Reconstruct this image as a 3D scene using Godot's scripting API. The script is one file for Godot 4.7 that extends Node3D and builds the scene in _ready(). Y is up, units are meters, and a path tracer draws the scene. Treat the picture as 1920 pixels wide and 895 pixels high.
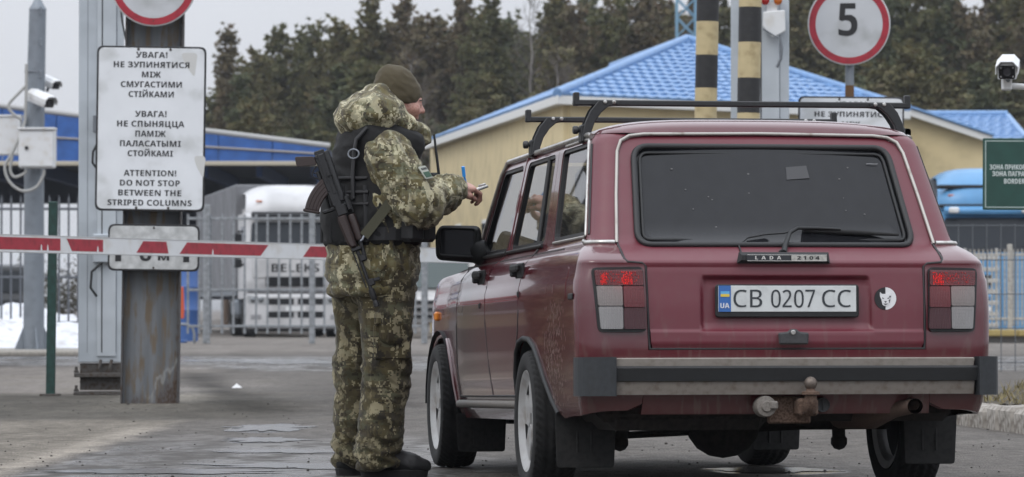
extends Node3D
# A soldier checks a red estate car at a border gate on an overcast winter day. Metres, y up; the camera stands at x 0, z 0 and looks along -z.

func _ready() -> void:
	var cam := Camera3D.new()
	cam.name = "camera"
	cam.position = Vector3(0, EYE, 0)
	cam.rotation.x = atan((578.0 - 447.5) / LENS)
	cam.fov = rad_to_deg(2.0 * atan(447.5 / LENS))
	cam.near = 0.5; cam.far = 2000.0
	var lens := CameraAttributesPhysical.new()
	lens.frustum_focal_length = 12.0 / (447.5 / LENS)
	lens.frustum_focus_distance = 16.0
	lens.exposure_aperture = 13.0
	lens.frustum_near = 0.5; lens.frustum_far = 2000.0
	cam.attributes = lens
	add_child(cam)
	var env := Environment.new()
	env.background_mode = Environment.BG_SKY
	var sky := ProceduralSkyMaterial.new()
	sky.sky_top_color = Color(1.34, 1.37, 1.42); sky.sky_horizon_color = Color(0.755, 0.766, 0.792)
	sky.sky_energy_multiplier = 1.0; sky.sky_curve = 0.42
	sky.ground_horizon_color = Color(0.36, 0.35, 0.34); sky.ground_bottom_color = Color(0.30, 0.29, 0.28); sky.ground_energy_multiplier = 1.0
	sky.sky_cover = cloud_cover(); sky.sky_cover_modulate = Color(1, 1, 1, 0.17)
	sky.sun_angle_max = 1.0
	env.sky = Sky.new(); env.sky.sky_material = sky
	env.tonemap_mode = Environment.TONE_MAPPER_LINEAR
	env.tonemap_exposure = 1.0
	env.fog_enabled = true; env.fog_density = 0.00022; env.fog_light_color = Color(0.80, 0.82, 0.85)
	env.sdfgi_enabled = true; env.ssao_enabled = true; env.ssil_enabled = true
	var we := WorldEnvironment.new()
	we.name = "world"; we.environment = env
	add_child(we)
	var sun := DirectionalLight3D.new()
	sun.name = "sun"
	sun.light_energy = 0.28; sun.light_angular_distance = 25.0; sun.light_color = Color(1.0, 0.97, 0.93)
	sun.rotation_degrees = Vector3(-48, -35, 0)
	sun.shadow_enabled = true
	sun.sky_mode = DirectionalLight3D.SKY_MODE_LIGHT_ONLY
	add_child(sun)
	make_materials()
	setting()
	gate_left()
	gate_right()
	yard()
	car()
	guard()

func cloud_cover() -> ImageTexture:      # faint uneven grey of a closed overcast
	var n := noise(0.02, 2, 4)
	var im := Image.create(512, 256, false, Image.FORMAT_RGBA8)
	for j in 256:
		for i in 512:
			var a := TAU * i / 512.0
			var v := 0.5 + 0.5 * n.get_noise_3d(90 * cos(a), j * 2.2, 90 * sin(a))
			im.set_pixel(i, j, Color(v, v, v, 1.0))
	return ImageTexture.create_from_image(im)

# ---------------------------------------------------------------- mesh building
class MB:
	var v := PackedVector3Array()
	var n := PackedVector3Array()
	var t := PackedVector2Array()
	var c := PackedColorArray()
	var ix := PackedInt32Array()
	var tint := Color.WHITE
	func vert(p: Vector3, nn: Vector3, u := Vector2.ZERO) -> int:
		v.append(p); n.append(nn); t.append(u); c.append(tint)
		return v.size() - 1
	func face(a: int, b: int, d: int) -> void:      # a, b, d run anticlockwise seen from outside
		ix.append(a); ix.append(d); ix.append(b)
	func tri(a: Vector3, b: Vector3, d: Vector3) -> void:
		var nn := (b - a).cross(d - a)
		if nn.length_squared() < 1e-18: return
		nn = nn.normalized()
		face(vert(a, nn, Vector2(a.x + a.z, a.y)), vert(b, nn, Vector2(b.x + b.z, b.y)), vert(d, nn, Vector2(d.x + d.z, d.y)))
	func quad(a: Vector3, b: Vector3, d: Vector3, e: Vector3) -> void:
		tri(a, b, d); tri(a, d, e)
	func out_poly(pts: Array, mid: Vector3) -> void: # a flat convex face turned away from mid
		var a: Vector3 = pts[0]; var b: Vector3 = pts[1]; var d: Vector3 = pts[2]
		var flip: bool = (b - a).cross(d - a).dot(a - mid) < 0.0
		for i in range(1, pts.size() - 1):
			if flip: tri(pts[0], pts[i + 1], pts[i])
			else: tri(pts[0], pts[i], pts[i + 1])
	func box(mid: Vector3, size: Vector3, bevel := 0.0, turn := Basis()) -> void:
		var h := size * 0.5
		var b := minf(bevel, minf(h.x, minf(h.y, h.z)) * 0.9)
		var p := {}
		for sx in [-1, 1]: for sy in [-1, 1]: for sz in [-1, 1]: for k in 3:
			var q := Vector3(sx * (h.x - b), sy * (h.y - b), sz * (h.z - b))
			q[k] = [sx * h.x, sy * h.y, sz * h.z][k]
			p[[sx, sy, sz, k]] = mid + turn * q
		for s in [-1, 1]:
			out_poly([p[[s, -1, -1, 0]], p[[s, 1, -1, 0]], p[[s, 1, 1, 0]], p[[s, -1, 1, 0]]], mid)
			out_poly([p[[-1, s, -1, 1]], p[[1, s, -1, 1]], p[[1, s, 1, 1]], p[[-1, s, 1, 1]]], mid)
			out_poly([p[[-1, -1, s, 2]], p[[1, -1, s, 2]], p[[1, 1, s, 2]], p[[-1, 1, s, 2]]], mid)
		if b <= 0.0: return
		for s in [-1, 1]: for r in [-1, 1]:
			out_poly([p[[s, r, -1, 0]], p[[s, r, 1, 0]], p[[s, r, 1, 1]], p[[s, r, -1, 1]]], mid)
			out_poly([p[[s, -1, r, 0]], p[[s, 1, r, 0]], p[[s, 1, r, 2]], p[[s, -1, r, 2]]], mid)
			out_poly([p[[-1, s, r, 1]], p[[1, s, r, 1]], p[[1, s, r, 2]], p[[-1, s, r, 2]]], mid)
			for q in [-1, 1]:
				out_poly([p[[s, r, q, 0]], p[[s, r, q, 1]], p[[s, r, q, 2]]], mid)
	func grid(rows: Array, wrap := false, flip := false) -> void:   # rows of points, smooth
		var h := rows.size()
		var w: int = rows[0].size()
		var nn := []
		for j in h:
			var line := PackedVector3Array(); line.resize(w); nn.append(line)
		var ww := w if wrap else w - 1
		for j in h - 1:
			for i in ww:
				var k := (i + 1) % w
				var a: Vector3 = rows[j][i]; var b: Vector3 = rows[j][k]; var d: Vector3 = rows[j + 1][k]; var e: Vector3 = rows[j + 1][i]
				var m := (d - a).cross(e - b)
				if flip: m = -m
				nn[j][i] += m; nn[j][k] += m; nn[j + 1][k] += m; nn[j + 1][i] += m
		var at := v.size()
		for j in h:
			for i in w:
				vert(rows[j][i], (nn[j][i] as Vector3).normalized(), Vector2(float(i) / maxf(1.0, w - 1), float(j) / maxf(1.0, h - 1)))
		for j in h - 1:
			for i in ww:
				var k := (i + 1) % w
				var a := at + j * w + i; var b := at + j * w + k; var d := at + (j + 1) * w + k; var e := at + (j + 1) * w + i
				if flip: face(a, d, b); face(a, e, d)
				else: face(a, b, d); face(a, d, e)
	func tube(path: Array, radii, sides := 8, caps := true, flat := 1.0, up := Vector3.UP) -> void:
		var rows := []
		var side := Vector3.ZERO
		for i in path.size():
			var p: Vector3 = path[i]
			var dir: Vector3 = (path[mini(i + 1, path.size() - 1)] - path[maxi(i - 1, 0)]).normalized()
			if i == 0:
				side = dir.cross(up)
				if side.length() < 0.05: side = dir.cross(Vector3.RIGHT)
			side = (side - dir * side.dot(dir)).normalized()
			var top := side.cross(dir)
			var r: float = radii[i] if radii is Array else radii
			var row := PackedVector3Array()
			for k in sides:
				var a := TAU * k / sides
				row.append(p + side * cos(a) * r + top * sin(a) * r * flat)
			rows.append(row)
		grid(rows, true, false)
		if caps:
			for e in [0, rows.size() - 1]:
				var inner: Vector3 = path[1 if e == 0 else e - 1]
				out_poly(Array(rows[e]), inner)
	func lathe(prof: Array, segs: int, xf: Transform3D, crease := 0.75) -> void:   # prof: Vector2(radius, along y), from the top down
		var first := v.size(); var first_i := ix.size()
		for j in prof.size() - 1:
			var a: Vector2 = prof[j]; var b: Vector2 = prof[j + 1]
			var d := (b - a).normalized()
			var m := Vector2(d.y, -d.x)
			var ma := m; var mb := m
			if j > 0:
				var d0: Vector2 = ((prof[j] as Vector2) - (prof[j - 1] as Vector2)).normalized()
				if d0.dot(d) > crease: ma = (Vector2(d0.y, -d0.x) + m).normalized()
			if j < prof.size() - 2:
				var d1: Vector2 = ((prof[j + 2] as Vector2) - (prof[j + 1] as Vector2)).normalized()
				if d1.dot(d) > crease: mb = (Vector2(d1.y, -d1.x) + m).normalized()
			var at := v.size()
			for i in segs + 1:
				var an := TAU * i / segs
				var e := Vector3(cos(an), 0, sin(an))
				for q in 2:
					var r: Vector2 = a if q == 0 else b
					var mm: Vector2 = ma if q == 0 else mb
					vert(xf * (e * r.x + Vector3(0, r.y, 0)), (xf.basis * (e * mm.x + Vector3(0, mm.y, 0))).normalized(), Vector2(float(i) / segs, r.y))
			for i in segs:
				var k := at + i * 2
				face(k, k + 1, k + 3); face(k, k + 3, k + 2)
		if xf.basis.determinant() < 0.0: turn_out(first, first_i)
	func ball(mid: Vector3, r: Vector3, segs := 12, turn := Basis()) -> void:
		var rows := []
		for j in segs / 2 + 1:
			var a := PI * j / (segs / 2)
			var row := PackedVector3Array()
			for i in segs:
				var b := TAU * i / segs
				row.append(mid + turn * (Vector3(sin(a) * cos(b), cos(a), sin(a) * sin(b)) * r))
			rows.append(row)
		grid(rows, true, false)
	func prism(poly: PackedVector2Array, depth: float, xf := Transform3D(), bevel := 0.0) -> void:   # polygon in xy, front face at z = depth
		var q := poly.duplicate()
		var first := v.size(); var first_i := ix.size()
		if Geometry2D.is_polygon_clockwise(q): q.reverse()
		var k := q.size()
		var ins := PackedVector2Array()
		for i in k:
			var d0 := (q[i] - q[(i + k - 1) % k]).normalized(); var d1 := (q[(i + 1) % k] - q[i]).normalized()
			var m := Vector2(-d0.y, d0.x) + Vector2(-d1.y, d1.x)
			ins.append(q[i] + m * (bevel / maxf(0.4, m.dot(Vector2(-d0.y, d0.x)))) if bevel > 0.0 else q[i])
		var idx := Geometry2D.triangulate_polygon(ins)
		if idx.is_empty():      # too fine an outline for that bevel
			ins = q; bevel = 0.0
			idx = Geometry2D.triangulate_polygon(ins)
		for i in range(0, idx.size(), 3):
			var a := ins[idx[i]]; var b := ins[idx[i + 1]]; var d := ins[idx[i + 2]]
			if (b - a).cross(d - a) < 0: var s := b; b = d; d = s
			tri(xf * Vector3(a.x, a.y, depth), xf * Vector3(b.x, b.y, depth), xf * Vector3(d.x, d.y, depth))
			tri(xf * Vector3(a.x, a.y, 0), xf * Vector3(d.x, d.y, 0), xf * Vector3(b.x, b.y, 0))
		var bz := depth - bevel
		for i in k:
			var a := q[i]; var b := q[(i + 1) % k]; var a2 := ins[i]; var b2 := ins[(i + 1) % k]
			quad(xf * Vector3(a2.x, a2.y, 0), xf * Vector3(b2.x, b2.y, 0), xf * Vector3(b.x, b.y, bz), xf * Vector3(a.x, a.y, bz))
			if bevel > 0.0:
				quad(xf * Vector3(a.x, a.y, bz), xf * Vector3(b.x, b.y, bz), xf * Vector3(b2.x, b2.y, depth), xf * Vector3(a2.x, a2.y, depth))
		if xf.basis.determinant() < 0.0: turn_out(first, first_i)
	func turn_out(first: int, first_i: int) -> void:
		for i in range(first, v.size()): n[i] = -n[i]
		for i in range(first_i, ix.size(), 3):
			var k := ix[i]; ix[i] = ix[i + 1]; ix[i + 1] = k
	func panel(poly: PackedVector2Array, fn: Callable, us: Array, vs: Array, outv: Vector3, thick := 0.012, holes := [], uvf = null) -> void:
		var mid: PackedVector2Array = poly
		for i in us.size() - 1:
			for j in vs.size() - 1:
				var cell := PackedVector2Array([Vector2(us[i], vs[j]), Vector2(us[i + 1], vs[j]), Vector2(us[i + 1], vs[j + 1]), Vector2(us[i], vs[j + 1])])
				var bits: Array = Geometry2D.intersect_polygons(cell, mid)
				for hole in holes:
					var rest := []
					for b in bits: rest.append_array(Geometry2D.clip_polygons(b, hole))
					bits = rest
				for b in bits:
					var idx := Geometry2D.triangulate_polygon(b)
					var ids := []
					var flip := false
					for p in b:
						var w: Vector3 = fn.call(p.x, p.y)
						var e := 0.004
						var nn: Vector3 = ((fn.call(p.x + e, p.y) as Vector3) - (fn.call(p.x - e, p.y) as Vector3)).cross((fn.call(p.x, p.y + e) as Vector3) - (fn.call(p.x, p.y - e) as Vector3)).normalized()
						if nn.dot(outv) < 0.0: nn = -nn; flip = true
						ids.append(vert(w, nn, uvf.call(p.x, p.y) if uvf != null else Vector2(w.x + w.z, 1.5 - w.y)))
					for k in range(0, idx.size(), 3):
						var a: int = ids[idx[k]]; var b2: int = ids[idx[k + 1]]; var d: int = ids[idx[k + 2]]
						var g := (v[b2] - v[a]).cross(v[d] - v[a])
						if g.length_squared() < 1e-18: continue
						if g.dot(n[a]) > 0.0: face(a, b2, d)
						else: face(a, d, b2)
		if thick <= 0.0: return
		for ring in [poly] + holes:
			for i in ring.size():
				var a: Vector2 = ring[i]; var b: Vector2 = ring[(i + 1) % ring.size()]
				var steps := maxi(1, int(ceil((b - a).length() / 0.06)))
				for s in steps:
					var p := a.lerp(b, float(s) / steps); var q := a.lerp(b, float(s + 1) / steps)
					var w0: Vector3 = fn.call(p.x, p.y); var w1: Vector3 = fn.call(q.x, q.y)
					quad(w0, w1, w1 - outv.normalized() * thick, w0 - outv.normalized() * thick)
	func mesh() -> ArrayMesh:
		var a := []
		a.resize(Mesh.ARRAY_MAX)
		a[Mesh.ARRAY_VERTEX] = v; a[Mesh.ARRAY_NORMAL] = n; a[Mesh.ARRAY_TEX_UV] = t; a[Mesh.ARRAY_COLOR] = c; a[Mesh.ARRAY_INDEX] = ix
		var m := ArrayMesh.new()
		m.add_surface_from_arrays(Mesh.PRIMITIVE_TRIANGLES, a)
		return m

# a distance field on a grid, joined smoothly from tapered capsules, meshed as surface nets
class Blob:
	var o: Vector3
	var h: float
	var s: Vector3i
	var f := PackedFloat32Array()
	func _init(lo: Vector3, hi: Vector3, cell: float) -> void:
		o = lo; h = cell
		s = Vector3i(((hi - lo) / cell).ceil()) + Vector3i.ONE
		f.resize(s.x * s.y * s.z); f.fill(1.0)
	func bone(a: Vector3, b: Vector3, ra: float, rb: float, k := 0.03, sc := Vector3.ONE) -> void:
		var m := maxf(ra, rb)
		var lo := a.min(b) - sc * m - Vector3.ONE * (k + 2 * h); var hi := a.max(b) + sc * m + Vector3.ONE * (k + 2 * h)
		var i0 := Vector3i(((lo - o) / h).floor()).clamp(Vector3i.ZERO, s - Vector3i.ONE); var i1 := Vector3i(((hi - o) / h).ceil()).clamp(Vector3i.ZERO, s - Vector3i.ONE)
		var inv := Vector3.ONE / sc
		var pa := a * inv; var ba := b * inv - pa
		var bb := maxf(1e-9, ba.dot(ba))
		var ms := minf(sc.x, minf(sc.y, sc.z))
		for z in range(i0.z, i1.z + 1): for y in range(i0.y, i1.y + 1):
			var at := (z * s.y + y) * s.x
			for x in range(i0.x, i1.x + 1):
				var q := (o + Vector3(x, y, z) * h) * inv - pa
				var w := clampf(q.dot(ba) / bb, 0.0, 1.0)
				var d := ((q - ba * w).length() - lerpf(ra, rb, w)) * ms
				var e := f[at + x]
				var g := maxf(k - absf(d - e), 0.0)
				f[at + x] = minf(d, e) - g * g / (4.0 * k)
	func cut(nrm: Vector3, d: float, k := 0.012) -> void:      # keeps what lies where nrm.p < d
		for z in s.z: for y in s.y:
			var at := (z * s.y + y) * s.x
			for x in s.x:
				var q := nrm.dot(o + Vector3(x, y, z) * h) - d
				var e := f[at + x]
				var g := maxf(k - absf(q - e), 0.0)
				f[at + x] = maxf(q, e) + g * g / (4.0 * k)
	func net(mb: MB, bump = null) -> void:
		var id := PackedInt32Array(); id.resize(f.size()); id.fill(-1)
		var ps := PackedVector3Array()
		var step := [0, 1, s.x, s.x + 1, s.x * s.y, s.x * s.y + 1, s.x * s.y + s.x, s.x * s.y + s.x + 1]
		var cor := []
		for k in 8: cor.append(Vector3(k & 1, (k >> 1) & 1, k >> 2))
		var edges := [[0, 1], [2, 3], [4, 5], [6, 7], [0, 2], [1, 3], [4, 6], [5, 7], [0, 4], [1, 5], [2, 6], [3, 7]]
		for z in s.z - 1: for y in s.y - 1:
			var row := (z * s.y + y) * s.x
			for x in s.x - 1:
				var at := row + x
				if absf(f[at]) > 3.0 * h: continue
				var neg := 0
				for k in 8:
					if f[at + step[k]] < 0.0: neg += 1
				if neg == 0 or neg == 8: continue
				var sum := Vector3.ZERO
				var cnt := 0
				for e in edges:
					var fa := f[at + step[e[0]]]; var fb := f[at + step[e[1]]]
					if (fa < 0.0) != (fb < 0.0):
						sum += (cor[e[0]] as Vector3).lerp(cor[e[1]], fa / (fa - fb)); cnt += 1
				id[at] = ps.size()
				ps.append(o + (Vector3(x, y, z) + sum / cnt) * h)
		var fs := PackedInt32Array()
		var ax := [1, s.x, s.x * s.y]
		for z in range(1, s.z - 1): for y in range(1, s.y - 1):
			var row := (z * s.y + y) * s.x
			for x in range(1, s.x - 1):
				var at := row + x
				var fa := f[at]
				if absf(fa) > 3.0 * h: continue
				for k in 3:
					var fb := f[at + ax[k]]
					if (fa < 0.0) == (fb < 0.0): continue
					var u: int = ax[(k + 1) % 3]; var w: int = ax[(k + 2) % 3]
					var q := [id[at], id[at - u], id[at - u - w], id[at - w]]
					if q.min() < 0: continue
					if fa >= 0.0: q.reverse()
					fs.append_array([q[0], q[1], q[2], q[0], q[2], q[3]])
		for pass_ in 2:
			var ns := PackedVector3Array(); ns.resize(ps.size())
			for i in range(0, fs.size(), 3):
				var m := (ps[fs[i + 1]] - ps[fs[i]]).cross(ps[fs[i + 2]] - ps[fs[i]])
				ns[fs[i]] += m; ns[fs[i + 1]] += m; ns[fs[i + 2]] += m
			if pass_ == 0 and bump != null:
				for i in ps.size(): ps[i] += ns[i].normalized() * float(bump.call(ps[i]))
				continue
			var at := mb.v.size()
			for i in ps.size(): mb.vert(ps[i], ns[i].normalized(), Vector2(ps[i].x, ps[i].y))
			for i in range(0, fs.size(), 3): mb.face(at + fs[i], at + fs[i + 1], at + fs[i + 2])
			break

# ---------------------------------------------------------------- naming and placing
var counts := {}
func numbered(called: String) -> String:
	counts[called] = counts.get(called, -1) + 1
	return called if counts[called] == 0 else "%s_%03d" % [called, counts[called]]
func tag(o: Node, label: String, category: String, group := "") -> Node:
	o.set_meta("label", label); o.set_meta("category", category)
	if group: o.set_meta("group", group)
	return o
func thing(called: String, label: String, category: String, at := Vector3.ZERO, turn := 0.0, group := "") -> Node3D:
	var o := Node3D.new()
	o.name = numbered(called); add_child(o); o.position = at; o.rotation.y = turn
	tag(o, label, category, group)
	return o
func part(parent: Node, called: String, mb, m: Material, at := Vector3.ZERO) -> MeshInstance3D:
	var o := MeshInstance3D.new()
	o.mesh = mb.mesh() if mb is MB else mb
	o.material_override = m
	o.name = numbered(called) if parent == self else called
	parent.add_child(o, true)
	o.position = at
	return o
func struct(called: String, mb, m: Material) -> MeshInstance3D:
	var o := part(self, called, mb, m)
	o.set_meta("kind", "structure")
	return o
func bx(mid: Vector3, size: Vector3, bevel := 0.0, turn := Basis()) -> MB:
	var b := MB.new(); b.box(mid, size, bevel, turn); return b
func tb(path: Array, r, sides := 8, caps := true) -> MB:
	var b := MB.new(); b.tube(path, r, sides, caps); return b
func V(x: float, y: float, z := 0.0) -> Vector3: return Vector3(x, y, z)
func P2(a: Array) -> PackedVector2Array:
	var r := PackedVector2Array()
	for i in range(0, a.size(), 2): r.append(Vector2(a[i], a[i + 1]))
	return r
func rect(w: float, h: float, r := 0.0, seg := 4, mid := Vector2.ZERO) -> PackedVector2Array:
	return rounded(P2([mid.x - w / 2, mid.y - h / 2, mid.x + w / 2, mid.y - h / 2, mid.x + w / 2, mid.y + h / 2, mid.x - w / 2, mid.y + h / 2]), r, seg)
func rounded(q: PackedVector2Array, r: float, seg := 4) -> PackedVector2Array:
	if r <= 0.0: return q
	var res := PackedVector2Array()
	var k := q.size()
	for i in k:
		var p := q[i]; var a := (q[(i + k - 1) % k] - p); var b := (q[(i + 1) % k] - p)
		var d := minf(r, minf(a.length(), b.length()) * 0.45)
		var p0 := p + a.normalized() * d; var p1 := p + b.normalized() * d
		for s in seg + 1:
			var w := float(s) / seg
			res.append(p0.lerp(p, w).lerp(p.lerp(p1, w), w))
	return res
func pick(table: Array, y: float) -> float:      # linear table of pairs, ends held
	if y <= table[0]: return table[1]
	for i in range(2, table.size(), 2):
		if y <= table[i]: return lerpf(table[i - 1], table[i + 1], (y - table[i - 2]) / (table[i] - table[i - 2]))
	return table[-1]
func soft(table: Array, y: float, w := 0.012) -> float:
	return (pick(table, y - w) + pick(table, y - w * 0.5) + pick(table, y) + pick(table, y + w * 0.5) + pick(table, y + w)) / 5.0
func steps(a: float, b: float, n: int) -> Array:
	var r := []
	for i in n + 1: r.append(lerpf(a, b, float(i) / n))
	return r
# where a pixel of the 1920 x 895 picture lies at a distance
const LENS := 7250.0
const EYE := 0.72
func X(px: float, d: float) -> float: return (px - 960.0) / LENS * d
func Y(py: float, d: float) -> float: return EYE + (578.0 - py) / LENS * d
func at(px: float, py: float, d: float) -> Vector3: return Vector3(X(px, d), Y(py, d), -d)

# ---------------------------------------------------------------- materials
func lin(r: float, g: float, b: float) -> Color: return Color(r, g, b).linear_to_srgb()
func mat(r: float, g: float, b: float, rough := 0.7, metal := 0.0) -> StandardMaterial3D:
	var m := StandardMaterial3D.new()
	m.albedo_color = lin(r, g, b); m.roughness = rough; m.metallic = metal
	return m
func noise(freq: float, seed_ := 1, oct := 4) -> FastNoiseLite:
	var f := FastNoiseLite.new()
	f.seed = seed_; f.frequency = freq; f.fractal_octaves = oct
	f.noise_type = FastNoiseLite.TYPE_SIMPLEX_SMOOTH
	return f
func ntex(freq: float, seed_: int, stops: Array, side := 256) -> NoiseTexture2D:   # stops: offset, colour ...
	var t := NoiseTexture2D.new()
	t.width = side; t.height = side; t.seamless = true; t.noise = noise(freq, seed_)
	if stops.size():
		var g := Gradient.new()
		g.offsets = PackedFloat32Array(); g.colors = PackedColorArray()
		var o := PackedFloat32Array(); var c := PackedColorArray()
		for i in range(0, stops.size(), 2): o.append(stops[i]); c.append(stops[i + 1])
		g.offsets = o; g.colors = c
		t.color_ramp = g
	return t
func g(x: float) -> Color: return Color(x, x, x)
func worn(m: StandardMaterial3D, tex: Texture2D, per_metre: float, bump: Texture2D = null, depth := 0.0) -> StandardMaterial3D:   # triplanar pattern over the colour
	m.albedo_texture = tex; m.uv1_triplanar = true; m.uv1_scale = Vector3.ONE * per_metre
	if bump:
		m.heightmap_enabled = true; m.heightmap_texture = bump; m.heightmap_scale = depth
	return m
func lettering(parent: Node, text: String, width: float, cap: float, m: Material, xf: Transform3D, bold := true, called := "lettering") -> MeshInstance3D:
	var f := SystemFont.new()
	f.font_names = PackedStringArray(["Droid Sans"]); f.font_weight = 700 if bold else 400
	var t := TextMesh.new()
	t.font = f; t.text = text; t.font_size = 48; t.pixel_size = 0.01; t.depth = 0.02
	t.horizontal_alignment = HORIZONTAL_ALIGNMENT_CENTER; t.vertical_alignment = VERTICAL_ALIGNMENT_CENTER
	var b := t.get_aabb()
	var o := part(parent, called, t, m)
	var sx := width / b.size.x; var sy := cap / 0.343
	var mid := b.get_center()
	o.transform = xf * Transform3D(Basis.from_scale(Vector3(sx, sy, 0.1)), Vector3(-mid.x * sx, 0.0, 0.0))
	return o

# ---------------------------------------------------------------- shared materials
var M := {}
func make_materials() -> void:
	var grain := ntex(0.05, 3, [0.0, g(0.74), 0.5, g(0.92), 1.0, g(1.0)])
	M.grain = grain
	M.steel = worn(mat(0.24, 0.26, 0.29, 0.55, 0.25), ntex(0.012, 5, [0.0, g(0.72), 0.5, g(0.95), 1.0, g(1.0)]), 0.8)
	M.galv = worn(mat(0.20, 0.225, 0.255, 0.5, 0.3), ntex(0.012, 6, [0.0, g(0.88), 0.6, g(1.0)]), 1.0)
	M.alu = worn(mat(0.46, 0.50, 0.54, 0.42, 0.3), ntex(0.008, 7, [0.0, g(0.92), 0.6, g(1.0)]), 1.0)
	M.white = worn(mat(0.66, 0.67, 0.68, 0.5), ntex(0.015, 8, [0.0, Color(0.92, 0.90, 0.87), 0.45, g(0.98), 1.0, g(1.0)]), 1.2)
	M.sheet = worn(mat(0.70, 0.72, 0.75, 0.4), ntex(0.01, 9, [0.0, Color(0.86, 0.86, 0.85), 0.4, g(0.97), 1.0, g(1.0)]), 0.9)
	M.ink = mat(0.012, 0.012, 0.014, 0.5)
	M.red = worn(mat(0.33, 0.016, 0.032, 0.45), ntex(0.02, 11, [0.0, g(0.82), 0.6, g(1.0)]), 2.0)
	M.black = worn(mat(0.011, 0.012, 0.0135, 0.6), ntex(0.03, 12, [0.0, g(0.7), 1.0, g(1.0)]), 3.0)
	M.rubber = worn(mat(0.0125, 0.0125, 0.013, 0.9), ntex(0.02, 13, [0.0, g(0.6), 0.6, g(0.9), 1.0, Color(1.0, 0.97, 0.92)]), 4.0)
	M.green = worn(mat(0.012, 0.055, 0.045, 0.5), ntex(0.03, 14, [0.0, g(0.7), 1.0, g(1.0)]), 2.0)
	M.dirtsteel = worn(mat(0.085, 0.078, 0.072, 0.75, 0.1), ntex(0.03, 15, [0.0, Color(0.7, 0.55, 0.45), 0.5, g(0.9), 1.0, g(1.0)]), 3.0)
	M.dark = mat(0.010, 0.011, 0.013, 0.9)
	M.blue = worn(mat(0.035, 0.15, 0.50, 0.5), ntex(0.02, 16, [0.0, g(0.85), 1.0, g(1.0)]), 0.5)
	M.wire = mat(0.10, 0.11, 0.12, 0.5, 0.3)

func setting() -> void:
	ground()
	office()
	canopy()
	forest()
	fences()
	kerb()

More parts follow.
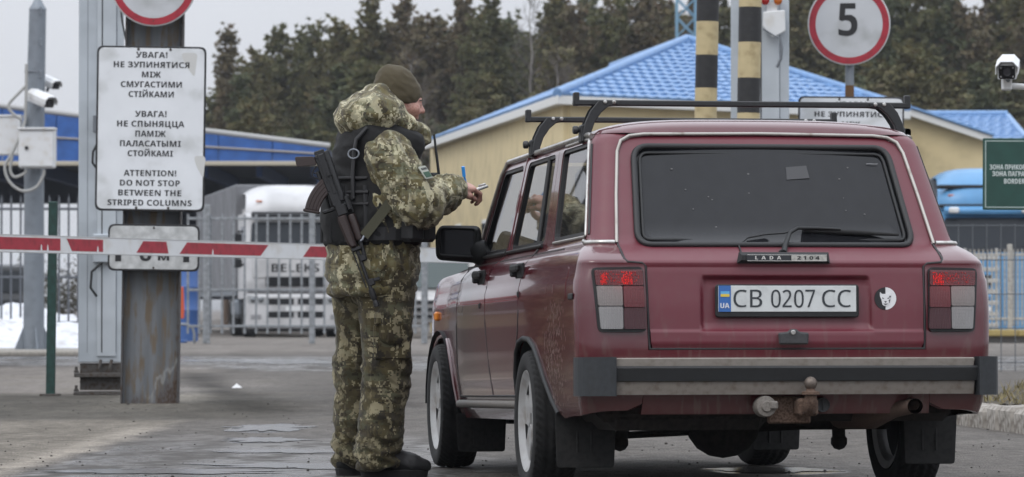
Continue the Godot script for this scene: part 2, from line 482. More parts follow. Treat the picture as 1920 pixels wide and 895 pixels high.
# ---------------------------------------------------------------- ground: colour, wetness and relief are worked out on one map
func ground() -> void:
	var x0 := -11.0; var x1 := 11.0; var d0 := 11.0; var d1 := 77.0
	var w := 880; var h := 1320
	var n1 := noise(0.35, 21, 4); var n2 := noise(1.6, 22, 3); var n3 := noise(0.09, 23, 3); var n4 := noise(7.0, 24, 2); var n5 := noise(17.0, 25, 2)
	var tone := Image.create(w, h, false, Image.FORMAT_RGB8)
	var wet := Image.create(w, h, false, Image.FORMAT_L8)
	var high := Image.create(w, h, false, Image.FORMAT_L8)
	var pools := [[-1.47, 23.2, 0.24, 0.7], [-1.35, 21.1, 0.22, 0.35], [-3.6, 53.0, 1.2, 1.3], [-2.5, 51.0, 1.1, 1.1], [-1.4, 48.6, 0.9, 1.0], [-6.3, 56.0, 1.6, 1.2], [-0.9, 17.6, 0.5, 0.30], [-1.5, 17.0, 0.5, 0.25], [1.15, 17.2, 0.28, 0.28], [-1.1, 19.4, 0.35, 0.25], [-0.75, 46.0, 1.0, 0.8], [0.9, 14.9, 0.35, 0.3]]
	for j in h:
		var d := lerpf(d1, d0, (j + 0.5) / h)
		for i in w:
			var x := lerpf(x0, x1, (i + 0.5) / w)
			var a := n1.get_noise_2d(x, d * 0.7); var b := n2.get_noise_2d(x * 1.2, d * 0.5); var c := n3.get_noise_2d(x, d * 0.5); var e := n4.get_noise_2d(x, d * 0.6)
			# sandy apron at the lower left with a pale lip, mud round the beam, damp asphalt in the lane, dusty yard beyond
			var f := n5.get_noise_2d(x, d * 0.33)
			var edge := -2.13 + (d - 19.0) * 0.012 + a * 0.10 + b * 0.06
			var sand := smoothstep(0.10, -0.10, x - edge) * smoothstep(25.6, 24.4, d + a * 1.2 + b * 0.8)
			var lip := exp(-pow((x - edge + 0.10) / 0.10, 2.0)) * smoothstep(24.5, 22.5, d)
			var mudband := smoothstep(24.2, 26.0, d + a * 1.2) * smoothstep(33.5, 31.0, d + a * 1.4) * smoothstep(-1.2, -2.0, x + a * 0.3 + (d - 28.0) * 0.06)
			var apron := smoothstep(31.5, 33.5, d + a * 1.4) * smoothstep(50.0, 44.0, d) * smoothstep(-3.2, -3.9, x + a * 0.3)
			var patch := exp(-pow((x + 2.72 + a * 0.15) / 0.42, 2.0) - pow((d - 33.5) / 4.5, 2.0))
			var rut_x := -1.75 - (d - 27.0) * 0.115 + a * 0.06
			var rut := exp(-pow((x - rut_x) / 0.26, 2.0)) * smoothstep(25.0, 28.0, d) * smoothstep(46.0, 40.0, d)
			var rut2 := exp(-pow((x + 1.05 + (d - 27.0) * 0.03 + a * 0.2) / 0.28, 2.0)) * smoothstep(24.0, 28.0, d) * smoothstep(44.0, 36.0, d)
			var yard_far := smoothstep(58.0, 68.0, d + a * 3.0)
			var wetband := smoothstep(43.0, 46.0, d + a * 1.5) * smoothstep(60.0, 56.0, d + b * 2.0)
			var near_wet := smoothstep(24.0, 19.5, d + a * 1.5) * (1.0 - sand) * smoothstep(0.3, -0.5, x)
			var track := rut
			var damp := clampf(0.35 + near_wet * 0.55 + wetband * 0.5 - sand - yard_far - apron + a * 0.35, 0.0, 1.0)
			var v := lerpf(0.135, 0.075, damp)
			v = lerpf(v, 0.168, sand)
			v += lip * 0.10
			v = lerpf(v, 0.070, mudband * 0.9)
			v = lerpf(v, 0.215, apron * 0.8)
			v = lerpf(v, 0.24, clampf(patch * 1.2 + f * patch, 0.0, 1.0))
			v = lerpf(v, 0.048, clampf(rut * 0.9 + rut2 * 0.6, 0.0, 1.0))
			v = lerpf(v, 0.19, yard_far * 0.7)
			var mud := clampf((a + b * 0.7 - 0.10) * 1.8, 0.0, 1.0) * smoothstep(23.0, 27.0, d) * smoothstep(46.0, 38.0, d)
			v = lerpf(v, 0.085, mud * 0.6)
			mud = maxf(mud * 0.7, mudband)
			v *= 1.0 + b * 0.26 + e * 0.22 + a * 0.26 + f * 0.26
			v = maxf(v, 0.02)
			var pool := 0.0
			for q in pools:
				var r := pow((x - q[0] + b * 0.12) / q[2], 2.0) + pow((d - q[1] + a * 0.5) / q[3], 2.0)
				pool = maxf(pool, smoothstep(1.25, 0.70, r + b * 0.5))
			var film := clampf((damp - 0.60 + b * 0.7 + e * 0.35) * 2.2, 0.0, 1.0) * maxf(near_wet, wetband)
			v = lerpf(v, v * 0.72, pool)
			tone.set_pixel(i, j, Color(v * lerpf(1.07, 1.09, sand), v * 0.98, v * lerpf(0.90, 0.84, maxf(sand, mud))).linear_to_srgb())
			var ro := lerpf(1.0, 0.55, damp)
			ro = lerpf(ro, 0.22, film * 0.9)
			ro = lerpf(ro, 0.13 if d < 30.0 else 0.24, pool)
			wet.set_pixel(i, j, g(ro))
			high.set_pixel(i, j, g(clampf(0.5 + (a * 0.10 + b * 0.14 + e * 0.20 + f * 0.20 - track * 0.14) * (1.0 - pool), 0.0, 1.0)))
	var m := StandardMaterial3D.new()
	m.albedo_texture = ImageTexture.create_from_image(tone)
	m.metallic_specular = 0.18
	m.roughness = 1.0; m.roughness_texture = ImageTexture.create_from_image(wet)
	m.heightmap_enabled = true; m.heightmap_texture = ImageTexture.create_from_image(high); m.heightmap_scale = 3.2
	m.detail_enabled = true; m.detail_blend_mode = BaseMaterial3D.BLEND_MODE_MUL; m.detail_uv_layer = BaseMaterial3D.DETAIL_UV_2
	m.detail_albedo = ntex(0.16, 26, [0.0, g(0.5), 0.42, g(0.86), 0.6, g(1.0), 1.0, g(1.0)], 512)
	m.uv2_scale = Vector3.ONE
	# one sheet: fine near the camera, wide cells out to the horizon
	var xs := [-900.0, -200.0, -60.0, -25.0] + steps(x0, x1, 88) + [25.0, 60.0, 200.0, 900.0]
	var ds := [-40.0, 0.0] + steps(d0, d1, 132) + [90.0, 140.0, 300.0, 1500.0]
	var st := SurfaceTool.new()
	st.begin(Mesh.PRIMITIVE_TRIANGLES)
	for d in ds:
		for x in xs:
			var y := 0.0
			st.set_uv(Vector2(clampf((x - x0) / (x1 - x0), 0.001, 0.999), clampf((d1 - d) / (d1 - d0), 0.001, 0.999)))
			st.set_uv2(Vector2(x * 0.9, d * 0.45))
			st.set_normal(Vector3.UP)
			st.add_vertex(Vector3(x, y, -d))
	m.texture_repeat = true
	for j in ds.size() - 1:
		for i in xs.size() - 1:
			var k: int = j * xs.size() + i
			for q in [k, k + xs.size(), k + 1, k + 1, k + xs.size(), k + xs.size() + 1]: st.add_index(q)
	st.generate_normals()
	struct("ground", st.commit(), m)
	# standing water: thin sheets with ragged outlines
	var deep := mat(0.050, 0.047, 0.044, 0.20); deep.metallic_specular = 0.7
	for q in pools:
		var outline := PackedVector2Array()
		for k in 52:
			var a := TAU * k / 52.0
			var r: float = 1.0 + 0.6 * n2.get_noise_2d(q[1] * 3.0 + cos(a) * 0.9, sin(a) * 0.9) + 0.3 * n4.get_noise_2d(q[1] + cos(a) * 0.5, sin(a) * 0.5)
			outline.append(Vector2(q[0] + cos(a) * q[2] * r, -q[1] + sin(a) * q[3] * r))
		var pm := MB.new()
		var tris := Geometry2D.triangulate_polygon(outline)
		for i in range(0, tris.size(), 3):
			var p0 := outline[tris[i]]; var p1 := outline[tris[i + 1]]; var p2 := outline[tris[i + 2]]
			if (p1 - p0).cross(p2 - p0) > 0: var sw := p1; p1 = p2; p2 = sw
			pm.tri(V(p0.x, 0.003, p0.y), V(p1.x, 0.003, p1.y), V(p2.x, 0.003, p2.y))
		struct("puddle", pm, deep)

# ---------------------------------------------------------------- the yellow office with the blue tiled hip roof
func tiled_slope(parent: Node, a: Vector3, b: Vector3, c: Vector3, d: Vector3, rows: int, m: Material) -> void:   # eave a-b, ridge d-c; every course one stepped strip of rolled tiles
	var nrm := (b - a).cross(d - a).normalized()
	if nrm.y < 0: nrm = -nrm
	for r in rows:
		var w0 := float(r) / rows; var w1 := float(r + 1) / rows
		var l0 := a.lerp(d, w0); var l1 := b.lerp(c, w0); var h0 := a.lerp(d, w1); var h1 := b.lerp(c, w1)
		var n := maxi(2, int((l1 - l0).length() / 0.11))
		var low := PackedVector3Array(); var top := PackedVector3Array(); var under := PackedVector3Array()
		for i in n + 1:
			var s := float(i) / n
			var wave := 0.018 * (1.0 + cos(i * TAU / 3.0))
			low.append(l0.lerp(l1, s) + nrm * (0.045 + wave)); top.append(h0.lerp(h1, s) + nrm * (0.004 + wave))
			under.append(l0.lerp(l1, s) + nrm * (-0.01 + wave * 0.5))
		var mb := MB.new()
		mb.grid([under, low]); mb.grid([low, top])
		part(parent, "tile_course", mb, m)

func office() -> void:
	var tile := worn(mat(0.165, 0.315, 0.57, 0.45), ntex(0.03, 31, [0.0, g(0.82), 1.0, g(1.0)]), 0.7)
	var wallm := worn(mat(0.60, 0.495, 0.29, 0.85), ntex(0.012, 32, [0.0, g(0.86), 0.5, g(0.97), 1.0, g(1.0)]), 0.35)
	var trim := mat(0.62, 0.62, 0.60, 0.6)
	var o := thing("office_building", "pale yellow building with bright blue tiled hip roof and white eaves", "building")
	var d := 88.0
	var c := at(1045, 183, d)                      # near eave corner
	var e := V(X(1706, 95.0), c.y, -95.0)            # far right corner of the front eave
	var back := Vector3(X(797, 113.0), c.y, -113.0)   # end of the eave that runs away on the left
	var right_back := e + (back - c)
	var across := (e - c).normalized(); var away := (back - c); var run := away.normalized()
	var wl := c + across * 0.42 + run * 0.5; var wr := e - across * 0.42 + run * 0.5
	var wlb := wl + away; var wrb := wr + away
	var dn := Vector3(0, c.y, 0)
	for q in [[wl, wr], [wl, wlb], [wr, wrb]]:
		var mb := MB.new()
		var p: Vector3 = q[0]; var r: Vector3 = q[1]
		var dir := (r - p).normalized()
		mb.box((p + r) * 0.5 - dn * 0.5 - Vector3(0, 0.05, 0), Vector3((r - p).length(), c.y - 0.1, 0.24), 0.0, Basis(dir, Vector3.UP, dir.cross(Vector3.UP)))
		part(o, "wall", mb, wallm)
	var n := Vector3.UP
	for q in [[c, e], [c, back], [e, right_back]]:   # fascia boards and soffits
		var p: Vector3 = q[0]; var r: Vector3 = q[1]
		var dir := (r - p).normalized()
		part(o, "fascia", bx((p + r) * 0.5 - V(0, 0.05), Vector3((r - p).length() + 0.06, 0.20, 0.05), 0.01, Basis(dir, n, dir.cross(n))), trim)
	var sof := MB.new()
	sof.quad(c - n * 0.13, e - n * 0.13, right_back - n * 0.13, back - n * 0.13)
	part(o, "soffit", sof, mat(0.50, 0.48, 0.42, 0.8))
	var peak := (c + e) * 0.5 + run * (e - c).length() * 0.62
	peak.y = Y(76, -peak.z)
	peak.x = X(1288, -peak.z)
	var peak2 := peak + run * (away.length() - (e - c).length() * 1.24)
	var up := V(0, 0.06)
	tiled_slope(o, c + up, e + up, peak + across * 0.02, peak - across * 0.02, 16, tile)
	tiled_slope(o, back + up, c + up, peak, peak2, 16, tile)
	tiled_slope(o, e + up, right_back + up, peak2, peak, 16, tile)
	for q in [[c + up, peak], [e + up, peak], [peak, peak2]]:
		part(o, "ridge_cap", tb([q[0] + V(0, 0.05), q[1] + V(0, 0.06)], 0.11, 8), tile)
	# lower wing on the right: its rake falls to the right
	var wd := 97.0
	var wing := MB.new()
	wing.prism(P2([X(1600, wd), 0.0, X(1846, wd), 0.0, X(1846, wd), Y(264, wd), X(1690, wd), Y(212, wd), X(1600, wd), Y(190, wd)]), 5.0, Transform3D(Basis(), V(0, 0, -wd - 5.0)))
	part(o, "wing_wall", wing, wallm)
	var rk0 := V(X(1640, wd), Y(190, wd), -wd + 0.3); var rk1 := V(X(1858, wd), Y(263, wd), -wd + 0.3)
	var rd := (rk1 - rk0).normalized()
	part(o, "rake_board", bx((rk0 + rk1) * 0.5, Vector3((rk1 - rk0).length(), 0.17, 0.06), 0.01, Basis(rd, Vector3.BACK.cross(rd), Vector3.BACK)), trim)
	part(o, "wing_roof", bx((rk0 + rk1) * 0.5 + V(0.02, 0.13, -2.6), Vector3((rk1 - rk0).length() + 0.1, 0.06, 5.4), 0.01, Basis(rd, Vector3.BACK.cross(rd), Vector3.BACK)), tile)
	# windows in the long left wall
	var f := (wlb - wl).normalized()
	var face := Basis(f, n, f.cross(n))
	var outw := -f.cross(n) if (-f.cross(n)).x < 0.0 else f.cross(n)
	for s in [0.30, 0.52, 0.74, 0.87]:
		var p := wl.lerp(wlb, s) + outw * 0.13
		p.y = 2.55
		var wdw := part(o, "window", bx(p, Vector3(1.1, 1.0, 0.06), 0.01, face), trim)
		part(wdw, "pane", bx(p + outw * 0.02, Vector3(0.9, 0.8, 0.06), 0.0, face), mat(0.05, 0.055, 0.06, 0.15))
	for s in [0.2, 0.5, 0.8]:
		var p := wl.lerp(wr, s) + V(0, 0, 0.13)
		p.y = 2.4
		var wdw := part(o, "window", bx(p, Vector3(1.2, 1.3, 0.06), 0.01), trim)
		part(wdw, "pane", bx(p + V(0, 0, 0.02), Vector3(1.0, 1.1, 0.06), 0.0), mat(0.05, 0.055, 0.06, 0.15))
	# the lower hall on the right whose roof shows beside the green sign
	var s2 := thing("roadside_hall", "low hall with plain blue roof behind the green sign", "building")
	var d2 := 118.0
	var a := at(1690, 262, d2); var b := at(1925, 262, d2); var tl := at(1700, 217, d2 + 5); var tr := at(1890, 217, d2 + 5)
	tiled_slope(s2, a, b, tr, tl, 9, tile)
	part(s2, "ridge_cap", tb([tl + V(0, 0.05), tr + V(0, 0.05)], 0.12), tile)
	part(s2, "gable_edge", tb([tr, b + V(0, 0.06)], 0.1), tile)
	part(s2, "wall", bx(V((a.x + b.x) / 2, a.y / 2 - 0.05, -d2 - 2.5), V(b.x - a.x - 0.5, a.y - 0.1, 4.0)), wallm)
	# lattice mast over the roof
	var mast := thing("lattice_mast", "pale blue steel lattice mast above the roof ridge", "mast", V(X(1287, 150), 0, -150))
	var pm := mat(0.16, 0.30, 0.42, 0.6)
	var hw := 0.36; var top := 15.0
	for sx in [-1, 1]: for sz in [-1, 1]:
		part(mast, "leg", tb([V(sx * hw, 0, sz * hw), V(sx * hw, top, sz * hw)], 0.05, 6), pm)
	for k in 20:
		var y := k * 0.75
		for sz in [-1, 1]:
			part(mast, "brace", tb([V(-hw, y, sz * hw), V(hw, y + 0.75, sz * hw)], 0.028, 5), pm)
			part(mast, "brace", tb([V(hw, y, sz * hw), V(-hw, y + 0.75, sz * hw)], 0.028, 5), pm)
		for sx in [-1, 1]: part(mast, "brace", tb([V(sx * hw, y, -hw), V(sx * hw, y + 0.75, hw)], 0.028, 5), pm)

# ---------------------------------------------------------------- blue canopy over the lorry lanes
func canopy() -> void:
	var o := thing("checkpoint_canopy", "long blue canopy with pale trim over the lorry lanes at left", "canopy")
	var d := 112.0
	var x0 := X(-300, d); var x1 := X(612, d)
	var yl := Y(165, d); var yr := Y(277, d); var yb := Y(303, d)
	var bandm := worn(mat(0.026, 0.115, 0.40, 0.55), ntex(0.02, 33, [0.0, g(0.8), 1.0, g(1.0)]), 0.4)
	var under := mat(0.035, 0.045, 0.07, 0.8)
	var n := 9
	for i in n:                                    # pressed panels of the fascia
		var s0 := float(i) / n; var s1 := float(i + 1) / n
		var mb := MB.new()
		mb.prism(P2([lerpf(x0, x1, s0) + 0.01, yb, lerpf(x0, x1, s1) - 0.01, yb, lerpf(x0, x1, s1) - 0.01, lerpf(yl, yr, s1), lerpf(x0, x1, s0) + 0.01, lerpf(yl, yr, s0)]), 0.14, Transform3D(Basis(), V(0, 0, -d)), 0.006)
		part(o, "fascia_panel", mb, bandm)
	var grey := mat(0.36, 0.36, 0.36, 0.6)
	part(o, "top_trim", tb([V(x0, yl + 0.05, -d + 0.1), V(x1 + 0.1, yr + 0.05, -d + 0.1)], 0.09, 6), grey)
	part(o, "bottom_trim", bx(V((x0 + x1) / 2, yb - 0.06, -d + 0.1), V(x1 - x0, 0.13, 0.2), 0.02), mat(0.42, 0.38, 0.30, 0.6))
	part(o, "middle_trim", tb([V(x0, lerpf(yb, yl, 0.50), -d + 0.16), V(x1, lerpf(yb, yr, 0.52), -d + 0.16)], 0.035, 6), mat(0.30, 0.28, 0.27, 0.6))
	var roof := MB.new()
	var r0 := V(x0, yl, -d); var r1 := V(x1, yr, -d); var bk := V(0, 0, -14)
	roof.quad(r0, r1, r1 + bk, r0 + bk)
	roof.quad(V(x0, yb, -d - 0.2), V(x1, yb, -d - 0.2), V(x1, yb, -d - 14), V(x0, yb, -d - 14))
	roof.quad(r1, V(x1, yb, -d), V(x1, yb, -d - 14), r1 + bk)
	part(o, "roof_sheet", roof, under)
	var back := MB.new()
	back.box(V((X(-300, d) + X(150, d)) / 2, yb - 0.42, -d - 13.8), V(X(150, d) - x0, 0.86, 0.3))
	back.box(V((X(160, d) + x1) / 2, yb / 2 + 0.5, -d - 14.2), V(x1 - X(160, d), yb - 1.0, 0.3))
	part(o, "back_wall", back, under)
	for k in 9:
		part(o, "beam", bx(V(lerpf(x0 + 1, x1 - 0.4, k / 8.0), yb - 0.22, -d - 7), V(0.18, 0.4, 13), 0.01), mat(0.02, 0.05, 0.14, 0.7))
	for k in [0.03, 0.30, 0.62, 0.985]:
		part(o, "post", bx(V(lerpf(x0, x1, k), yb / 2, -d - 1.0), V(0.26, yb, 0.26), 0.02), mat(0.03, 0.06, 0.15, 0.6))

# ---------------------------------------------------------------- pine forest
const NTH := ["first", "second", "third", "fourth", "fifth", "sixth", "seventh", "eighth", "ninth", "tenth", "eleventh", "twelfth", "thirteenth", "fourteenth", "fifteenth", "sixteenth", "seventeenth", "eighteenth"]
var crowns := []
var trunks := []
var leaves := []
func crown_mesh(seed_: int, slim: float, low: float, loose: float) -> ArrayMesh:   # unit height; many small needle tufts along whorled limbs
	var rng := RandomNumberGenerator.new()
	rng.seed = seed_
	var mb := MB.new()
	var whorls := 22
	for k in whorls:
		var y := lerpf(low, 0.985, pow((k + rng.randf() * 0.8) / whorls, 0.9))
		var prof := pow(clampf((1.0 - y) / (1.0 - low), 0.0, 1.0), 0.78) * smoothstep(low - 0.08, low + 0.22, y) * rng.randf_range(0.62, 1.2)
		var limbs := 7 if k < whorls - 4 else 5
		for b in limbs:
			var a := rng.randf() * TAU
			var len := slim * (prof * rng.randf_range(0.55, 1.15) + 0.10)
			var rise := rng.randf_range(-0.02, 0.05) + 0.03 * y
			var tufts := 7 + int(len * 60.0)
			for q in tufts:
				if rng.randf() < loose: continue
				var s := pow((q + rng.randf()) / tufts, 0.75)
				var mid := V(cos(a) * len * s, y + rise * s + rng.randfn(0, 0.008), sin(a) * len * s) + V(rng.randfn(0, 0.011), rng.randfn(0, 0.008), rng.randfn(0, 0.011))
				var tone := rng.randf_range(0.75, 1.2)
				mb.tint = Color(tone * rng.randf_range(0.95, 1.2), tone, tone * rng.randf_range(0.85, 1.1))
				for e in 6:
					var dir := V(rng.randfn(), rng.randfn() * 0.6 + 0.25, rng.randfn()).normalized()
					var side := dir.cross(V(rng.randfn(), rng.randfn(), rng.randfn())).normalized()
					var l := rng.randf_range(0.010, 0.022)
					mb.tri(mid - dir * l * 0.5 - side * l * 0.34, mid - dir * l * 0.5 + side * l * 0.34, mid + dir * l)
	return mb.mesh()
func trunk_mesh(seed_: int, low: float) -> ArrayMesh:
	var rng := RandomNumberGenerator.new()
	rng.seed = seed_
	var mb := MB.new()
	var path := []; var rad := []
	for k in 9:
		var s := k / 8.0
		path.append(V(rng.randfn(0, 0.004), s * 0.97, rng.randfn(0, 0.004))); rad.append(0.0135 * (1.0 - s) + 0.0012)
	mb.tube(path, rad, 7)
	for k in 14:
		var y := lerpf(low - 0.14, 0.9, rng.randf()); var a := rng.randf() * TAU; var l := 0.10 * (1.05 - y) + 0.02
		mb.tube([V(0, y, 0), V(cos(a) * l, y + 0.02, sin(a) * l)], [0.0035, 0.001], 4)
	return mb.mesh()
func forest() -> void:
	var leaf := mat(0.128, 0.130, 0.066, 0.95)
	leaf.vertex_color_use_as_albedo = true
	leaf.backlight_enabled = true; leaf.backlight = lin(0.26, 0.26, 0.12)
	for q in [[0.128, 0.130, 0.066], [0.150, 0.140, 0.072], [0.105, 0.118, 0.066], [0.145, 0.122, 0.078]]:
		var lm: StandardMaterial3D = leaf.duplicate()
		lm.albedo_color = lin(q[0], q[1], q[2])
		leaves.append(lm)
	var bark := worn(mat(0.19, 0.135, 0.10, 0.9), ntex(0.05, 41, [0.0, g(0.5), 1.0, g(1.0)]), 30.0)
	var kinds := [[0.17, 0.36, 0.10], [0.20, 0.30, 0.06], [0.15, 0.42, 0.14], [0.19, 0.24, 0.05], [0.22, 0.40, 0.12], [0.10, 0.14, 0.10]]
	for k in kinds.size():
		crowns.append(crown_mesh(50 + k, kinds[k][0], kinds[k][1], kinds[k][2])); trunks.append(trunk_mesh(60 + k, kinds[k][1]))
	var rng := RandomNumberGenerator.new()
	rng.seed = 77
	# the trees of the skyline: pixel of the top, and the kind
	var tops := [425, 66, 5, 452, 150, 3, 482, 110, 1, 514, 72, 0, 548, 92, 3, 582, 62, 4, 612, 98, 1, 643, 60, 0, 668, 72, 3, 692, 27, 2, 722, 62, 1, 755, 14, 0, 786, 60, 3, 806, 45, 4, 838, 60, 1, 870, 3, 0, 898, 42, 3, 919, 19, 2, 944, 52, 4, 968, 75, 1, 1027, 30, 0, 1050, 2, 2, 1078, 24, 3, 1104, 4, 0, 1128, 34, 4, 1152, 18, 1, 1180, 8, 3, 1203, 16, 0, 1226, -8, 2, 1250, 26, 1, 1275, 40, 4, 1310, -10, 0, 1350, -20, 3, 1398, -14, 2, 1440, -24, 4, 1482, -12, 0, 1508, -30, 1, 1540, -8, 3, 1580, -34, 0, 1618, -30, 2, 1652, -38, 4, 1688, -30, 1, 1722, -22, 0, 1752, -10, 3, 1778, 6, 2, 1800, 22, 4, 1832, 48, 1, 1862, 2, 0, 1890, -22, 3, 1920, -34, 2, 1950, -20, 1]
	var order := {}
	for i in range(0, tops.size(), 3):
		var d := 168.0 + rng.randf() * 16.0
		var hgt := Y(tops[i + 1], d) * 1.015
		var px: int = tops[i]; var py: int = tops[i + 1]
		var label := "tall dark pine of the skyline over the office roof, %s from the left there"
		var group := "pines over the office roof"
		if px == 425: label = "slim pointed conifer at the left end of the forest"; group = ""
		elif px == 870: label = "tallest broad pine above the soldier's cap in the forest skyline"; group = ""
		elif px == 755: label = "high pine standing right above the soldier's knit cap"; group = ""
		elif px < 640: label = "shorter pine between the notice board and the soldier, %s from the left there"; group = "pines left of the soldier"
		elif px < 1000: label = "dark pine between the soldier and the bare birch, %s from the left there"; group = "pines right of the soldier"
		elif px > 1440 and px < 1700: label = "tall pine behind the round speed limit sign, %s from the left there"; group = "pines behind the speed sign"
		elif px >= 1700: label = "tall pine behind the right-hand security camera, %s from the left there"; group = "pines behind the right camera"
		if group:
			order[group] = order.get(group, -1) + 1
			label = label % NTH[order[group]]
		pine(V(X(px, d), 0, -d), hgt, tops[i + 2], rng.randf() * TAU, label, group, leaf, bark, rng.randf_range(0.82, 1.05))
	# a second row in front fills the forest's face
	for k in 34:
		var px := 410.0 + k * 46.0 + rng.randf_range(-14, 14)
		var d := 146.0 + rng.randf() * 14.0
		var hgt := rng.randf_range(7.6, 10.6) if px > 620 else rng.randf_range(6.6, 8.6)
		pine(V(X(px, d), 0, -d), hgt, rng.randi() % 5, rng.randf() * TAU, "low pine in the front row of the forest face", "front row of the forest", leaf, bark, rng.randf_range(1.25, 1.6))
	# and a mass behind
	var mm := MultiMesh.new()
	mm.transform_format = MultiMesh.TRANSFORM_3D
	mm.mesh = crowns[3]
	mm.instance_count = 110
	for k in 110:
		var d := 192.0 + rng.randf() * 38.0
		var px := 400.0 + 1600.0 * (k + rng.randf()) / 110.0
		var hgt := (Y(120, d) if px < 620 else Y(70, d)) * rng.randf_range(0.78, 1.0)
		mm.set_instance_transform(k, Transform3D(Basis(Vector3.UP, rng.randf() * TAU).scaled(V(hgt * 1.3, hgt, hgt * 1.3)), V(X(px, d), 0, -d)))
	var far := MultiMeshInstance3D.new()
	far.multimesh = mm; far.material_override = leaf; far.name = "far_forest"
	add_child(far); far.set_meta("kind", "stuff")
	tag(far, "dark mass of further pines filling the forest behind the skyline trees", "forest")
	# bare birches
	var bb := worn(mat(0.30, 0.28, 0.26, 0.85), ntex(0.05, 42, [0.0, g(0.35), 0.4, g(0.9), 1.0, g(1.0)]), 3.0)
	for q in [[997, -14, "bare pale birch whose thin twigs rise above the pine skyline", 165.0, 71], [772, 120, "slim bare reddish trunk among the pines beside the soldier's face", 140.0, 72], [1047, 120, "bare grey trunk among the pines left of the blue roof", 143.0, 73]]:
		var tr := thing("bare_tree", q[2], "tree", V(X(q[0], q[3]), 0, -q[3]))
		var hgt: float = Y(q[1], q[3])
		rng.seed = q[4]
		var path := []; var rad := []
		for k in 12:
			var s := k / 11.0
			path.append(V(rng.randfn(0, 0.05), s * hgt, rng.randfn(0, 0.05))); rad.append(0.13 * (1.0 - s) + 0.012)
		part(tr, "trunk", tb(path, rad, 7), bb)
		var tw := MB.new()
		for k in 60:
			var s := rng.randf_range(0.42, 0.99)
			var a := rng.randf() * TAU
			var l := (1.15 - s) * 3.2 * rng.randf_range(0.5, 1.0)
			var p := V(0, s * hgt, 0)
			var p2 := p + V(cos(a) * l * 0.5, l * 0.45, sin(a) * l * 0.5); var p3 := p + V(cos(a) * l * 0.85, l * 1.05, sin(a) * l * 0.85)
			tw.tube([p, p2, p3], [0.035 * (1.15 - s) + 0.008, 0.014, 0.006], 4)
			for e in 5:
				var b := p2.lerp(p3, rng.randf())
				tw.tube([b, b + V(rng.randfn() * 0.35, rng.randf_range(0.2, 0.7), rng.randfn() * 0.35)], [0.008, 0.004], 3)
		part(tr, "branches", tw, mat(0.10, 0.085, 0.075, 0.9))

func pine(where: Vector3, hgt: float, kind: int, turn: float, label: String, group: String, leaf: Material, bark: Material, wide: float) -> void:
	leaf = leaves[int(turn * 1000.0) % leaves.size()]
	var o := thing("pine_tree", label, "tree", where, turn, group)
	var c := part(o, "crown", crowns[kind], leaf)
	c.scale = V(hgt * wide, hgt, hgt * wide)
	var t := part(o, "trunk", trunks[kind], bark)
	t.scale = V(hgt * 1.05, hgt, hgt * 1.05)

# ---------------------------------------------------------------- fences
func picket_fence(called: String, label: String, p0: Vector3, p1: Vector3, n: int, y0: float, y1: float, rails: Array, posts: Array, m: Material, thick := 0.035, spear := true) -> Node3D:
	var o := thing(called, label, "fence")
	var dir := (p1 - p0).normalized()
	var b := Basis(dir, Vector3.UP, dir.cross(Vector3.UP))
	var mb := MB.new()
	mb.box(V(0, (y0 + y1) / 2, 0), V(thick, y1 - y0, thick * 0.6), 0.004)
	if spear:
		var s := thick * 0.5
		var e := [V(-s, y1, s * 0.6), V(s, y1, s * 0.6), V(s, y1, -s * 0.6), V(-s, y1, -s * 0.6)]
		for q in 4: mb.tri(e[q], e[(q + 1) % 4], V(0, y1 + 0.12, 0))
	var mesh := mb.mesh()
	for i in n + 1:
		var p := part(o, "picket", mesh, m, p0.lerp(p1, float(i) / n))
		p.basis = b
	for r in rails:
		part(o, "rail", bx((p0 + p1) * 0.5 + V(0, r), V((p1 - p0).length(), 0.05, 0.05), 0.006, b), m)
	for s in posts:
		part(o, "post", bx(p0.lerp(p1, s[0]) + V(0, s[1] / 2, 0), V(s[2], s[1], s[2]), 0.01, b), m)
	return o

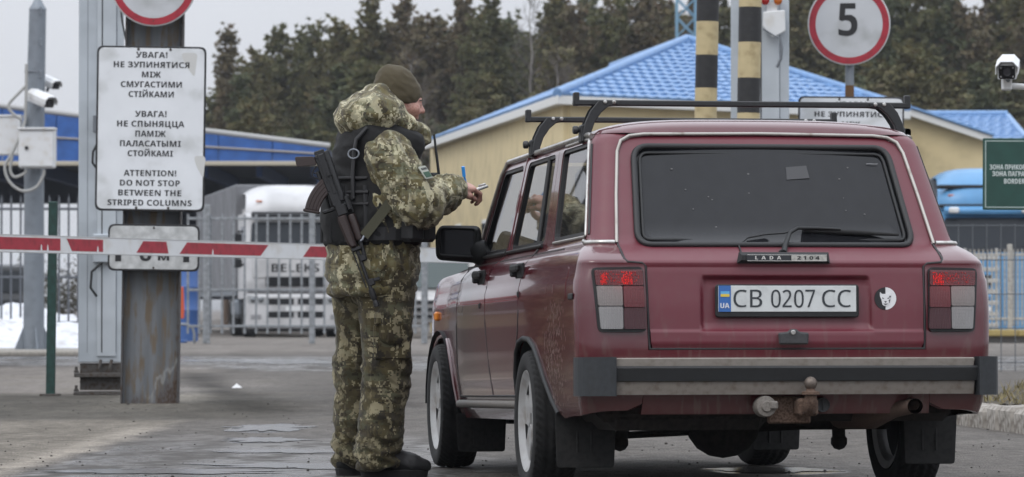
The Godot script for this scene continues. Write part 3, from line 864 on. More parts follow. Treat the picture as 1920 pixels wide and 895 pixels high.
func fences() -> void:
	var silver := worn(mat(0.34, 0.36, 0.38, 0.5, 0.3), ntex(0.03, 43, [0.0, g(0.7), 1.0, g(1.0)]), 1.0)
	var d := 78.0
	picket_fence("picket_fence", "tall grey steel picket fence in front of the white lorry", V(X(352, d), 0, -d), V(X(800, d), 0, -d), 21, Y(626, d), Y(402, d), [Y(410, d), Y(544, d), Y(612, d)], [[0.078, Y(384, d), 0.14], [0.52, Y(392, d), 0.12], [0.99, Y(392, d), 0.12]], silver, 0.045, false)
	var d2 := 74.0
	picket_fence("picket_fence", "dark spear-topped picket fence on snow behind the camera pole", V(X(-70, d2), 0, -d2), V(X(236, d2), 0, -d2), 17, Y(612, d2), Y(376, d2), [Y(392, d2), Y(520, d2), Y(605, d2)], [[0.02, Y(370, d2), 0.1], [0.98, Y(370, d2), 0.1]], worn(mat(0.13, 0.14, 0.16, 0.5, 0.3), M.grain, 1.0), 0.04)
	var d3 := 80.0
	var fr := picket_fence("picket_fence", "pale grey close-set picket fence at the right behind the red car", V(X(1690, d3), 0, -d3), V(X(1990, d3), 0, -d3), 37, Y(612, d3), Y(468, d3), [Y(478, d3), Y(598, d3)], [[0.28, Y(458, d3), 0.1], [0.68, Y(458, d3), 0.1]], worn(mat(0.44, 0.42, 0.38, 0.6), M.grain, 1.0), 0.035, false)
	part(fr, "plinth", bx(V(X(1840, d3), Y(620, d3) / 2, -d3 + 0.05), V(3.6, Y(620, d3), 0.5), 0.02), mat(0.22, 0.21, 0.20, 0.9))
	var yk := thing("yellow_kerb", "long yellow painted kerb under the right picket fence", "kerb", V(X(1840, d3), 0, -d3 + 0.35))
	for k in 6:
		part(yk, "kerb_stone", bx(V(-1.75 + k * 0.7, Y(618, d3) - 0.07, 0), V(0.69, 0.14, 0.3), 0.02), worn(mat(0.42, 0.32, 0.12, 0.8), M.grain, 3.0))
	# welded wire mesh fence nearer on the right
	var d4 := 44.0
	var wf := thing("wire_mesh_fence", "thin dark welded wire fence on the verge right of the car", "fence")
	var xa := X(1745, d4); var xb := X(2010, d4); var y0 := 0.0; var y1 := Y(420, d4)
	for k in 11:
		var x := lerpf(xa, xb, k / 10.0)
		part(wf, "wire", tb([V(x, y0, -d4), V(x, y1, -d4)], 0.006, 5), M.wire)
	for k in 5:
		var y := lerpf(y0 + 0.1, y1 - 0.02, k / 4.0)
		part(wf, "cross_wire", tb([V(xa, y, -d4), V(xb, y, -d4)], 0.006, 5), M.wire)

# ---------------------------------------------------------------- the kerb and verge right of the car
func kerb() -> void:
	var stone := worn(mat(0.40, 0.37, 0.33, 0.85), ntex(0.03, 44, [0.0, Color(0.45, 0.40, 0.36), 0.45, g(0.8), 1.0, g(1.0)]), 1.6, M.grain, 1.5)
	var p0 := V(X(1770, 24.6), 0, -24.6); var p1 := V(X(1985, 21.6), 0, -21.6)
	var o := thing("kerb", "row of rough whitewashed kerb stones along the grass verge at right", "kerb")
	var dir := (p1 - p0).normalized()
	var rng := RandomNumberGenerator.new(); rng.seed = 5
	var n := 8
	var len := (p1 - p0).length() / n
	for i in n:
		var mb := MB.new()
		mb.box(V(0, 0.045 + rng.randf() * 0.02, 0), V(len - 0.03 - rng.randf() * 0.05, 0.17, 0.17), 0.022)
		var q := part(o, "kerb_stone", mb, stone, p0.lerp(p1, (i + 0.5) / n))
		q.basis = Basis(dir, Vector3.UP, dir.cross(Vector3.UP)) * Basis.from_euler(V(rng.randfn(0, 0.05), rng.randfn(0, 0.06), rng.randfn(0, 0.03)))
	# verge: a bank of earth with dry grass
	var bank := MB.new()
	var nz := noise(1.1, 45, 3)
	var rows := []
	for j in 15:
		var s := j / 14.0
		var row := PackedVector3Array()
		for i in 31:
			var w := i / 30.0
			var base := p0.lerp(p1, w * 1.5 - 0.15)
			var p := base + V(0.25 + s * 3.0, 0, -s * 5.2)
			p.y = 0.115 + 0.15 * smoothstep(0.0, 0.3, s) + nz.get_noise_2d(p.x * 1.4, p.z) * 0.06 - 0.3 * smoothstep(0.75, 1.0, s)
			row.append(p)
		rows.append(row)
	bank.grid(rows, false, true)
	struct("verge", bank, worn(mat(0.105, 0.085, 0.055, 0.95), ntex(0.05, 46, [0.0, g(0.45), 1.0, g(1.0)]), 1.2))
	var blades := MB.new()
	for k in 4200:
		var w := rng.randf(); var s := pow(rng.randf(), 1.1) * 0.85
		var base: Vector3 = p0.lerp(p1, w * 1.5 - 0.15) + V(0.25 + s * 3.0, 0, -s * 5.2)
		base.y = 0.10 + 0.15 * smoothstep(0.0, 0.3, s) + nz.get_noise_2d(base.x * 1.4, base.z) * 0.06
		var h := rng.randf_range(0.03, 0.10)
		var lean := V(rng.randfn(), 0, rng.randfn()) * h * 0.6
		var side := V(rng.randfn(), 0, rng.randfn()).normalized() * 0.006
		var tn := rng.randf_range(0.7, 1.3)
		blades.tint = Color(tn, tn * rng.randf_range(0.85, 1.02), tn * rng.randf_range(0.6, 0.9))
		blades.tri(base - side, base + side, base + V(0, h, 0) + lean)
	var gm := mat(0.20, 0.17, 0.095, 0.9); gm.vertex_color_use_as_albedo = true
	var go := part(self, "dry_grass", blades, gm)
	go.set_meta("kind", "stuff")
	tag(go, "short dry yellowish grass on the verge behind the kerb", "grass")

# ---------------------------------------------------------------- the car; its own axes: x right, y up, z back, origin under the tailgate
const WT := [0.20, 0.69, 0.26, 0.725, 0.31, 0.75, 0.37, 0.768, 0.445, 0.7745, 0.455, 0.778, 0.55, 0.785, 0.70, 0.79, 0.822, 0.788, 0.836, 0.780, 0.90, 0.768, 0.94, 0.742, 0.962, 0.708, 0.975, 0.698, 0.99, 0.694, 1.37, 0.632, 1.40, 0.60, 1.43, 0.55]
const ZT := [0.20, -0.14, 0.27, -0.05, 0.34, 0.0, 0.40, 0.02, 0.50, 0.03, 0.575, 0.036, 0.75, 0.024, 0.868, 0.006, 0.876, -0.002, 0.884, 0.014, 0.90, -0.006, 0.93, -0.06, 0.95, -0.112, 0.965, -0.142, 1.36, -0.402, 1.385, -0.42, 1.43, -0.52]
func half_w(y: float) -> float: return soft(WT, y)
func rear_z(y: float) -> float: return soft(ZT, y, 0.008)
const RC := 0.075
const ZF := -4.0
func side_pt(z: float, y: float, s: float) -> Vector3:
	var w := half_w(y)
	w -= 0.036 * smoothstep(-2.6, -3.4, z)
	if z < -3.55: w -= 0.05 * pow((-3.55 - z) / 0.5, 2.0)
	return V(s * w, y, z)
# q 0..1 along the side, 1..2 round the rear corner, 2..3 across the back
func hull_pt(q: float, y: float, s: float) -> Vector3:
	var w := half_w(y); var zr := rear_z(y)
	if q <= 1.0: return V(s * w, y, lerpf(ZF, zr - RC, q))
	if q <= 2.0:
		var a := (q - 1.0) * PI * 0.5
		return V(s * (w - RC + RC * cos(a)), y, zr - RC + RC * sin(a))
	return V(s * lerpf(w - RC, 0.0, q - 2.0), y, zr)
func q_z(z: float, y: float) -> float: return (z - ZF) / (rear_z(y) - RC - ZF)
func q_x(x: float, y: float) -> float: return 2.0 + (half_w(y) - RC - x) / (half_w(y) - RC)
func hull_poly(pts: Array) -> PackedVector2Array:   # ["z" or "x", value, y] ... edges cut fine before they are mapped
	var r := PackedVector2Array()
	for i in pts.size():
		var a: Array = pts[i]; var b: Array = pts[(i + 1) % pts.size()]
		var qa := q_z(a[1], a[2]) if a[0] == "z" else q_x(a[1], a[2]); var qb := q_z(b[1], b[2]) if b[0] == "z" else q_x(b[1], b[2])
		var n := maxi(1, int(absf(a[2] - b[2]) / 0.03))
		for k in n:
			var w := float(k) / n
			var y := lerpf(a[2], b[2], w)
			if a[0] == b[0]:
				var v := lerpf(a[1], b[1], w)
				r.append(Vector2(q_z(v, y) if a[0] == "z" else q_x(v, y), y))
			else: r.append(Vector2(lerpf(qa, qb, w), y))
	return r
func hull_uv(q: float, y: float) -> Vector2:
	var u := lerpf(0.0, 4.0, q) if q <= 1.0 else (4.0 + (q - 1.0) * 0.12 if q <= 2.0 else 4.12 + (q - 2.0) * 0.7)
	return Vector2(u / 2.0, 1.5 - y)
func tailgate_z(x: float, y: float) -> float:
	var z := rear_z(y)
	var u := smoothstep(0.322, 0.303, absf(x) - (0.83 - y) * 0.05) * smoothstep(0.842, 0.822, y) * smoothstep(0.625, 0.665, y)
	z -= 0.020 * u
	z += 0.008 * smoothstep(0.64, 0.632, y) * smoothstep(0.575, 0.59, y)
	return z - 0.012 * x * x

func lamp_pt(x: float, y: float, d: float) -> Vector3:
	return V(x, y, rear_z(minf(y, 0.866)) + d - smoothstep(0.66, 0.735, absf(x)) * 0.012)

func paint_dirt() -> ImageTexture:   # dust and dried splashes: heavier towards the sills, streaked behind the wheels
	var w := 512; var h := 384
	var im := Image.create(w, h, false, Image.FORMAT_RGBA8)
	var a := noise(0.012, 81, 4); var b := noise(0.06, 82, 3); var c := noise(0.05, 83, 2)
	for j in h:
		var y := 1.5 * (1.0 - (j + 0.5) / h)
		for i in w:
			var low := smoothstep(0.62, 0.30, y + a.get_noise_2d(i, j) * 0.08)
			var s := 0.01 + 0.32 * low + 0.05 * a.get_noise_2d(i * 1.5, j * 1.5) + 0.07 * b.get_noise_2d(i, j)
			s += 0.22 * smoothstep(0.28, 0.5, c.get_noise_2d(i * 2.4, j * 0.35)) * smoothstep(0.85, 0.5, y)
			im.set_pixel(i, j, Color(lin(0.125, 0.098, 0.085), clampf(s, 0.0, 0.85)))
	return ImageTexture.create_from_image(im)

func car() -> void:
	var o := thing("station_wagon", "dark red old estate car with roof bars and number plate seen from behind", "car", V(1.012, 0.0, -14.25), deg_to_rad(9.8))
	o.rotation.x = -0.021
	var paint := mat(0.075, 0.005, 0.011, 0.22)
	paint.clearcoat_enabled = true; paint.clearcoat = 0.6; paint.clearcoat_roughness = 0.05
	paint.detail_enabled = true; paint.detail_blend_mode = BaseMaterial3D.BLEND_MODE_MIX; paint.detail_uv_layer = BaseMaterial3D.DETAIL_UV_1
	paint.detail_albedo = paint_dirt(); paint.uv1_scale = V(0.5, 1.0 / 1.5, 1)
	var dusty: StandardMaterial3D = paint.duplicate()
	dusty.albedo_color = lin(0.105, 0.010, 0.020); dusty.roughness = 0.5; dusty.clearcoat = 0.25; dusty.clearcoat_roughness = 0.3
	var chrome := worn(mat(0.55, 0.54, 0.52, 0.28, 0.75), ntex(0.03, 84, [0.0, Color(0.55, 0.5, 0.45), 0.4, g(0.9), 1.0, g(1.0)]), 3.0)
	var seal := mat(0.010, 0.010, 0.011, 0.55)
	var glass := mat(0.018, 0.021, 0.024, 0.03)
	glass.transparency = BaseMaterial3D.TRANSPARENCY_ALPHA; glass.albedo_color.a = 0.55
	var tinted := worn(mat(0.014, 0.0145, 0.017, 0.07), ntex(0.02, 85, [0.0, g(0.82), 1.0, g(1.0)]), 2.0)
	tinted.metallic_specular = 0.36
	tinted.roughness_texture = ntex(0.01, 86, [0.0, g(0.75), 1.0, g(1.0)])
	var alu := worn(mat(0.25, 0.225, 0.20, 0.6, 0.15), ntex(0.025, 87, [0.0, Color(0.82, 0.79, 0.76), 0.5, g(0.95), 1.0, g(1.0)]), 3.5)
	var alu_low := worn(mat(0.155, 0.135, 0.118, 0.7, 0.1), ntex(0.025, 97, [0.0, Color(0.76, 0.72, 0.68), 0.5, g(0.94), 1.0, g(1.0)]), 3.5)
	M.chrome = chrome; M.paint = paint
	var lining := mat(0.030, 0.030, 0.032, 0.9)

	# ---- sides
	var ylines := [0.26, 0.30, 0.34, 0.37, 0.41, 0.445, 0.455, 0.50, 0.55, 0.60, 0.65, 0.70, 0.76, 0.822, 0.829, 0.836, 0.86, 0.884, 0.90, 0.914, 0.928, 0.94, 0.952, 0.962, 0.975, 0.99]
	for s in [-1.0, 1.0]:
		var sfn := func(z: float, y: float) -> Vector3: return side_pt(z, y, s)
		var hfn := func(q: float, y: float) -> Vector3: return hull_pt(q, y, s)
		var suv := func(z: float, y: float) -> Vector2: return Vector2((z - ZF), 1.5 - y)
		var outv := V(s, 0, 0)
		# quarter panel with the rear corner
		var qp := hull_poly([["z", -1.255, 0.985], ["z", -1.235, 0.90], ["z", -1.215, 0.72], ["z", -1.235, 0.655], ["z", -1.30, 0.555], ["z", -1.335, 0.47], ["z", -1.345, 0.40], ["z", -1.33, 0.40], ["z", -1.322, 0.48], ["z", -1.27, 0.575], ["z", -1.20, 0.615], ["z", -1.10, 0.628], ["z", -0.98, 0.622], ["z", -0.87, 0.593], ["z", -0.77, 0.535], ["z", -0.68, 0.462], ["z", -0.58, 0.392], ["z", -0.50, 0.335], ["z", -0.42, 0.315], ["z", -0.20, 0.325], ["x", 0.60, 0.345], ["x", 0.545, 0.37], ["x", 0.526, 0.565], ["x", 0.529, 0.70], ["x", 0.532, 0.880], ["x", 0.545, 0.891], ["x", 0.598, 0.895], ["x", 0.609, 0.907], ["x", 0.609, 0.972], ["z", -0.25, 0.985]])
		var mb := MB.new()
		mb.panel(qp, hfn, steps(0.66, 0.92, 10) + [0.94, 0.96, 0.98, 1.0, 1.12, 1.25, 1.4, 1.55, 1.7, 1.85, 1.95, 2.0, 2.06, 2.12, 2.2, 2.3], ylines, (V(s, 0, 0.9)).normalized(), 0.02, [], hull_uv)
		var qo := part(o, "quarter_panel", mb, paint)
		if s < 0:
			var lid := MB.new()
			lid.panel(rect(0.235, 0.125, 0.02, 3, Vector2(-0.32, 0.815)), func(z: float, y: float) -> Vector3: return side_pt(z, y, s * 1.002), steps(-0.45, -0.18, 3), [0.74, 0.78, 0.822, 0.829, 0.836, 0.86, 0.89], outv, 0.004, [], suv)
			part(qo, "fuel_flap", lid, paint)
			part(qo, "side_badge", bx(V(-0.792, 0.765, -0.085), V(0.006, 0.022, 0.085), 0.003), M.black)
		if s < 0:   # dried mud thrown up behind the rear wheel
			var splash := MB.new()
			var rm := RandomNumberGenerator.new(); rm.seed = 33
			for k in 330:
				var z := -0.46 + rm.randfn(0, 0.11); var y := 0.56 + rm.randfn(0, 0.13)
				if y < 0.36 or y > 0.84 or z > -0.10 or z < -0.70: continue
				if Vector2(z + 1.0, y - 0.28).length() < 0.42: continue
				var p := side_pt(z, y, s)
				splash.ball(p, V(0.001, rm.randf_range(0.002, 0.014), rm.randf_range(0.0007, 0.0017)), 6, Basis(Vector3.RIGHT, rm.randfn(0.25, 0.3)))
			part(qo, "mud_splash", splash, mat(0.16, 0.13, 0.115, 0.9)).set_meta("kind", "stuff")
		var lip := []
		for p in [[-1.33, 0.40], [-1.322, 0.48], [-1.27, 0.575], [-1.20, 0.615], [-1.10, 0.628], [-0.98, 0.622], [-0.87, 0.593], [-0.77, 0.535], [-0.68, 0.462], [-0.58, 0.392], [-0.50, 0.335]]:
			lip.append(V(s * (half_w(p[1]) + 0.002), p[1] - 0.004, p[0] - 0.004))
		part(qo, "arch_lip", tb(lip, 0.011, 6), M.black)
		# doors
		var rd := P2([-1.268, 0.985, -1.248, 0.90, -1.228, 0.72, -1.248, 0.655, -1.312, 0.555, -1.347, 0.47, -1.357, 0.398, -1.925, 0.398, -1.957, 0.50, -2.02, 0.70, -2.042, 0.85, -2.07, 0.985])
		mb = MB.new()
		mb.panel(rd, sfn, steps(-2.1, -1.2, 12), ylines, outv, 0.03, [], suv)
		var door_r := part(o, "rear_door", mb, paint)
		var fd := P2([-1.938, 0.398, -1.97, 0.50, -2.033, 0.70, -2.055, 0.85, -2.083, 0.985, -2.76, 0.985, -2.82, 0.90, -2.83, 0.7, -2.84, 0.55, -2.83, 0.398])
		mb = MB.new()
		mb.panel(fd, sfn, steps(-2.9, -1.9, 13), ylines, outv, 0.03, [], suv)
		var door_f := part(o, "front_door", mb, paint)
		# dark rubber deep in the shut lines
		for line in [[[-1.262, 0.985], [-1.242, 0.90], [-1.222, 0.72], [-1.242, 0.655], [-1.306, 0.555], [-1.341, 0.47], [-1.351, 0.398]], [[-1.932, 0.398], [-1.964, 0.50], [-2.027, 0.70], [-2.049, 0.85], [-2.077, 0.985]], [[-2.79, 0.94], [-2.827, 0.90], [-2.837, 0.7], [-2.847, 0.55], [-2.837, 0.398]], [[-1.355, 0.396], [-1.93, 0.396], [-2.83, 0.396]]]:
			var pts := []
			for p in line: pts.append(side_pt(p[0], p[1], s) - V(s * 0.003, 0, 0))
			part(o, "door_seal", tb(pts, 0.0062, 6), seal)
		# front wing
		var wing := P2([-2.842, 0.398, -2.853, 0.55, -2.843, 0.70, -2.833, 0.90, -2.80, 0.962, -4.03, 0.925, -4.05, 0.80, -4.04, 0.45, -3.84, 0.42, -3.80, 0.50, -3.73, 0.57, -3.63, 0.63, -3.50, 0.665, -3.38, 0.67, -3.26, 0.645, -3.16, 0.59, -3.09, 0.52, -3.04, 0.44, -2.99, 0.35, -2.92, 0.30, -2.84, 0.30])
		mb = MB.new()
		mb.panel(wing, sfn, steps(-4.1, -2.8, 20), ylines, outv, 0.03, [], suv)
		var wo := part(o, "front_wing", mb, paint)
		lip = []
		for p in [[-3.80, 0.50], [-3.73, 0.57], [-3.63, 0.63], [-3.50, 0.665], [-3.38, 0.67], [-3.26, 0.645], [-3.16, 0.59], [-3.09, 0.52], [-3.04, 0.44], [-2.99, 0.35]]:
			lip.append(side_pt(p[0], p[1], s) + V(s * 0.002, -0.004, 0))
		part(wo, "arch_lip", tb(lip, 0.011, 6), paint)
		var ind := MB.new()
		ind.box(V(s * 0.756, 0.757, -3.57), V(0.024, 0.042, 0.060), 0.008)
		var am := mat(0.55, 0.17, 0.01, 0.25)
		part(o, "side_indicator", ind, am)
		# sill
		mb = MB.new()
		mb.panel(P2([-1.345, 0.395, -1.345, 0.30, -2.98, 0.30, -2.84, 0.395]), func(z: float, y: float) -> Vector3: return side_pt(z, y, s) - V(s * 0.014, 0, 0), steps(-3.0, -1.3, 14), ylines, outv, 0.05, [], suv)
		var sill := part(o, "sill", mb, paint)
		mb = MB.new()
		mb.tube([V(s * 0.765, 0.362, -1.36), V(s * 0.768, 0.362, -2.1), V(s * 0.765, 0.362, -2.86)], 0.017, 8)
		part(sill, "sill_strip", mb, worn(mat(0.16, 0.145, 0.13, 0.6), M.grain, 3.0))
		# handles
		for q in [[door_r, -1.27], [door_f, -2.21]]:
			mb = MB.new()
			var hx: float = s * half_w(0.895)
			mb.box(V(hx + s * 0.004, 0.895, q[1]), V(0.012, 0.062, 0.16), 0.005)
			mb.box(V(hx + s * 0.028, 0.905, q[1] + 0.01), V(0.02, 0.030, 0.15), 0.008)
			mb.box(V(hx + s * 0.016, 0.898, q[1] - 0.06), V(0.036, 0.052, 0.028), 0.006)
			part(q[0], "handle", mb, M.black)
			part(q[0], "lock", bx(V(s * half_w(0.80), 0.775 if q[1] < -2 else 0.80, q[1] + 0.05), V(0.012, 0.026, 0.02), 0.005), M.black)
		# greenhouse: frames with openings, seals, panes
		var frames := [["quarter_window_frame", [-1.10, 0.985, -0.262, 0.985, -0.505, 1.385, -1.14, 1.385], [-0.985, 1.000, -0.285, 1.000, -0.525, 1.362, -1.065, 1.362], o], ["window_frame", [-1.995, 0.985, -1.105, 0.985, -1.145, 1.385, -1.885, 1.385], [-1.950, 1.000, -1.165, 1.000, -1.205, 1.358, -1.825, 1.358], door_r], ["window_frame", [-2.77, 0.985, -2.0, 0.985, -1.89, 1.385, -2.44, 1.385], [-2.72, 1.000, -2.045, 1.000, -1.935, 1.355, -2.43, 1.355], door_f]]
		for fr in frames:
			var hole := rounded(P2(fr[2]), 0.045, 4)
			if Geometry2D.is_polygon_clockwise(hole): hole.reverse()
			mb = MB.new()
			mb.panel(P2(fr[1]), sfn, steps(-2.8, -0.25, 20), [0.98, 0.99, 1.05, 1.15, 1.25, 1.35, 1.365, 1.38, 1.39], outv, 0.025, [hole], suv)
			var fo := part(fr[3], fr[0], mb, paint)
			var inner: PackedVector2Array = Geometry2D.offset_polygon(hole, -0.014)[0]
			mb = MB.new()
			mb.panel(Geometry2D.offset_polygon(hole, 0.004)[0], func(z: float, y: float) -> Vector3: return side_pt(z, y, s) - V(s * 0.004, 0, 0), steps(-2.8, -0.25, 20), [0.98, 1.1, 1.25, 1.39], outv, 0.02, [inner], suv)
			part(fo if fr[3] == o else fr[3], "window_seal", mb, seal)
			mb = MB.new()
			mb.panel(Geometry2D.offset_polygon(hole, -0.012)[0], func(z: float, y: float) -> Vector3: return side_pt(z, y, s) - V(s * 0.014, 0, 0), steps(-2.8, -0.25, 6), [0.98, 1.2, 1.39], outv, 0.0, [], suv)
			part(fo if fr[3] == o else fr[3], "window", mb, glass)
			if fr[0] == "quarter_window_frame":   # bright trim round the fixed pane
				var ring := []
				for p in [[-0.94, 0.992], [-0.40, 0.992], [-0.285, 0.992], [-0.277, 1.0], [-0.40, 1.19], [-0.515, 1.362], [-0.53, 1.372], [-0.60, 1.376], [-1.02, 1.376]]: ring.append(V(s * (half_w(p[1]) + 0.003), p[1], p[0]))
				part(fo, "trim", tb(ring, 0.0065, 6), chrome)
		part(door_r, "vent_bar", tb([V(s * (half_w(1.0) - 0.008), 1.0, -1.33), V(s * (half_w(1.355) - 0.008), 1.355, -1.375)], 0.011, 6), seal)
		part(door_r, "belt_strip", tb([V(s * 0.700, 0.992, -1.17), V(s * 0.700, 0.992, -1.99)], 0.008, 6), seal)
		part(door_f, "belt_strip", tb([V(s * 0.700, 0.992, -2.02), V(s * 0.700, 0.992, -2.75)], 0.008, 6), seal)
		part(o, "centre_pillar", tb([V(s * 0.690, 0.985, -2.0), V(s * 0.622, 1.385, -1.885)], 0.010, 6), paint)
		# rear pillar
		var dp := hull_poly([["z", -0.258, 0.972], ["x", 0.612, 0.972], ["x", 0.585, 1.16], ["x", 0.556, 1.33], ["x", 0.53, 1.375], ["x", 0.48, 1.395], ["x", 0.40, 1.402], ["z", -0.60, 1.402], ["z", -0.495, 1.385], ["z", -0.38, 1.18]])
		mb = MB.new()
		mb.panel(dp, hfn, [0.80, 0.86, 0.90, 0.94, 0.97, 1.0, 1.15, 1.3, 1.5, 1.7, 1.85, 2.0, 2.1, 2.2, 2.4], [0.97, 0.98, 1.0, 1.1, 1.2, 1.3, 1.35, 1.37, 1.385, 1.40, 1.41], V(s, 0, 0.9).normalized(), 0.02, [], hull_uv)
		var pil := part(o, "rear_pillar", mb, dusty)
		part(pil, "vent_groove", tb([hull_pt(1.12, 1.0, s) + V(s, 0, 0.3) * 0.001, hull_pt(1.12, 1.18, s) + V(s, 0, 0.3) * 0.001, hull_pt(1.12, 1.35, s) + V(s, 0, 0.3) * 0.001], 0.004, 5), seal)
		part(pil, "vent_groove", tb([hull_pt(1.0, 1.0, s), hull_pt(1.0, 1.18, s), hull_pt(1.0, 1.35, s)], 0.004, 5), seal)
		mb = MB.new()   # bright belt strip round the corner
		var bs := []
		for q in [1.0, 1.2, 1.4, 1.6, 1.8, 2.0]: bs.append(hull_pt(q, 0.967, s) + V(s * cos((q - 1.0) * PI / 2), 0, sin((q - 1.0) * PI / 2)) * 0.004)
		bs.push_front(V(s * (half_w(0.975) + 0.004), 0.975, -0.27)); bs.append(hull_pt(q_x(0.615, 0.967), 0.967, s) + V(0, 0, 0.004))
		mb.tube(bs, 0.010, 6)
		part(o, "belt_trim", mb, chrome)
		# gutter along the roof
		var gut := []
		for z in [-0.52, -0.56, -0.75, -1.2, -1.7, -2.2, -2.38, -2.46, -2.55, -2.75, -2.86]:
			var y: float = 1.393 if z > -2.4 else lerpf(1.385, 0.985, clampf((-2.42 - z) / 0.4, 0, 1))
			gut.append(V(s * (half_w(y) + (0.018 if z > -2.4 else 0.002)), y - (0.008 if z > -0.54 else 0.0), z))
		part(o, "roof_gutter", tb(gut, 0.011, 6), chrome)
		part(o, "windscreen_pillar", tb([V(s * 0.668, 0.97, -2.86), V(s * 0.60, 1.385, -2.47)], 0.028, 8), paint)

	# ---- roof
	var rows := []
	for j in 41:
		var z := lerpf(-0.418, -2.62, pow(j / 40.0, 1.5))
		var hw := 0.612
		if z > -0.52: hw = 0.612 - 0.10 + sqrt(maxf(0.0, 0.01 - pow(z + 0.52, 2)))
		var k := 1.0
		if z > -0.64: k = pow(maxf(0.0, 1.0 - pow((z + 0.64) / 0.222, 2.4)), 0.5)
		if z < -2.1: k = 1.0 - 0.75 * pow((-2.1 - z) / 0.52, 2.0)
		var row := PackedVector3Array()
		for i in 33:
			var t := lerpf(-1.0, 1.0, i / 32.0)
			t = signf(t) * (1.0 - pow(1.0 - absf(t), 1.35))
			row.append(V(hw * t, 1.392 + (0.058 * pow(maxf(0.0, 1.0 - pow(absf(t), 4.4)), 0.55) + 0.008 * (1 - t * t)) * k, z))
		rows.append(row)
	var mb := MB.new()
	mb.grid(rows, false, false)
	var hw2 := []
	part(o, "roof", mb, paint)

	# ---- tailgate
	var tp := PackedVector2Array()
	var half := [0.0, 0.574, 0.508, 0.574, 0.515, 0.59, 0.519, 0.70, 0.522, 0.870, 0.536, 0.880, 0.590, 0.885, 0.599, 0.898, 0.599, 0.965, 0.575, 1.15, 0.549, 1.318, 0.530, 1.355, 0.495, 1.374, 0.44, 1.381, 0.0, 1.386]
	for i in range(0, half.size(), 2): tp.append(Vector2(half[i], half[i + 1]))
	for i in range(half.size() - 4, 0, -2): tp.append(Vector2(-half[i], half[i + 1]))
	var tfn := func(x: float, y: float) -> Vector3: return V(x, y, tailgate_z(x, y))
	var tuv := func(x: float, y: float) -> Vector2: return Vector2(x + 5.3, 1.5 - y)
	var ghole := rounded(P2([-0.522, 0.960, 0.522, 0.960, 0.487, 1.330, -0.487, 1.330]), 0.05, 6)
	mb = MB.new()
	mb.panel(tp, tfn, steps(-0.61, -0.35, 8) + [-0.335, -0.32, -0.305, -0.29, -0.275, -0.26] + steps(-0.2, 0.2, 6) + [0.26, 0.275, 0.29, 0.305, 0.32, 0.335] + steps(0.35, 0.61, 8), [0.57, 0.58, 0.60, 0.615, 0.628, 0.636, 0.645, 0.66, 0.67, 0.70, 0.76, 0.80, 0.822, 0.83, 0.837, 0.845, 0.86, 0.868, 0.872, 0.876, 0.88, 0.884, 0.89, 0.90, 0.915, 0.93, 0.94, 0.95, 0.958, 0.965, 1.0, 1.1, 1.2, 1.3, 1.36, 1.39], V(0, 0, 1), 0.02, [ghole], tuv)
	var gate := part(o, "tailgate", mb, dusty)
	var ring := []
	for p in Geometry2D.offset_polygon(ghole, 0.006)[0]: ring.append(tfn.call(p.x, p.y) + V(0, 0.003, 0.006))
	ring.append(ring[0]); ring.append(ring[1])
	part(gate, "window_seal", tb(ring, 0.012, 8, false), seal)
	ring = []
	for p in Geometry2D.offset_polygon(ghole, -0.017)[0]: ring.append(tfn.call(p.x, p.y) + V(0, 0.0, 0.002))
	ring.append(ring[0]); ring.append(ring[1])
	part(gate, "inner_seal", tb(ring, 0.007, 6, false), M.black)
	mb = MB.new()
	mb.panel(ghole, func(x: float, y: float) -> Vector3: return V(x, y, tailgate_z(x, y) - 0.006 + 0.014 * (1.0 - pow(x / 0.52, 2.0))), steps(-0.53, 0.53, 12), steps(0.95, 1.34, 4), V(0, 0, 1), 0.0, [], tuv)
	var rw := part(gate, "rear_window", mb, tinted)
	mb = MB.new(); mb.prism(P2([-0.045, -0.03, 0.045, -0.022, 0.04, 0.036, -0.04, 0.028]), 0.002, Transform3D(Basis(Vector3.RIGHT, -0.56), V(0.125, 1.235, tailgate_z(0.125, 1.235) + 0.009)))
	part(gate, "faded_paper", mb, mat(0.038, 0.038, 0.041, 0.6))
	mb = MB.new()
	var rs := RandomNumberGenerator.new(); rs.seed = 4
	for k in 14:
		var px := rs.randf_range(-0.45, 0.45); var py := rs.randf_range(0.99, 1.30); var r := rs.randf_range(0.0012, 0.0035)
		mb.ball(V(px, py, tailgate_z(px, py) + 0.008 - 0.006 * px * px), V(r * 1.4, r, 0.001), 6)
	part(gate, "dried_splashes", mb, mat(0.16, 0.16, 0.16, 0.8)).set_meta("kind", "stuff")
	# pale sticker remnants low on the glass corner
	lettering(gate, "~", 0.045, 0.012, mat(0.25, 0.25, 0.26, 0.6), Transform3D(Basis(Vector3.RIGHT, -0.55), V(0.425, 1.275, tailgate_z(0.425, 1.275) + 0.006)), true, "window_mark")
	# bright moulding round the opening
	ring = []
	for i in range(14, half.size(), 2): ring.append(V(half[i] + 0.008, half[i + 1] + (0.006 if half[i + 1] > 1.34 else 0.0), tailgate_z(half[i], half[i + 1]) + 0.007))
	for i in range(half.size() - 4, 13, -2): ring.append(V(-half[i] - 0.008, half[i + 1] + (0.006 if half[i + 1] > 1.34 else 0.0), tailgate_z(half[i], half[i + 1]) + 0.007))
	ring = ring.slice(1, ring.size() - 1)
	part(o, "tailgate_moulding", tb(ring, 0.0065, 6), worn(mat(0.42, 0.40, 0.37, 0.45, 0.4), ntex(0.02, 88, [0.0, Color(0.6, 0.52, 0.46), 0.25, g(0.94), 1.0, g(1.0)]), 2.0))
	# dark channel behind the shut lines
	mb = MB.new()
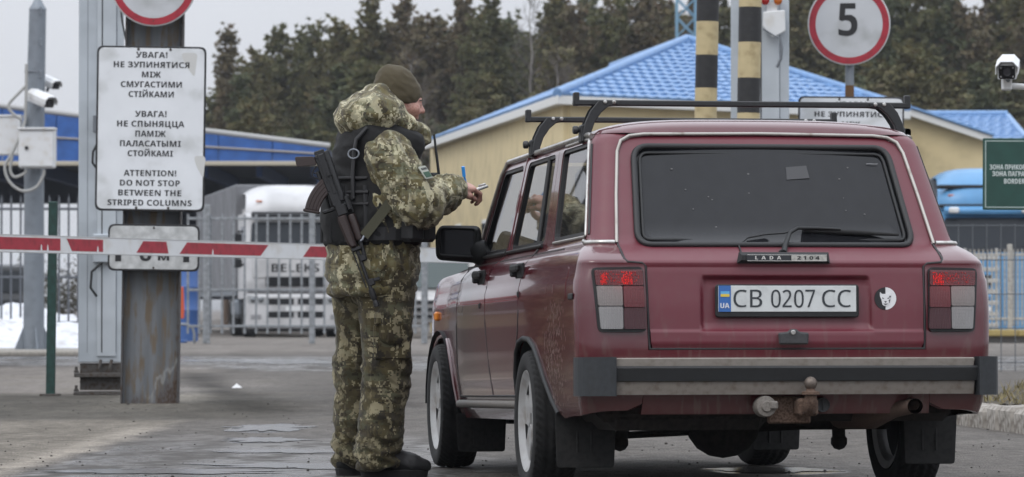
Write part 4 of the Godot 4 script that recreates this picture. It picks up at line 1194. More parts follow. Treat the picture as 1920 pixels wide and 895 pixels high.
	mb.panel(rect(1.19, 0.40, 0.02, 3, Vector2(0, 0.755)), func(x: float, y: float) -> Vector3: return V(x, y, rear_z(y) - 0.024), [-0.6, 0.6], steps(0.55, 0.97, 10), V(0, 0, 1), 0.0)
	part(o, "door_channel", mb, seal)
	for s in [-1.0, 1.0]:
		var line := []
		for p in [[0.519, 0.568], [0.5225, 0.62], [0.524, 0.70], [0.527, 0.874], [0.540, 0.8855], [0.594, 0.890], [0.604, 0.902], [0.604, 0.962]]: line.append(V(s * p[0], p[1], rear_z(p[1]) - 0.003))
		part(o, "tailgate_seal", tb(line, 0.0052, 6), seal)
	part(o, "tailgate_seal", tb([V(-0.519, 0.5695, rear_z(0.57) - 0.004), V(0.519, 0.5695, rear_z(0.57) - 0.004)], 0.005, 6), seal)
	# badge bar over the plate
	mb = MB.new()
	mb.prism(P2([-0.188, 0.884, 0.166, 0.884, 0.160, 0.926, -0.180, 0.926]), 0.05, Transform3D(Basis(), V(0, 0, -0.02)), 0.012)
	var badge := part(gate, "badge_bar", mb, M.black)
	var bz := 0.0312
	part(gate, "badge_plate", bx(V(-0.07, 0.9045, bz), V(0.165, 0.021, 0.002)), mat(0.02, 0.022, 0.026, 0.4))
	part(gate, "badge_plate", bx(V(0.083, 0.9045, bz), V(0.134, 0.021, 0.002)), worn(mat(0.46, 0.45, 0.42, 0.4), M.grain, 3.0))
	var pale := mat(0.55, 0.54, 0.52, 0.4)
	for y in [0.9155, 0.8935]: part(gate, "badge_edge", bx(V(-0.0, y, bz), V(0.302, 0.0016, 0.003)), pale)
	lettering(gate, "L  A  D  A", 0.098, 0.0125, pale, Transform3D(Basis(), V(-0.072, 0.9045, bz + 0.0015)))
	lettering(gate, "2 1 0 4", 0.085, 0.0125, M.ink, Transform3D(Basis(), V(0.08, 0.9045, bz + 0.0015)))
	# number plate
	var pz := 0.012
	mb = MB.new()
	mb.prism(rect(0.545, 0.122, 0.014, 4, Vector2(0.0, 0.746)), 0.022, Transform3D(Basis(), V(0, 0, pz - 0.004)), 0.004)
	part(gate, "plate_frame", mb, M.black)
	var plate := part(gate, "number_plate", bx(V(0.0, 0.754, pz + 0.0185), V(0.522, 0.096, 0.003), 0.001), worn(mat(0.56, 0.58, 0.58, 0.4), ntex(0.02, 89, [0.0, g(0.90), 0.5, g(0.98), 1.0, g(1.0)]), 3.0))
	var bm := mat(0.03, 0.12, 0.36, 0.45)
	part(gate, "plate_band", bx(V(-0.237, 0.754, pz + 0.0195), V(0.046, 0.096, 0.004)), bm)
	part(gate, "flag_stripe", bx(V(-0.236, 0.776, pz + 0.0215), V(0.033, 0.010, 0.003)), mat(0.10, 0.35, 0.62, 0.5))
	part(gate, "flag_stripe", bx(V(-0.236, 0.766, pz + 0.0215), V(0.033, 0.010, 0.003)), mat(0.62, 0.46, 0.06, 0.5))
	lettering(gate, "UA", 0.034, 0.018, mat(0.6, 0.62, 0.65, 0.5), Transform3D(Basis(), V(-0.237, 0.728, pz + 0.0225)))
	var pf := Transform3D(Basis(), V(-0.150, 0.754, pz + 0.021))
	var pink := mat(0.025, 0.03, 0.036, 0.5)
	for q in [["CB", -0.150, 0.108], ["0207", 0.021, 0.166], ["CC", 0.186, 0.110]]:
		lettering(gate, q[0], q[2], 0.065, pink, Transform3D(Basis(), V(q[1], 0.754, pz + 0.0205)), false, "plate_number")
	# handle and lock
	mb = MB.new()
	var hz := tailgate_z(0, 0.61) - 0.006
	mb.prism(rounded(P2([-0.055, 0.585, 0.055, 0.585, 0.058, 0.628, 0.022, 0.632, 0.012, 0.642, -0.012, 0.642, -0.022, 0.632, -0.058, 0.628]), 0.006, 2), 0.03, Transform3D(Basis(), V(0.015, 0.0, hz)), 0.006)
	part(gate, "handle", mb, worn(mat(0.045, 0.045, 0.048, 0.6), M.grain, 4.0))
	mb = MB.new()
	mb.lathe([Vector2(0, 0.006), Vector2(0.007, 0.006), Vector2(0.009, 0.004), Vector2(0.009, -0.012)], 16, Transform3D(Basis(Vector3.RIGHT, PI / 2), V(0.012, 0.629, hz + 0.031)))
	part(gate, "lock", mb, chrome)
	# round two-tone sticker: half black, half white, with a dog's head
	var sx := 0.374; var sy := 0.755; var sz := tailgate_z(sx, sy) + 0.002
	var disc := PackedVector2Array(); var halfd := PackedVector2Array()
	for i in 28: disc.append(Vector2(cos(TAU * i / 28), sin(TAU * i / 28)) * 0.0415)
	for i in 15: halfd.append(Vector2(cos(PI / 2 + PI * i / 14), sin(PI / 2 + PI * i / 14)) * 0.0416)
	var tilt := Transform3D(Basis(), V(sx, sy, sz))
	mb = MB.new(); mb.prism(disc, 0.002, tilt)
	var wst := mat(0.66, 0.66, 0.67, 0.5)
	var st := part(gate, "sticker", mb, wst)
	mb = MB.new(); mb.prism(halfd, 0.003, tilt)
	part(gate, "sticker_dark_half", mb, M.ink)
	mb = MB.new()
	mb.prism(P2([-0.021, 0.024, -0.013, 0.017, 0.013, 0.017, 0.020, 0.024, 0.021, 0.008, 0.016, -0.004, 0.012, -0.022, 0.006, -0.027, -0.006, -0.027, -0.012, -0.022, -0.016, -0.004, -0.021, 0.008]), 0.004, tilt)
	part(gate, "sticker_dog", mb, wst)
	mb = MB.new()
	for q in [[-0.013, 0.004, -0.005, 0.000, -0.012, -0.001], [0.013, 0.004, 0.005, 0.0, 0.012, -0.001], [-0.005, -0.010, 0.005, -0.010, 0.0, -0.016], [-0.010, -0.019, 0.010, -0.019, 0.0, -0.024], [0.021, 0.010, 0.016, 0.0, 0.014, 0.010], [0.018, -0.002, 0.014, -0.016, 0.012, -0.006]]:
		mb.prism(P2(q), 0.005, tilt)
	part(gate, "sticker_lines", mb, M.ink)
	# wiper and hose
	mb = MB.new()
	var wz := func(x: float, y: float, d: float) -> Vector3: return V(x, y, tailgate_z(x, y) + d)
	mb.tube([wz.call(0.0, 0.925, 0.0), wz.call(0.0, 0.925, 0.03)], 0.014, 10)
	mb.tube([wz.call(0.0, 0.925, 0.032), wz.call(0.02, 0.955, 0.040), wz.call(0.052, 1.005, 0.036), wz.call(0.085, 1.022, 0.034), wz.call(0.16, 1.022, 0.034), wz.call(0.25, 1.018, 0.03)], [0.012, 0.010, 0.008, 0.007, 0.006, 0.005], 8)
	part(gate, "wiper_arm", mb, M.black)
	mb = MB.new()
	mb.tube([wz.call(0.105, 1.012, 0.018), wz.call(0.30, 1.006, 0.018), wz.call(0.475, 0.998, 0.016)], [0.006, 0.011, 0.005], 6)
	part(gate, "wiper_blade", mb, M.rubber)
	part(gate, "washer_hose", tb([wz.call(-0.155, 0.925, 0.004), wz.call(-0.150, 0.955, 0.016), wz.call(-0.11, 0.985, 0.02), wz.call(-0.04, 0.998, 0.022), wz.call(0.03, 1.003, 0.03), wz.call(0.06, 1.010, 0.034)], 0.0035, 6), M.black)

	# ---- valance and bumper
	mb = MB.new()
	mb.panel(P2([-0.545, 0.33, 0.545, 0.33, 0.53, 0.566, -0.53, 0.566]), func(x: float, y: float) -> Vector3: return V(x, y, rear_z(y)), steps(-0.55, 0.55, 6), [0.32, 0.35, 0.38, 0.42, 0.50, 0.55, 0.57], V(0, 0, 1), 0.03, [], tuv)
	part(o, "rear_valance", mb, paint)
	var bump := func(y0: float, y1: float, x1: float, out: float, dep: float, m: Material, called: String, bev: float) -> void:
		var q := PackedVector2Array()
		var fr := []
		for i in 17:
			var x := lerpf(-x1, x1, i / 16.0)
			fr.append(Vector2(x, out - 0.035 * pow(absf(x) / 0.8, 2.5)))
		for p in fr: q.append(p)
		for i in range(16, -1, -1): q.append(fr[i] - Vector2(0, dep))
		var b := MB.new()
		b.prism(q, y1 - y0, Transform3D(Basis(V(1, 0, 0), V(0, 0, 1), V(0, 1, 0)), V(0, y0, 0)), bev)
		part(o, called, b, m)
	bump.call(0.505, 0.537, 0.70, 0.098, 0.07, alu, "bumper_bar", 0.004)
	bump.call(0.452, 0.507, 0.715, 0.112, 0.08, M.black, "bumper_strip", 0.008)
	bump.call(0.402, 0.454, 0.70, 0.096, 0.07, alu_low, "bumper_bar", 0.004)
	for s in [-1.0, 1.0]:
		mb = MB.new()
		var cap := P2([0.665, 0.105, 0.74, 0.098, 0.782, 0.078, 0.800, 0.040, 0.803, 0.0, 0.797, -0.075, 0.775, -0.075, 0.77, 0.0, 0.665, 0.03])
		if s > 0: cap[0].x = 0.708; cap[8].x = 0.708
		for i in cap.size(): cap[i].x *= s * (0.985 if s < 0 else 1.0)
		mb.prism(rounded(cap, 0.012, 2), 0.142, Transform3D(Basis(V(1, 0, 0), V(0, 0, 1), V(0, 1, 0)), V(0, 0.398, 0)), 0.008)
		part(o, "bumper_end", mb, worn(mat(0.020, 0.023, 0.027, 0.6), ntex(0.06, 90, [0.0, g(0.75), 0.72, g(1.0), 0.80, Color(2.2, 2.1, 1.9), 1.0, g(1.0)]), 2.0))

	# ---- tail lamps
	for s in [-1.0, 1.0]:
		var lens_m := func(r: float, gg: float, b: float, rough: float) -> StandardMaterial3D:
			var q := mat(r, gg, b, rough)
			q.clearcoat_enabled = true; q.clearcoat = 0.35; q.clearcoat_roughness = 0.15
			q.heightmap_enabled = true; q.uv1_triplanar = true; q.uv1_scale = V(40, 40, 40); q.heightmap_scale = 0.4
			var im := Image.create(32, 32, false, Image.FORMAT_L8)
			for j in 32: for i in 32: im.set_pixel(i, j, g(0.5 + 0.5 * cos(TAU * i / 8.0) * (0.7 + 0.3 * cos(TAU * j / 16.0))))
			q.heightmap_texture = ImageTexture.create_from_image(im)
			return q
		var lp := func(x: float, y: float) -> Vector2: return Vector2(s * x, y)
		var lfn := func(d: float) -> Callable: return lamp_pt.bind(d)
		var cell := func(pts: Array) -> PackedVector2Array:
			var q := PackedVector2Array()
			for i in range(0, pts.size(), 2): q.append(Vector2(s * pts[i], pts[i + 1]))
			return q
		mb = MB.new()
		mb.panel(rounded(cell.call([0.533, 0.632, 0.712, 0.632, 0.732, 0.868, 0.541, 0.872]), 0.02, 3), lfn.call(0.014), steps(s * 0.51, s * 0.74, 8), steps(0.62, 0.88, 8), V(0, 0, 1), 0.03)
		var lamp := part(o, "tail_lamp", mb, M.black)
		var lx := steps(s * 0.51, s * 0.74, 10); var ly := steps(0.62, 0.88, 10)
		var add := func(called: String, pts: Array, m: Material, d: float) -> void:
			var b := MB.new()
			b.panel(rounded(cell.call(pts), 0.006, 2), lfn.call(d), lx, ly, V(0, 0, 1), 0.012)
			part(lamp, called, b, m)
		add.call("brake_lens", [0.541, 0.804, 0.717, 0.804, 0.722, 0.859, 0.545, 0.861], lens_m.call(0.085, 0.005, 0.009, 0.25), 0.024)
		add.call("clear_lens", [0.621, 0.728, 0.711, 0.728, 0.716, 0.801, 0.622, 0.801], lens_m.call(0.19, 0.172, 0.165, 0.3), 0.023)
		add.call("clear_lens", [0.621, 0.643, 0.703, 0.643, 0.710, 0.725, 0.621, 0.725], lens_m.call(0.235, 0.23, 0.23, 0.3), 0.022)
		add.call("red_lens", [0.538, 0.722, 0.618, 0.722, 0.618, 0.801, 0.541, 0.801], lens_m.call(0.10, 0.006, 0.011, 0.3), 0.023)
		add.call("red_lens", [0.533, 0.643, 0.618, 0.643, 0.618, 0.719, 0.538, 0.719], lens_m.call(0.045, 0.004, 0.009, 0.3), 0.022)
		# the lit filaments seen through the brake lens
		var glow := mat(0.3, 0.01, 0.01, 0.4)
		glow.emission_enabled = true; glow.emission = Color(1.0, 0.10, 0.05); glow.emission_energy_multiplier = 0.6
		var dim := glow.duplicate(); dim.emission_energy_multiplier = 0.10
		var rng := RandomNumberGenerator.new(); rng.seed = 9
		var spots := [0.700, 0.695, 0.690, 0.685, 0.680, 0.622, 0.616, 0.610, 0.604, 0.598, 0.592, 0.586] if s < 0 else [0.592, 0.586, 0.580, 0.574, 0.568, 0.562, 0.556]
		var dots := MB.new(); var dots2 := MB.new()
		for x in spots:
			for k in 9:
				if rng.randf() < 0.25: continue
				var y := 0.808 + k * 0.0054 + rng.randf_range(-0.001, 0.001)
				var f: Vector3 = lfn.call(0.0245).call(s * x, y)
				(dots if rng.randf() < 0.6 else dots2).box(f, V(0.0030, 0.0036, 0.002))
		for k in 60:
			var f: Vector3 = lfn.call(0.0245).call(s * rng.randf_range(0.56, 0.70), 0.812 + rng.randf() * 0.040)
			dots2.box(f, V(0.0028, 0.0032, 0.002))
		part(lamp, "brake_light_glow", dots, glow).set_meta("kind", "stuff"); part(lamp, "brake_light_glow", dots2, dim).set_meta("kind", "stuff")
		# a weak lamp just in front of the glowing lens
		var l := OmniLight3D.new()
		l.light_color = Color(1.0, 0.12, 0.08); l.light_energy = 0.0015; l.light_size = 0.03; l.omni_range = 6.0; l.omni_attenuation = 2.0; l.shadow_enabled = true
		l.name = "brake_light"
		lamp.add_child(l); l.position = V(s * 0.62, 0.83, 0.10)

	# ---- bonnet, screen, front
	mb = MB.new()
	rows = []
	for j in 9:
		var z := lerpf(-2.84, -4.03, j / 8.0)
		var row := PackedVector3Array()
		for i in 13:
			var t := lerpf(-1, 1, i / 12.0)
			row.append(V(t * (0.715 - 0.05 * j / 8.0), 0.955 + 0.035 * (1 - t * t) - 0.05 * pow(j / 8.0, 2), z))
		rows.append(row)
	mb.grid(rows)
	part(o, "bonnet", mb, paint)
	mb = MB.new(); mb.quad(V(-0.66, 0.98, -2.86), V(0.66, 0.98, -2.86), V(0.58, 1.385, -2.50), V(-0.58, 1.385, -2.50))
	part(o, "windscreen", mb, glass)
	mb = MB.new(); mb.box(V(0, 0.66, -4.03), V(1.34, 0.5, 0.06), 0.02); mb.box(V(0, 0.50, -4.08), V(1.40, 0.12, 0.12), 0.02)
	part(o, "front_end", mb, M.black)
	# ---- cabin
	mb = MB.new()
	mb.box(V(0, 0.45, -1.75), V(1.38, 0.10, 2.6)); mb.box(V(0, 0.93, -2.72), V(1.26, 0.16, 0.30), 0.05); mb.box(V(0, 0.72, -0.40), V(1.30, 0.03, 0.72))
	for s in [-1, 1]: mb.box(V(s * 0.70, 0.70, -1.75), V(0.04, 0.52, 2.3))
	part(o, "cabin_lining", mb, lining)
	var seatm := mat(0.035, 0.036, 0.042, 0.9)
	for s in [-1, 1]:
		mb = MB.new(); mb.box(V(s * 0.34, 0.66, -2.0), V(0.48, 0.16, 0.5), 0.05); mb.box(V(s * 0.34, 0.93, -1.74), V(0.48, 0.52, 0.14), 0.05, Basis(Vector3.RIGHT, -0.2))
		var seat := part(o, "front_seat", mb, seatm)
		part(seat, "headrest", bx(V(s * 0.34, 1.255, -1.67), V(0.26, 0.17, 0.09), 0.035), seatm)
	mb = MB.new(); mb.box(V(0, 0.64, -1.15), V(1.24, 0.16, 0.5), 0.05); mb.box(V(0, 0.88, -0.86), V(1.24, 0.44, 0.14), 0.05, Basis(Vector3.RIGHT, -0.2))
	part(o, "rear_seat", mb, seatm)
	mb = MB.new()
	var wheel_path := []
	for k in 25: wheel_path.append(V(-0.34 + 0.19 * cos(TAU * k / 24), 0.97 + 0.19 * sin(TAU * k / 24) * 0.9, -2.42 + 0.08 * sin(TAU * k / 24)))
	mb.tube(wheel_path, 0.012, 6, false)
	part(o, "steering_wheel", mb, M.black)

	# ---- mirror
	for s in [-1.0, 1.0]:
		mb = MB.new()
		var mq := rounded(P2([-0.105, -0.072, 0.085, -0.085, 0.105, -0.03, 0.095, 0.078, -0.085, 0.078, -0.108, 0.04]), 0.03, 4)
		if s > 0: for i in mq.size(): mq[i].x = -mq[i].x
		mb.prism(mq, 0.085, Transform3D(Basis(Vector3.UP, -s * 0.10), V(s * 0.806, 1.055, -2.70)), 0.018)
		mb.tube([V(s * 0.73, 1.03, -2.66), V(s * 0.70, 1.01, -2.64), V(s * 0.672, 1.02, -2.63)], [0.05, 0.06, 0.055], 8)
		var mir := part(o, "wing_mirror", mb, M.black)
		var face := MB.new()
		face.prism(rounded(P2([-0.078 , -0.048, 0.068, -0.056, 0.072, 0.052, -0.070, 0.056]), 0.014, 3), 0.004, Transform3D(Basis(Vector3.UP, -s * 0.10), V(s * 0.812, 1.058, -2.616)))
		part(mir, "mirror_glass", face, mat(0.05, 0.05, 0.055, 0.04, 0.6))
		var rim_path := []
		for p in rounded(P2([-0.086, -0.055, 0.076, -0.063, 0.080, 0.060, -0.078, 0.064]), 0.018, 3): rim_path.append(Transform3D(Basis(Vector3.UP, -s * 0.10), V(s * 0.812, 1.058, -2.613)) * V(p.x, p.y, 0))
		rim_path.append(rim_path[0])
		part(mir, "mirror_rim", tb(rim_path, 0.007, 6, false), M.black)

	# ---- wheels
	var tyre := tyre_mesh()
	var rimm := worn(mat(0.40, 0.40, 0.40, 0.45, 0.3), ntex(0.015, 91, [0.0, Color(0.72, 0.68, 0.64), 0.45, g(0.94), 1.0, g(1.0)]), 2.5)
	for q in [[-0.718, 0.2995, -1.0, -0.02, "L"], [0.730, 0.2995, -1.0, 0.02, "R"], [-0.702, 0.352, -3.44, -0.02, "L"], [0.735, 0.352, -3.44, 0.06, "R"]]:
		var wh := part(o, "wheel", tyre, M.rubber, V(q[0], q[1], q[2]))
		wh.rotation = V(0, q[3] + (PI if q[4] == "R" else 0.0), 0)
		rim(wh, rimm)
	# ---- wheel housings
	mb = MB.new()
	for s in [-1.0, 1.0]:
		for z in [-1.0, -3.44]:
			var tunnel := []
			for q in 2:
				var row := PackedVector3Array()
				for k in 15:
					var a := PI * k / 14.0
					row.append(V(s * (0.50 if q == 0 else 0.775), 0.36 + 0.33 * sin(a) * (1.0 if z < -2 else 0.86), z - 0.37 * cos(a)))
				tunnel.append(row)
			mb.grid(tunnel)
			mb.box(V(s * 0.50, 0.48, z), V(0.03, 0.42, 0.8))
	part(o, "wheel_housing", mb, M.dark)
	# ---- mud flaps
	var flapm := worn(mat(0.015, 0.0145, 0.0145, 0.8), ntex(0.04, 92, [0.0, g(0.55), 0.55, g(1.0), 0.85, Color(1.7, 1.55, 1.4), 1.0, g(1.2)]), 3.0)
	for q in [[-0.652, 0.238, -0.545, 0.238, 0.225, 0.05], [0.700, 0.238, -0.545, 0.215, 0.215, 0.03], [-0.665, 0.235, -2.90, 0.225, 0.17, 0.02], [0.665, 0.235, -2.90, 0.225, 0.17, 0.02]]:
		mb = MB.new()
		mb.prism(rounded(P2([-q[3] / 2 + 0.012, -q[4] / 2, q[3] / 2 - 0.004, -q[4] / 2, q[3] / 2, q[4] / 2, -q[3] / 2, q[4] / 2]), 0.012, 2), 0.008, Transform3D(Basis(Vector3.RIGHT, 0.12), V(q[0], q[1], q[2])), 0.002)
		for k in 2: mb.box(V(q[0] - 0.03 + k * 0.055, q[1] - 0.01, q[2] + 0.009), V(0.008, 0.09, 0.006), 0.002)
		part(o, "mud_flap", mb, flapm)
	# ---- underside
	var grime := worn(mat(0.022, 0.018, 0.016, 0.95), ntex(0.04, 93, [0.0, g(0.5), 0.6, g(0.95), 1.0, Color(1.5, 1.35, 1.2)]), 3.0)
	part(o, "floor_pan", bx(V(0, 0.36, -2.0), V(1.36, 0.12, 3.7), 0.03), grime)
	mb = MB.new(); mb.box(V(-0.33, 0.325, -0.42), V(0.62, 0.11, 0.52), 0.04); mb.box(V(0.25, 0.345, -0.45), V(0.62, 0.09, 0.6), 0.04)
	part(o, "fuel_tank", mb, grime)
	mb = MB.new(); mb.tube([V(-0.66, 0.300, -1.0), V(-0.3, 0.300, -1.0), V(-0.12, 0.300, -1.0), V(0.12, 0.300, -1.0), V(0.3, 0.300, -1.0), V(0.66, 0.300, -1.0)], 0.042, 10); mb.ball(V(-0.01, 0.285, -1.0), V(0.15, 0.135, 0.13), 16)
	mb.tube([V(-0.58, 0.235, -0.96), V(0.58, 0.285, -1.08)], 0.016, 6)
	part(o, "rear_axle", mb, grime)
	for s in [-1, 1]:
		mb = MB.new(); mb.tube([V(s * 0.44, 0.215, -0.92), V(s * 0.40, 0.5, -0.80)], 0.026, 8); mb.ball(V(s * 0.44, 0.215, -0.92), V(0.035, 0.035, 0.035), 10)
		part(o, "damper", mb, grime)
	# ---- tow bar
	var rusty := worn(mat(0.13, 0.085, 0.062, 0.85, 0.1), ntex(0.05, 94, [0.0, Color(0.5, 0.4, 0.35), 0.6, g(1.0), 1.0, Color(1.2, 1.1, 1.0)]), 6.0)
	mb = MB.new()
	mb.box(V(0.005, 0.345, 0.02), V(0.16, 0.10, 0.03), 0.006); mb.box(V(0.055, 0.355, 0.075), V(0.075, 0.065, 0.10), 0.01)
	mb.tube([V(0.055, 0.35, 0.06), V(0.055, 0.35, 0.13), V(0.055, 0.37, 0.15), V(0.055, 0.40, 0.152)], [0.028, 0.028, 0.026, 0.022], 10)
	mb.lathe([Vector2(0, -0.004), Vector2(0.034, -0.004), Vector2(0.034, 0.006), Vector2(0.018, 0.010), Vector2(0.014, 0.02)], 14, Transform3D(Basis(), V(0.055, 0.405, 0.152)))
	var tow := part(o, "tow_bar", mb, rusty)
	mb = MB.new(); mb.ball(V(0.055, 0.442, 0.152), V(0.025, 0.025, 0.025), 14)
	part(tow, "tow_ball", mb, worn(mat(0.16, 0.13, 0.11, 0.5, 0.5), M.grain, 8.0))
	mb = MB.new()
	mb.lathe([Vector2(0, 0.02), Vector2(0.018, 0.02), Vector2(0.022, 0.012), Vector2(0.036, 0.010), Vector2(0.039, 0.0), Vector2(0.039, -0.05)], 16, Transform3D(Basis(Vector3.RIGHT, PI / 2), V(-0.100, 0.358, 0.10)))
	mb.box(V(-0.075, 0.363, 0.118), V(0.03, 0.03, 0.02), 0.005)
	part(tow, "tow_socket", mb, worn(mat(0.19, 0.17, 0.15, 0.7), M.grain, 8.0))
	mb = MB.new()
	mb.lathe([Vector2(0, 0.004), Vector2(0.019, 0.004), Vector2(0.026, 0.008), Vector2(0.028, 0.0), Vector2(0.028, -0.02)], 16, Transform3D(Basis(Vector3.RIGHT, PI / 2), V(0.128, 0.363, 0.04)))
	mb.box(V(0.128, 0.363, 0.046), V(0.006, 0.036, 0.006), 0.001)
	part(o, "socket_cover", mb, M.black)
	# ---- exhaust
	mb = MB.new()
	mb.tube([V(0.30, 0.325, -0.35), V(0.36, 0.325, -0.12), V(0.42, 0.345, -0.02), V(0.468, 0.358, 0.075)], [0.055, 0.055, 0.030, 0.0275], 14, false)
	mb.lathe([Vector2(0.0275, 0.0), Vector2(0.0285, 0.012), Vector2(0.0235, 0.012), Vector2(0.022, -0.07), Vector2(0.0, -0.07)], 16, Transform3D(Basis(V(1, 0, 0), V(-0.42, 0.12, -0.9).normalized() * -1.0, V(0, 1, 0)).orthonormalized(), V(0.468, 0.358, 0.075)))
	part(o, "exhaust_pipe", mb, worn(mat(0.14, 0.095, 0.075, 0.6, 0.5), M.grain, 8.0))
	rack(o)

func tyre_mesh() -> ArrayMesh:
	var mb := MB.new()
	var prof := [Vector2(0.195, -0.072), Vector2(0.205, -0.082), Vector2(0.225, -0.088), Vector2(0.250, -0.088), Vector2(0.266, -0.082), Vector2(0.274, -0.070), Vector2(0.278, -0.052), Vector2(0.280, -0.026), Vector2(0.2805, 0.0), Vector2(0.280, 0.026), Vector2(0.278, 0.052), Vector2(0.274, 0.070), Vector2(0.266, 0.082), Vector2(0.250, 0.088), Vector2(0.225, 0.088), Vector2(0.205, 0.082), Vector2(0.195, 0.072)]
	var segs := 216
	var rows := []
	var fine := []
	for i in prof.size() - 1:
		var n := 3 if i >= 4 and i < 12 else 1
		for k in n: fine.append((prof[i] as Vector2).lerp(prof[i + 1], float(k) / n))
	fine.append(prof[-1])
	for p in fine:
		var row := PackedVector3Array()
		for i in segs:
			var a := TAU * i / segs
			var r: float = p.x
			if p.x > 0.268:   # tread: slanted cross grooves and three rings
				var w: float = p.y
				var ph := fposmod(i / 4.0 + absf(w) * 28.0 * (1.0 if w > 0 else 1.0), 1.0)
				if ph < 0.30: r -= 0.0075
				if absf(absf(w) - 0.034) < 0.006 or absf(w) < 0.004: r -= 0.007
			row.append(V(p.y, r * cos(a), r * sin(a)))
		rows.append(row)
	mb.grid(rows, true, true)
	return mb.mesh()
func rim(wh: Node, m: Material) -> void:      # outer face towards -x
	var ax := Basis(V(0, 1, 0), V(-1, 0, 0), V(0, 0, 1))
	var mb := MB.new()
	mb.lathe([Vector2(0.158, 0.058), Vector2(0.178, 0.066), Vector2(0.192, 0.078), Vector2(0.199, 0.080), Vector2(0.201, 0.070), Vector2(0.186, 0.05), Vector2(0.172, 0.0), Vector2(0.165, -0.07), Vector2(0.195, -0.08)], 48, Transform3D(ax, Vector3.ZERO))
	mb.lathe([Vector2(0.0, 0.052), Vector2(0.026, 0.052), Vector2(0.034, 0.048), Vector2(0.052, 0.044), Vector2(0.060, 0.02)], 28, Transform3D(ax, Vector3.ZERO))
	part(wh, "rim", mb, m)
	mb = MB.new()
	for k in 5:
		var b := Basis(V(1, 0, 0), TAU * k / 5.0)
		mb = MB.new()
		var q := rounded(P2([-0.040, 0.03, 0.040, 0.03, 0.046, 0.10, 0.066, 0.168, -0.066, 0.168, -0.046, 0.10]), 0.012, 2)
		mb.prism(q, 0.035, Transform3D(b * Basis(V(0, 0, 1), V(0, 1, 0), V(-1, 0, 0)), b * V(-0.024, 0, 0)), 0.012)
		part(wh, "spoke", mb, m)
	mb = MB.new()
	mb.lathe([Vector2(0.16, -0.03), Vector2(0.0, -0.03)], 24, Transform3D(ax, Vector3.ZERO))
	part(wh, "brake_drum", mb, M.dark)
	mb = MB.new()
	for k in 4:
		var a := TAU * (k + 0.5) / 4.0
		mb.lathe([Vector2(0, 0.058), Vector2(0.007, 0.057), Vector2(0.008, 0.04)], 8, Transform3D(ax, V(0, cos(a) * 0.045, sin(a) * 0.045)))
	part(wh, "wheel_bolts", mb, M.dirtsteel)

func rack(o: Node3D) -> void:
	var steel := worn(mat(0.018, 0.019, 0.021, 0.5), M.grain, 4.0)
	for q in [[-0.67, 1.523, 0.668, "black roof bar nearer the tailgate", "rear"], [-1.77, 1.535, 0.66, "black roof bar farther forward over the front seats", "front"]]:
		var r := thing("roof_bar", q[3], "roof bar", Vector3.ZERO, 0.0, "roof bars clamped on the red car")
		r.transform = o.transform
		var z: float = q[0]; var y: float = q[1]; var w: float = q[2]
		part(r, "bar", bx(V(0, y, z), V(w * 2, 0.022, 0.034), 0.004), steel)
		for s in [-1.0, 1.0]:
			part(r, "end_stop", bx(V(s * (w - 0.012), y + 0.014, z), V(0.022, 0.052, 0.036), 0.004), steel)
			var mb := MB.new()
			var zz := z + 0.0
			var br := P2([0.500, y + 0.006, 0.575, y + 0.008, 0.607, y - 0.030, 0.628, y - 0.075, 0.640, y - 0.128, 0.640, y - 0.150, 0.608, y - 0.150, 0.606, y - 0.118, 0.592, y - 0.078, 0.566, y - 0.040, 0.535, y - 0.014, 0.500, y - 0.010])
			for i in br.size(): br[i].x *= s
			mb.prism(br, 0.030, Transform3D(Basis(), V(0, 0, zz + 0.018)), 0.003)
			mb.prism(br, 0.004, Transform3D(Basis(), V(0, 0, zz - 0.022)), 0.001)
			mb.box(V(s * 0.628, y - 0.12, zz), V(0.03, 0.07, 0.06), 0.006)
			var bk := part(r, "bracket", mb, steel)
			mb = MB.new()
			mb.lathe([Vector2(0, 0.034), Vector2(0.013, 0.034), Vector2(0.016, 0.030), Vector2(0.016, 0.016), Vector2(0.008, 0.012), Vector2(0.008, -0.02)], 12, Transform3D(Basis(V(0, 1, 0), V(s, 0, 0), V(0, 0, 1)), V(s * 0.635, y - 0.105, zz)))
			part(bk, "clamp_knob", mb, steel)
			mb = MB.new()
			for x in [0.517, 0.552]:
				mb.lathe([Vector2(0, 0.005), Vector2(0.006, 0.004), Vector2(0.008, 0.0), Vector2(0.008, -0.01)], 10, Transform3D(Basis(Vector3.RIGHT, PI / 2), V(s * x, y, zz + 0.050)))
			part(bk, "bolts", mb, M.chrome)

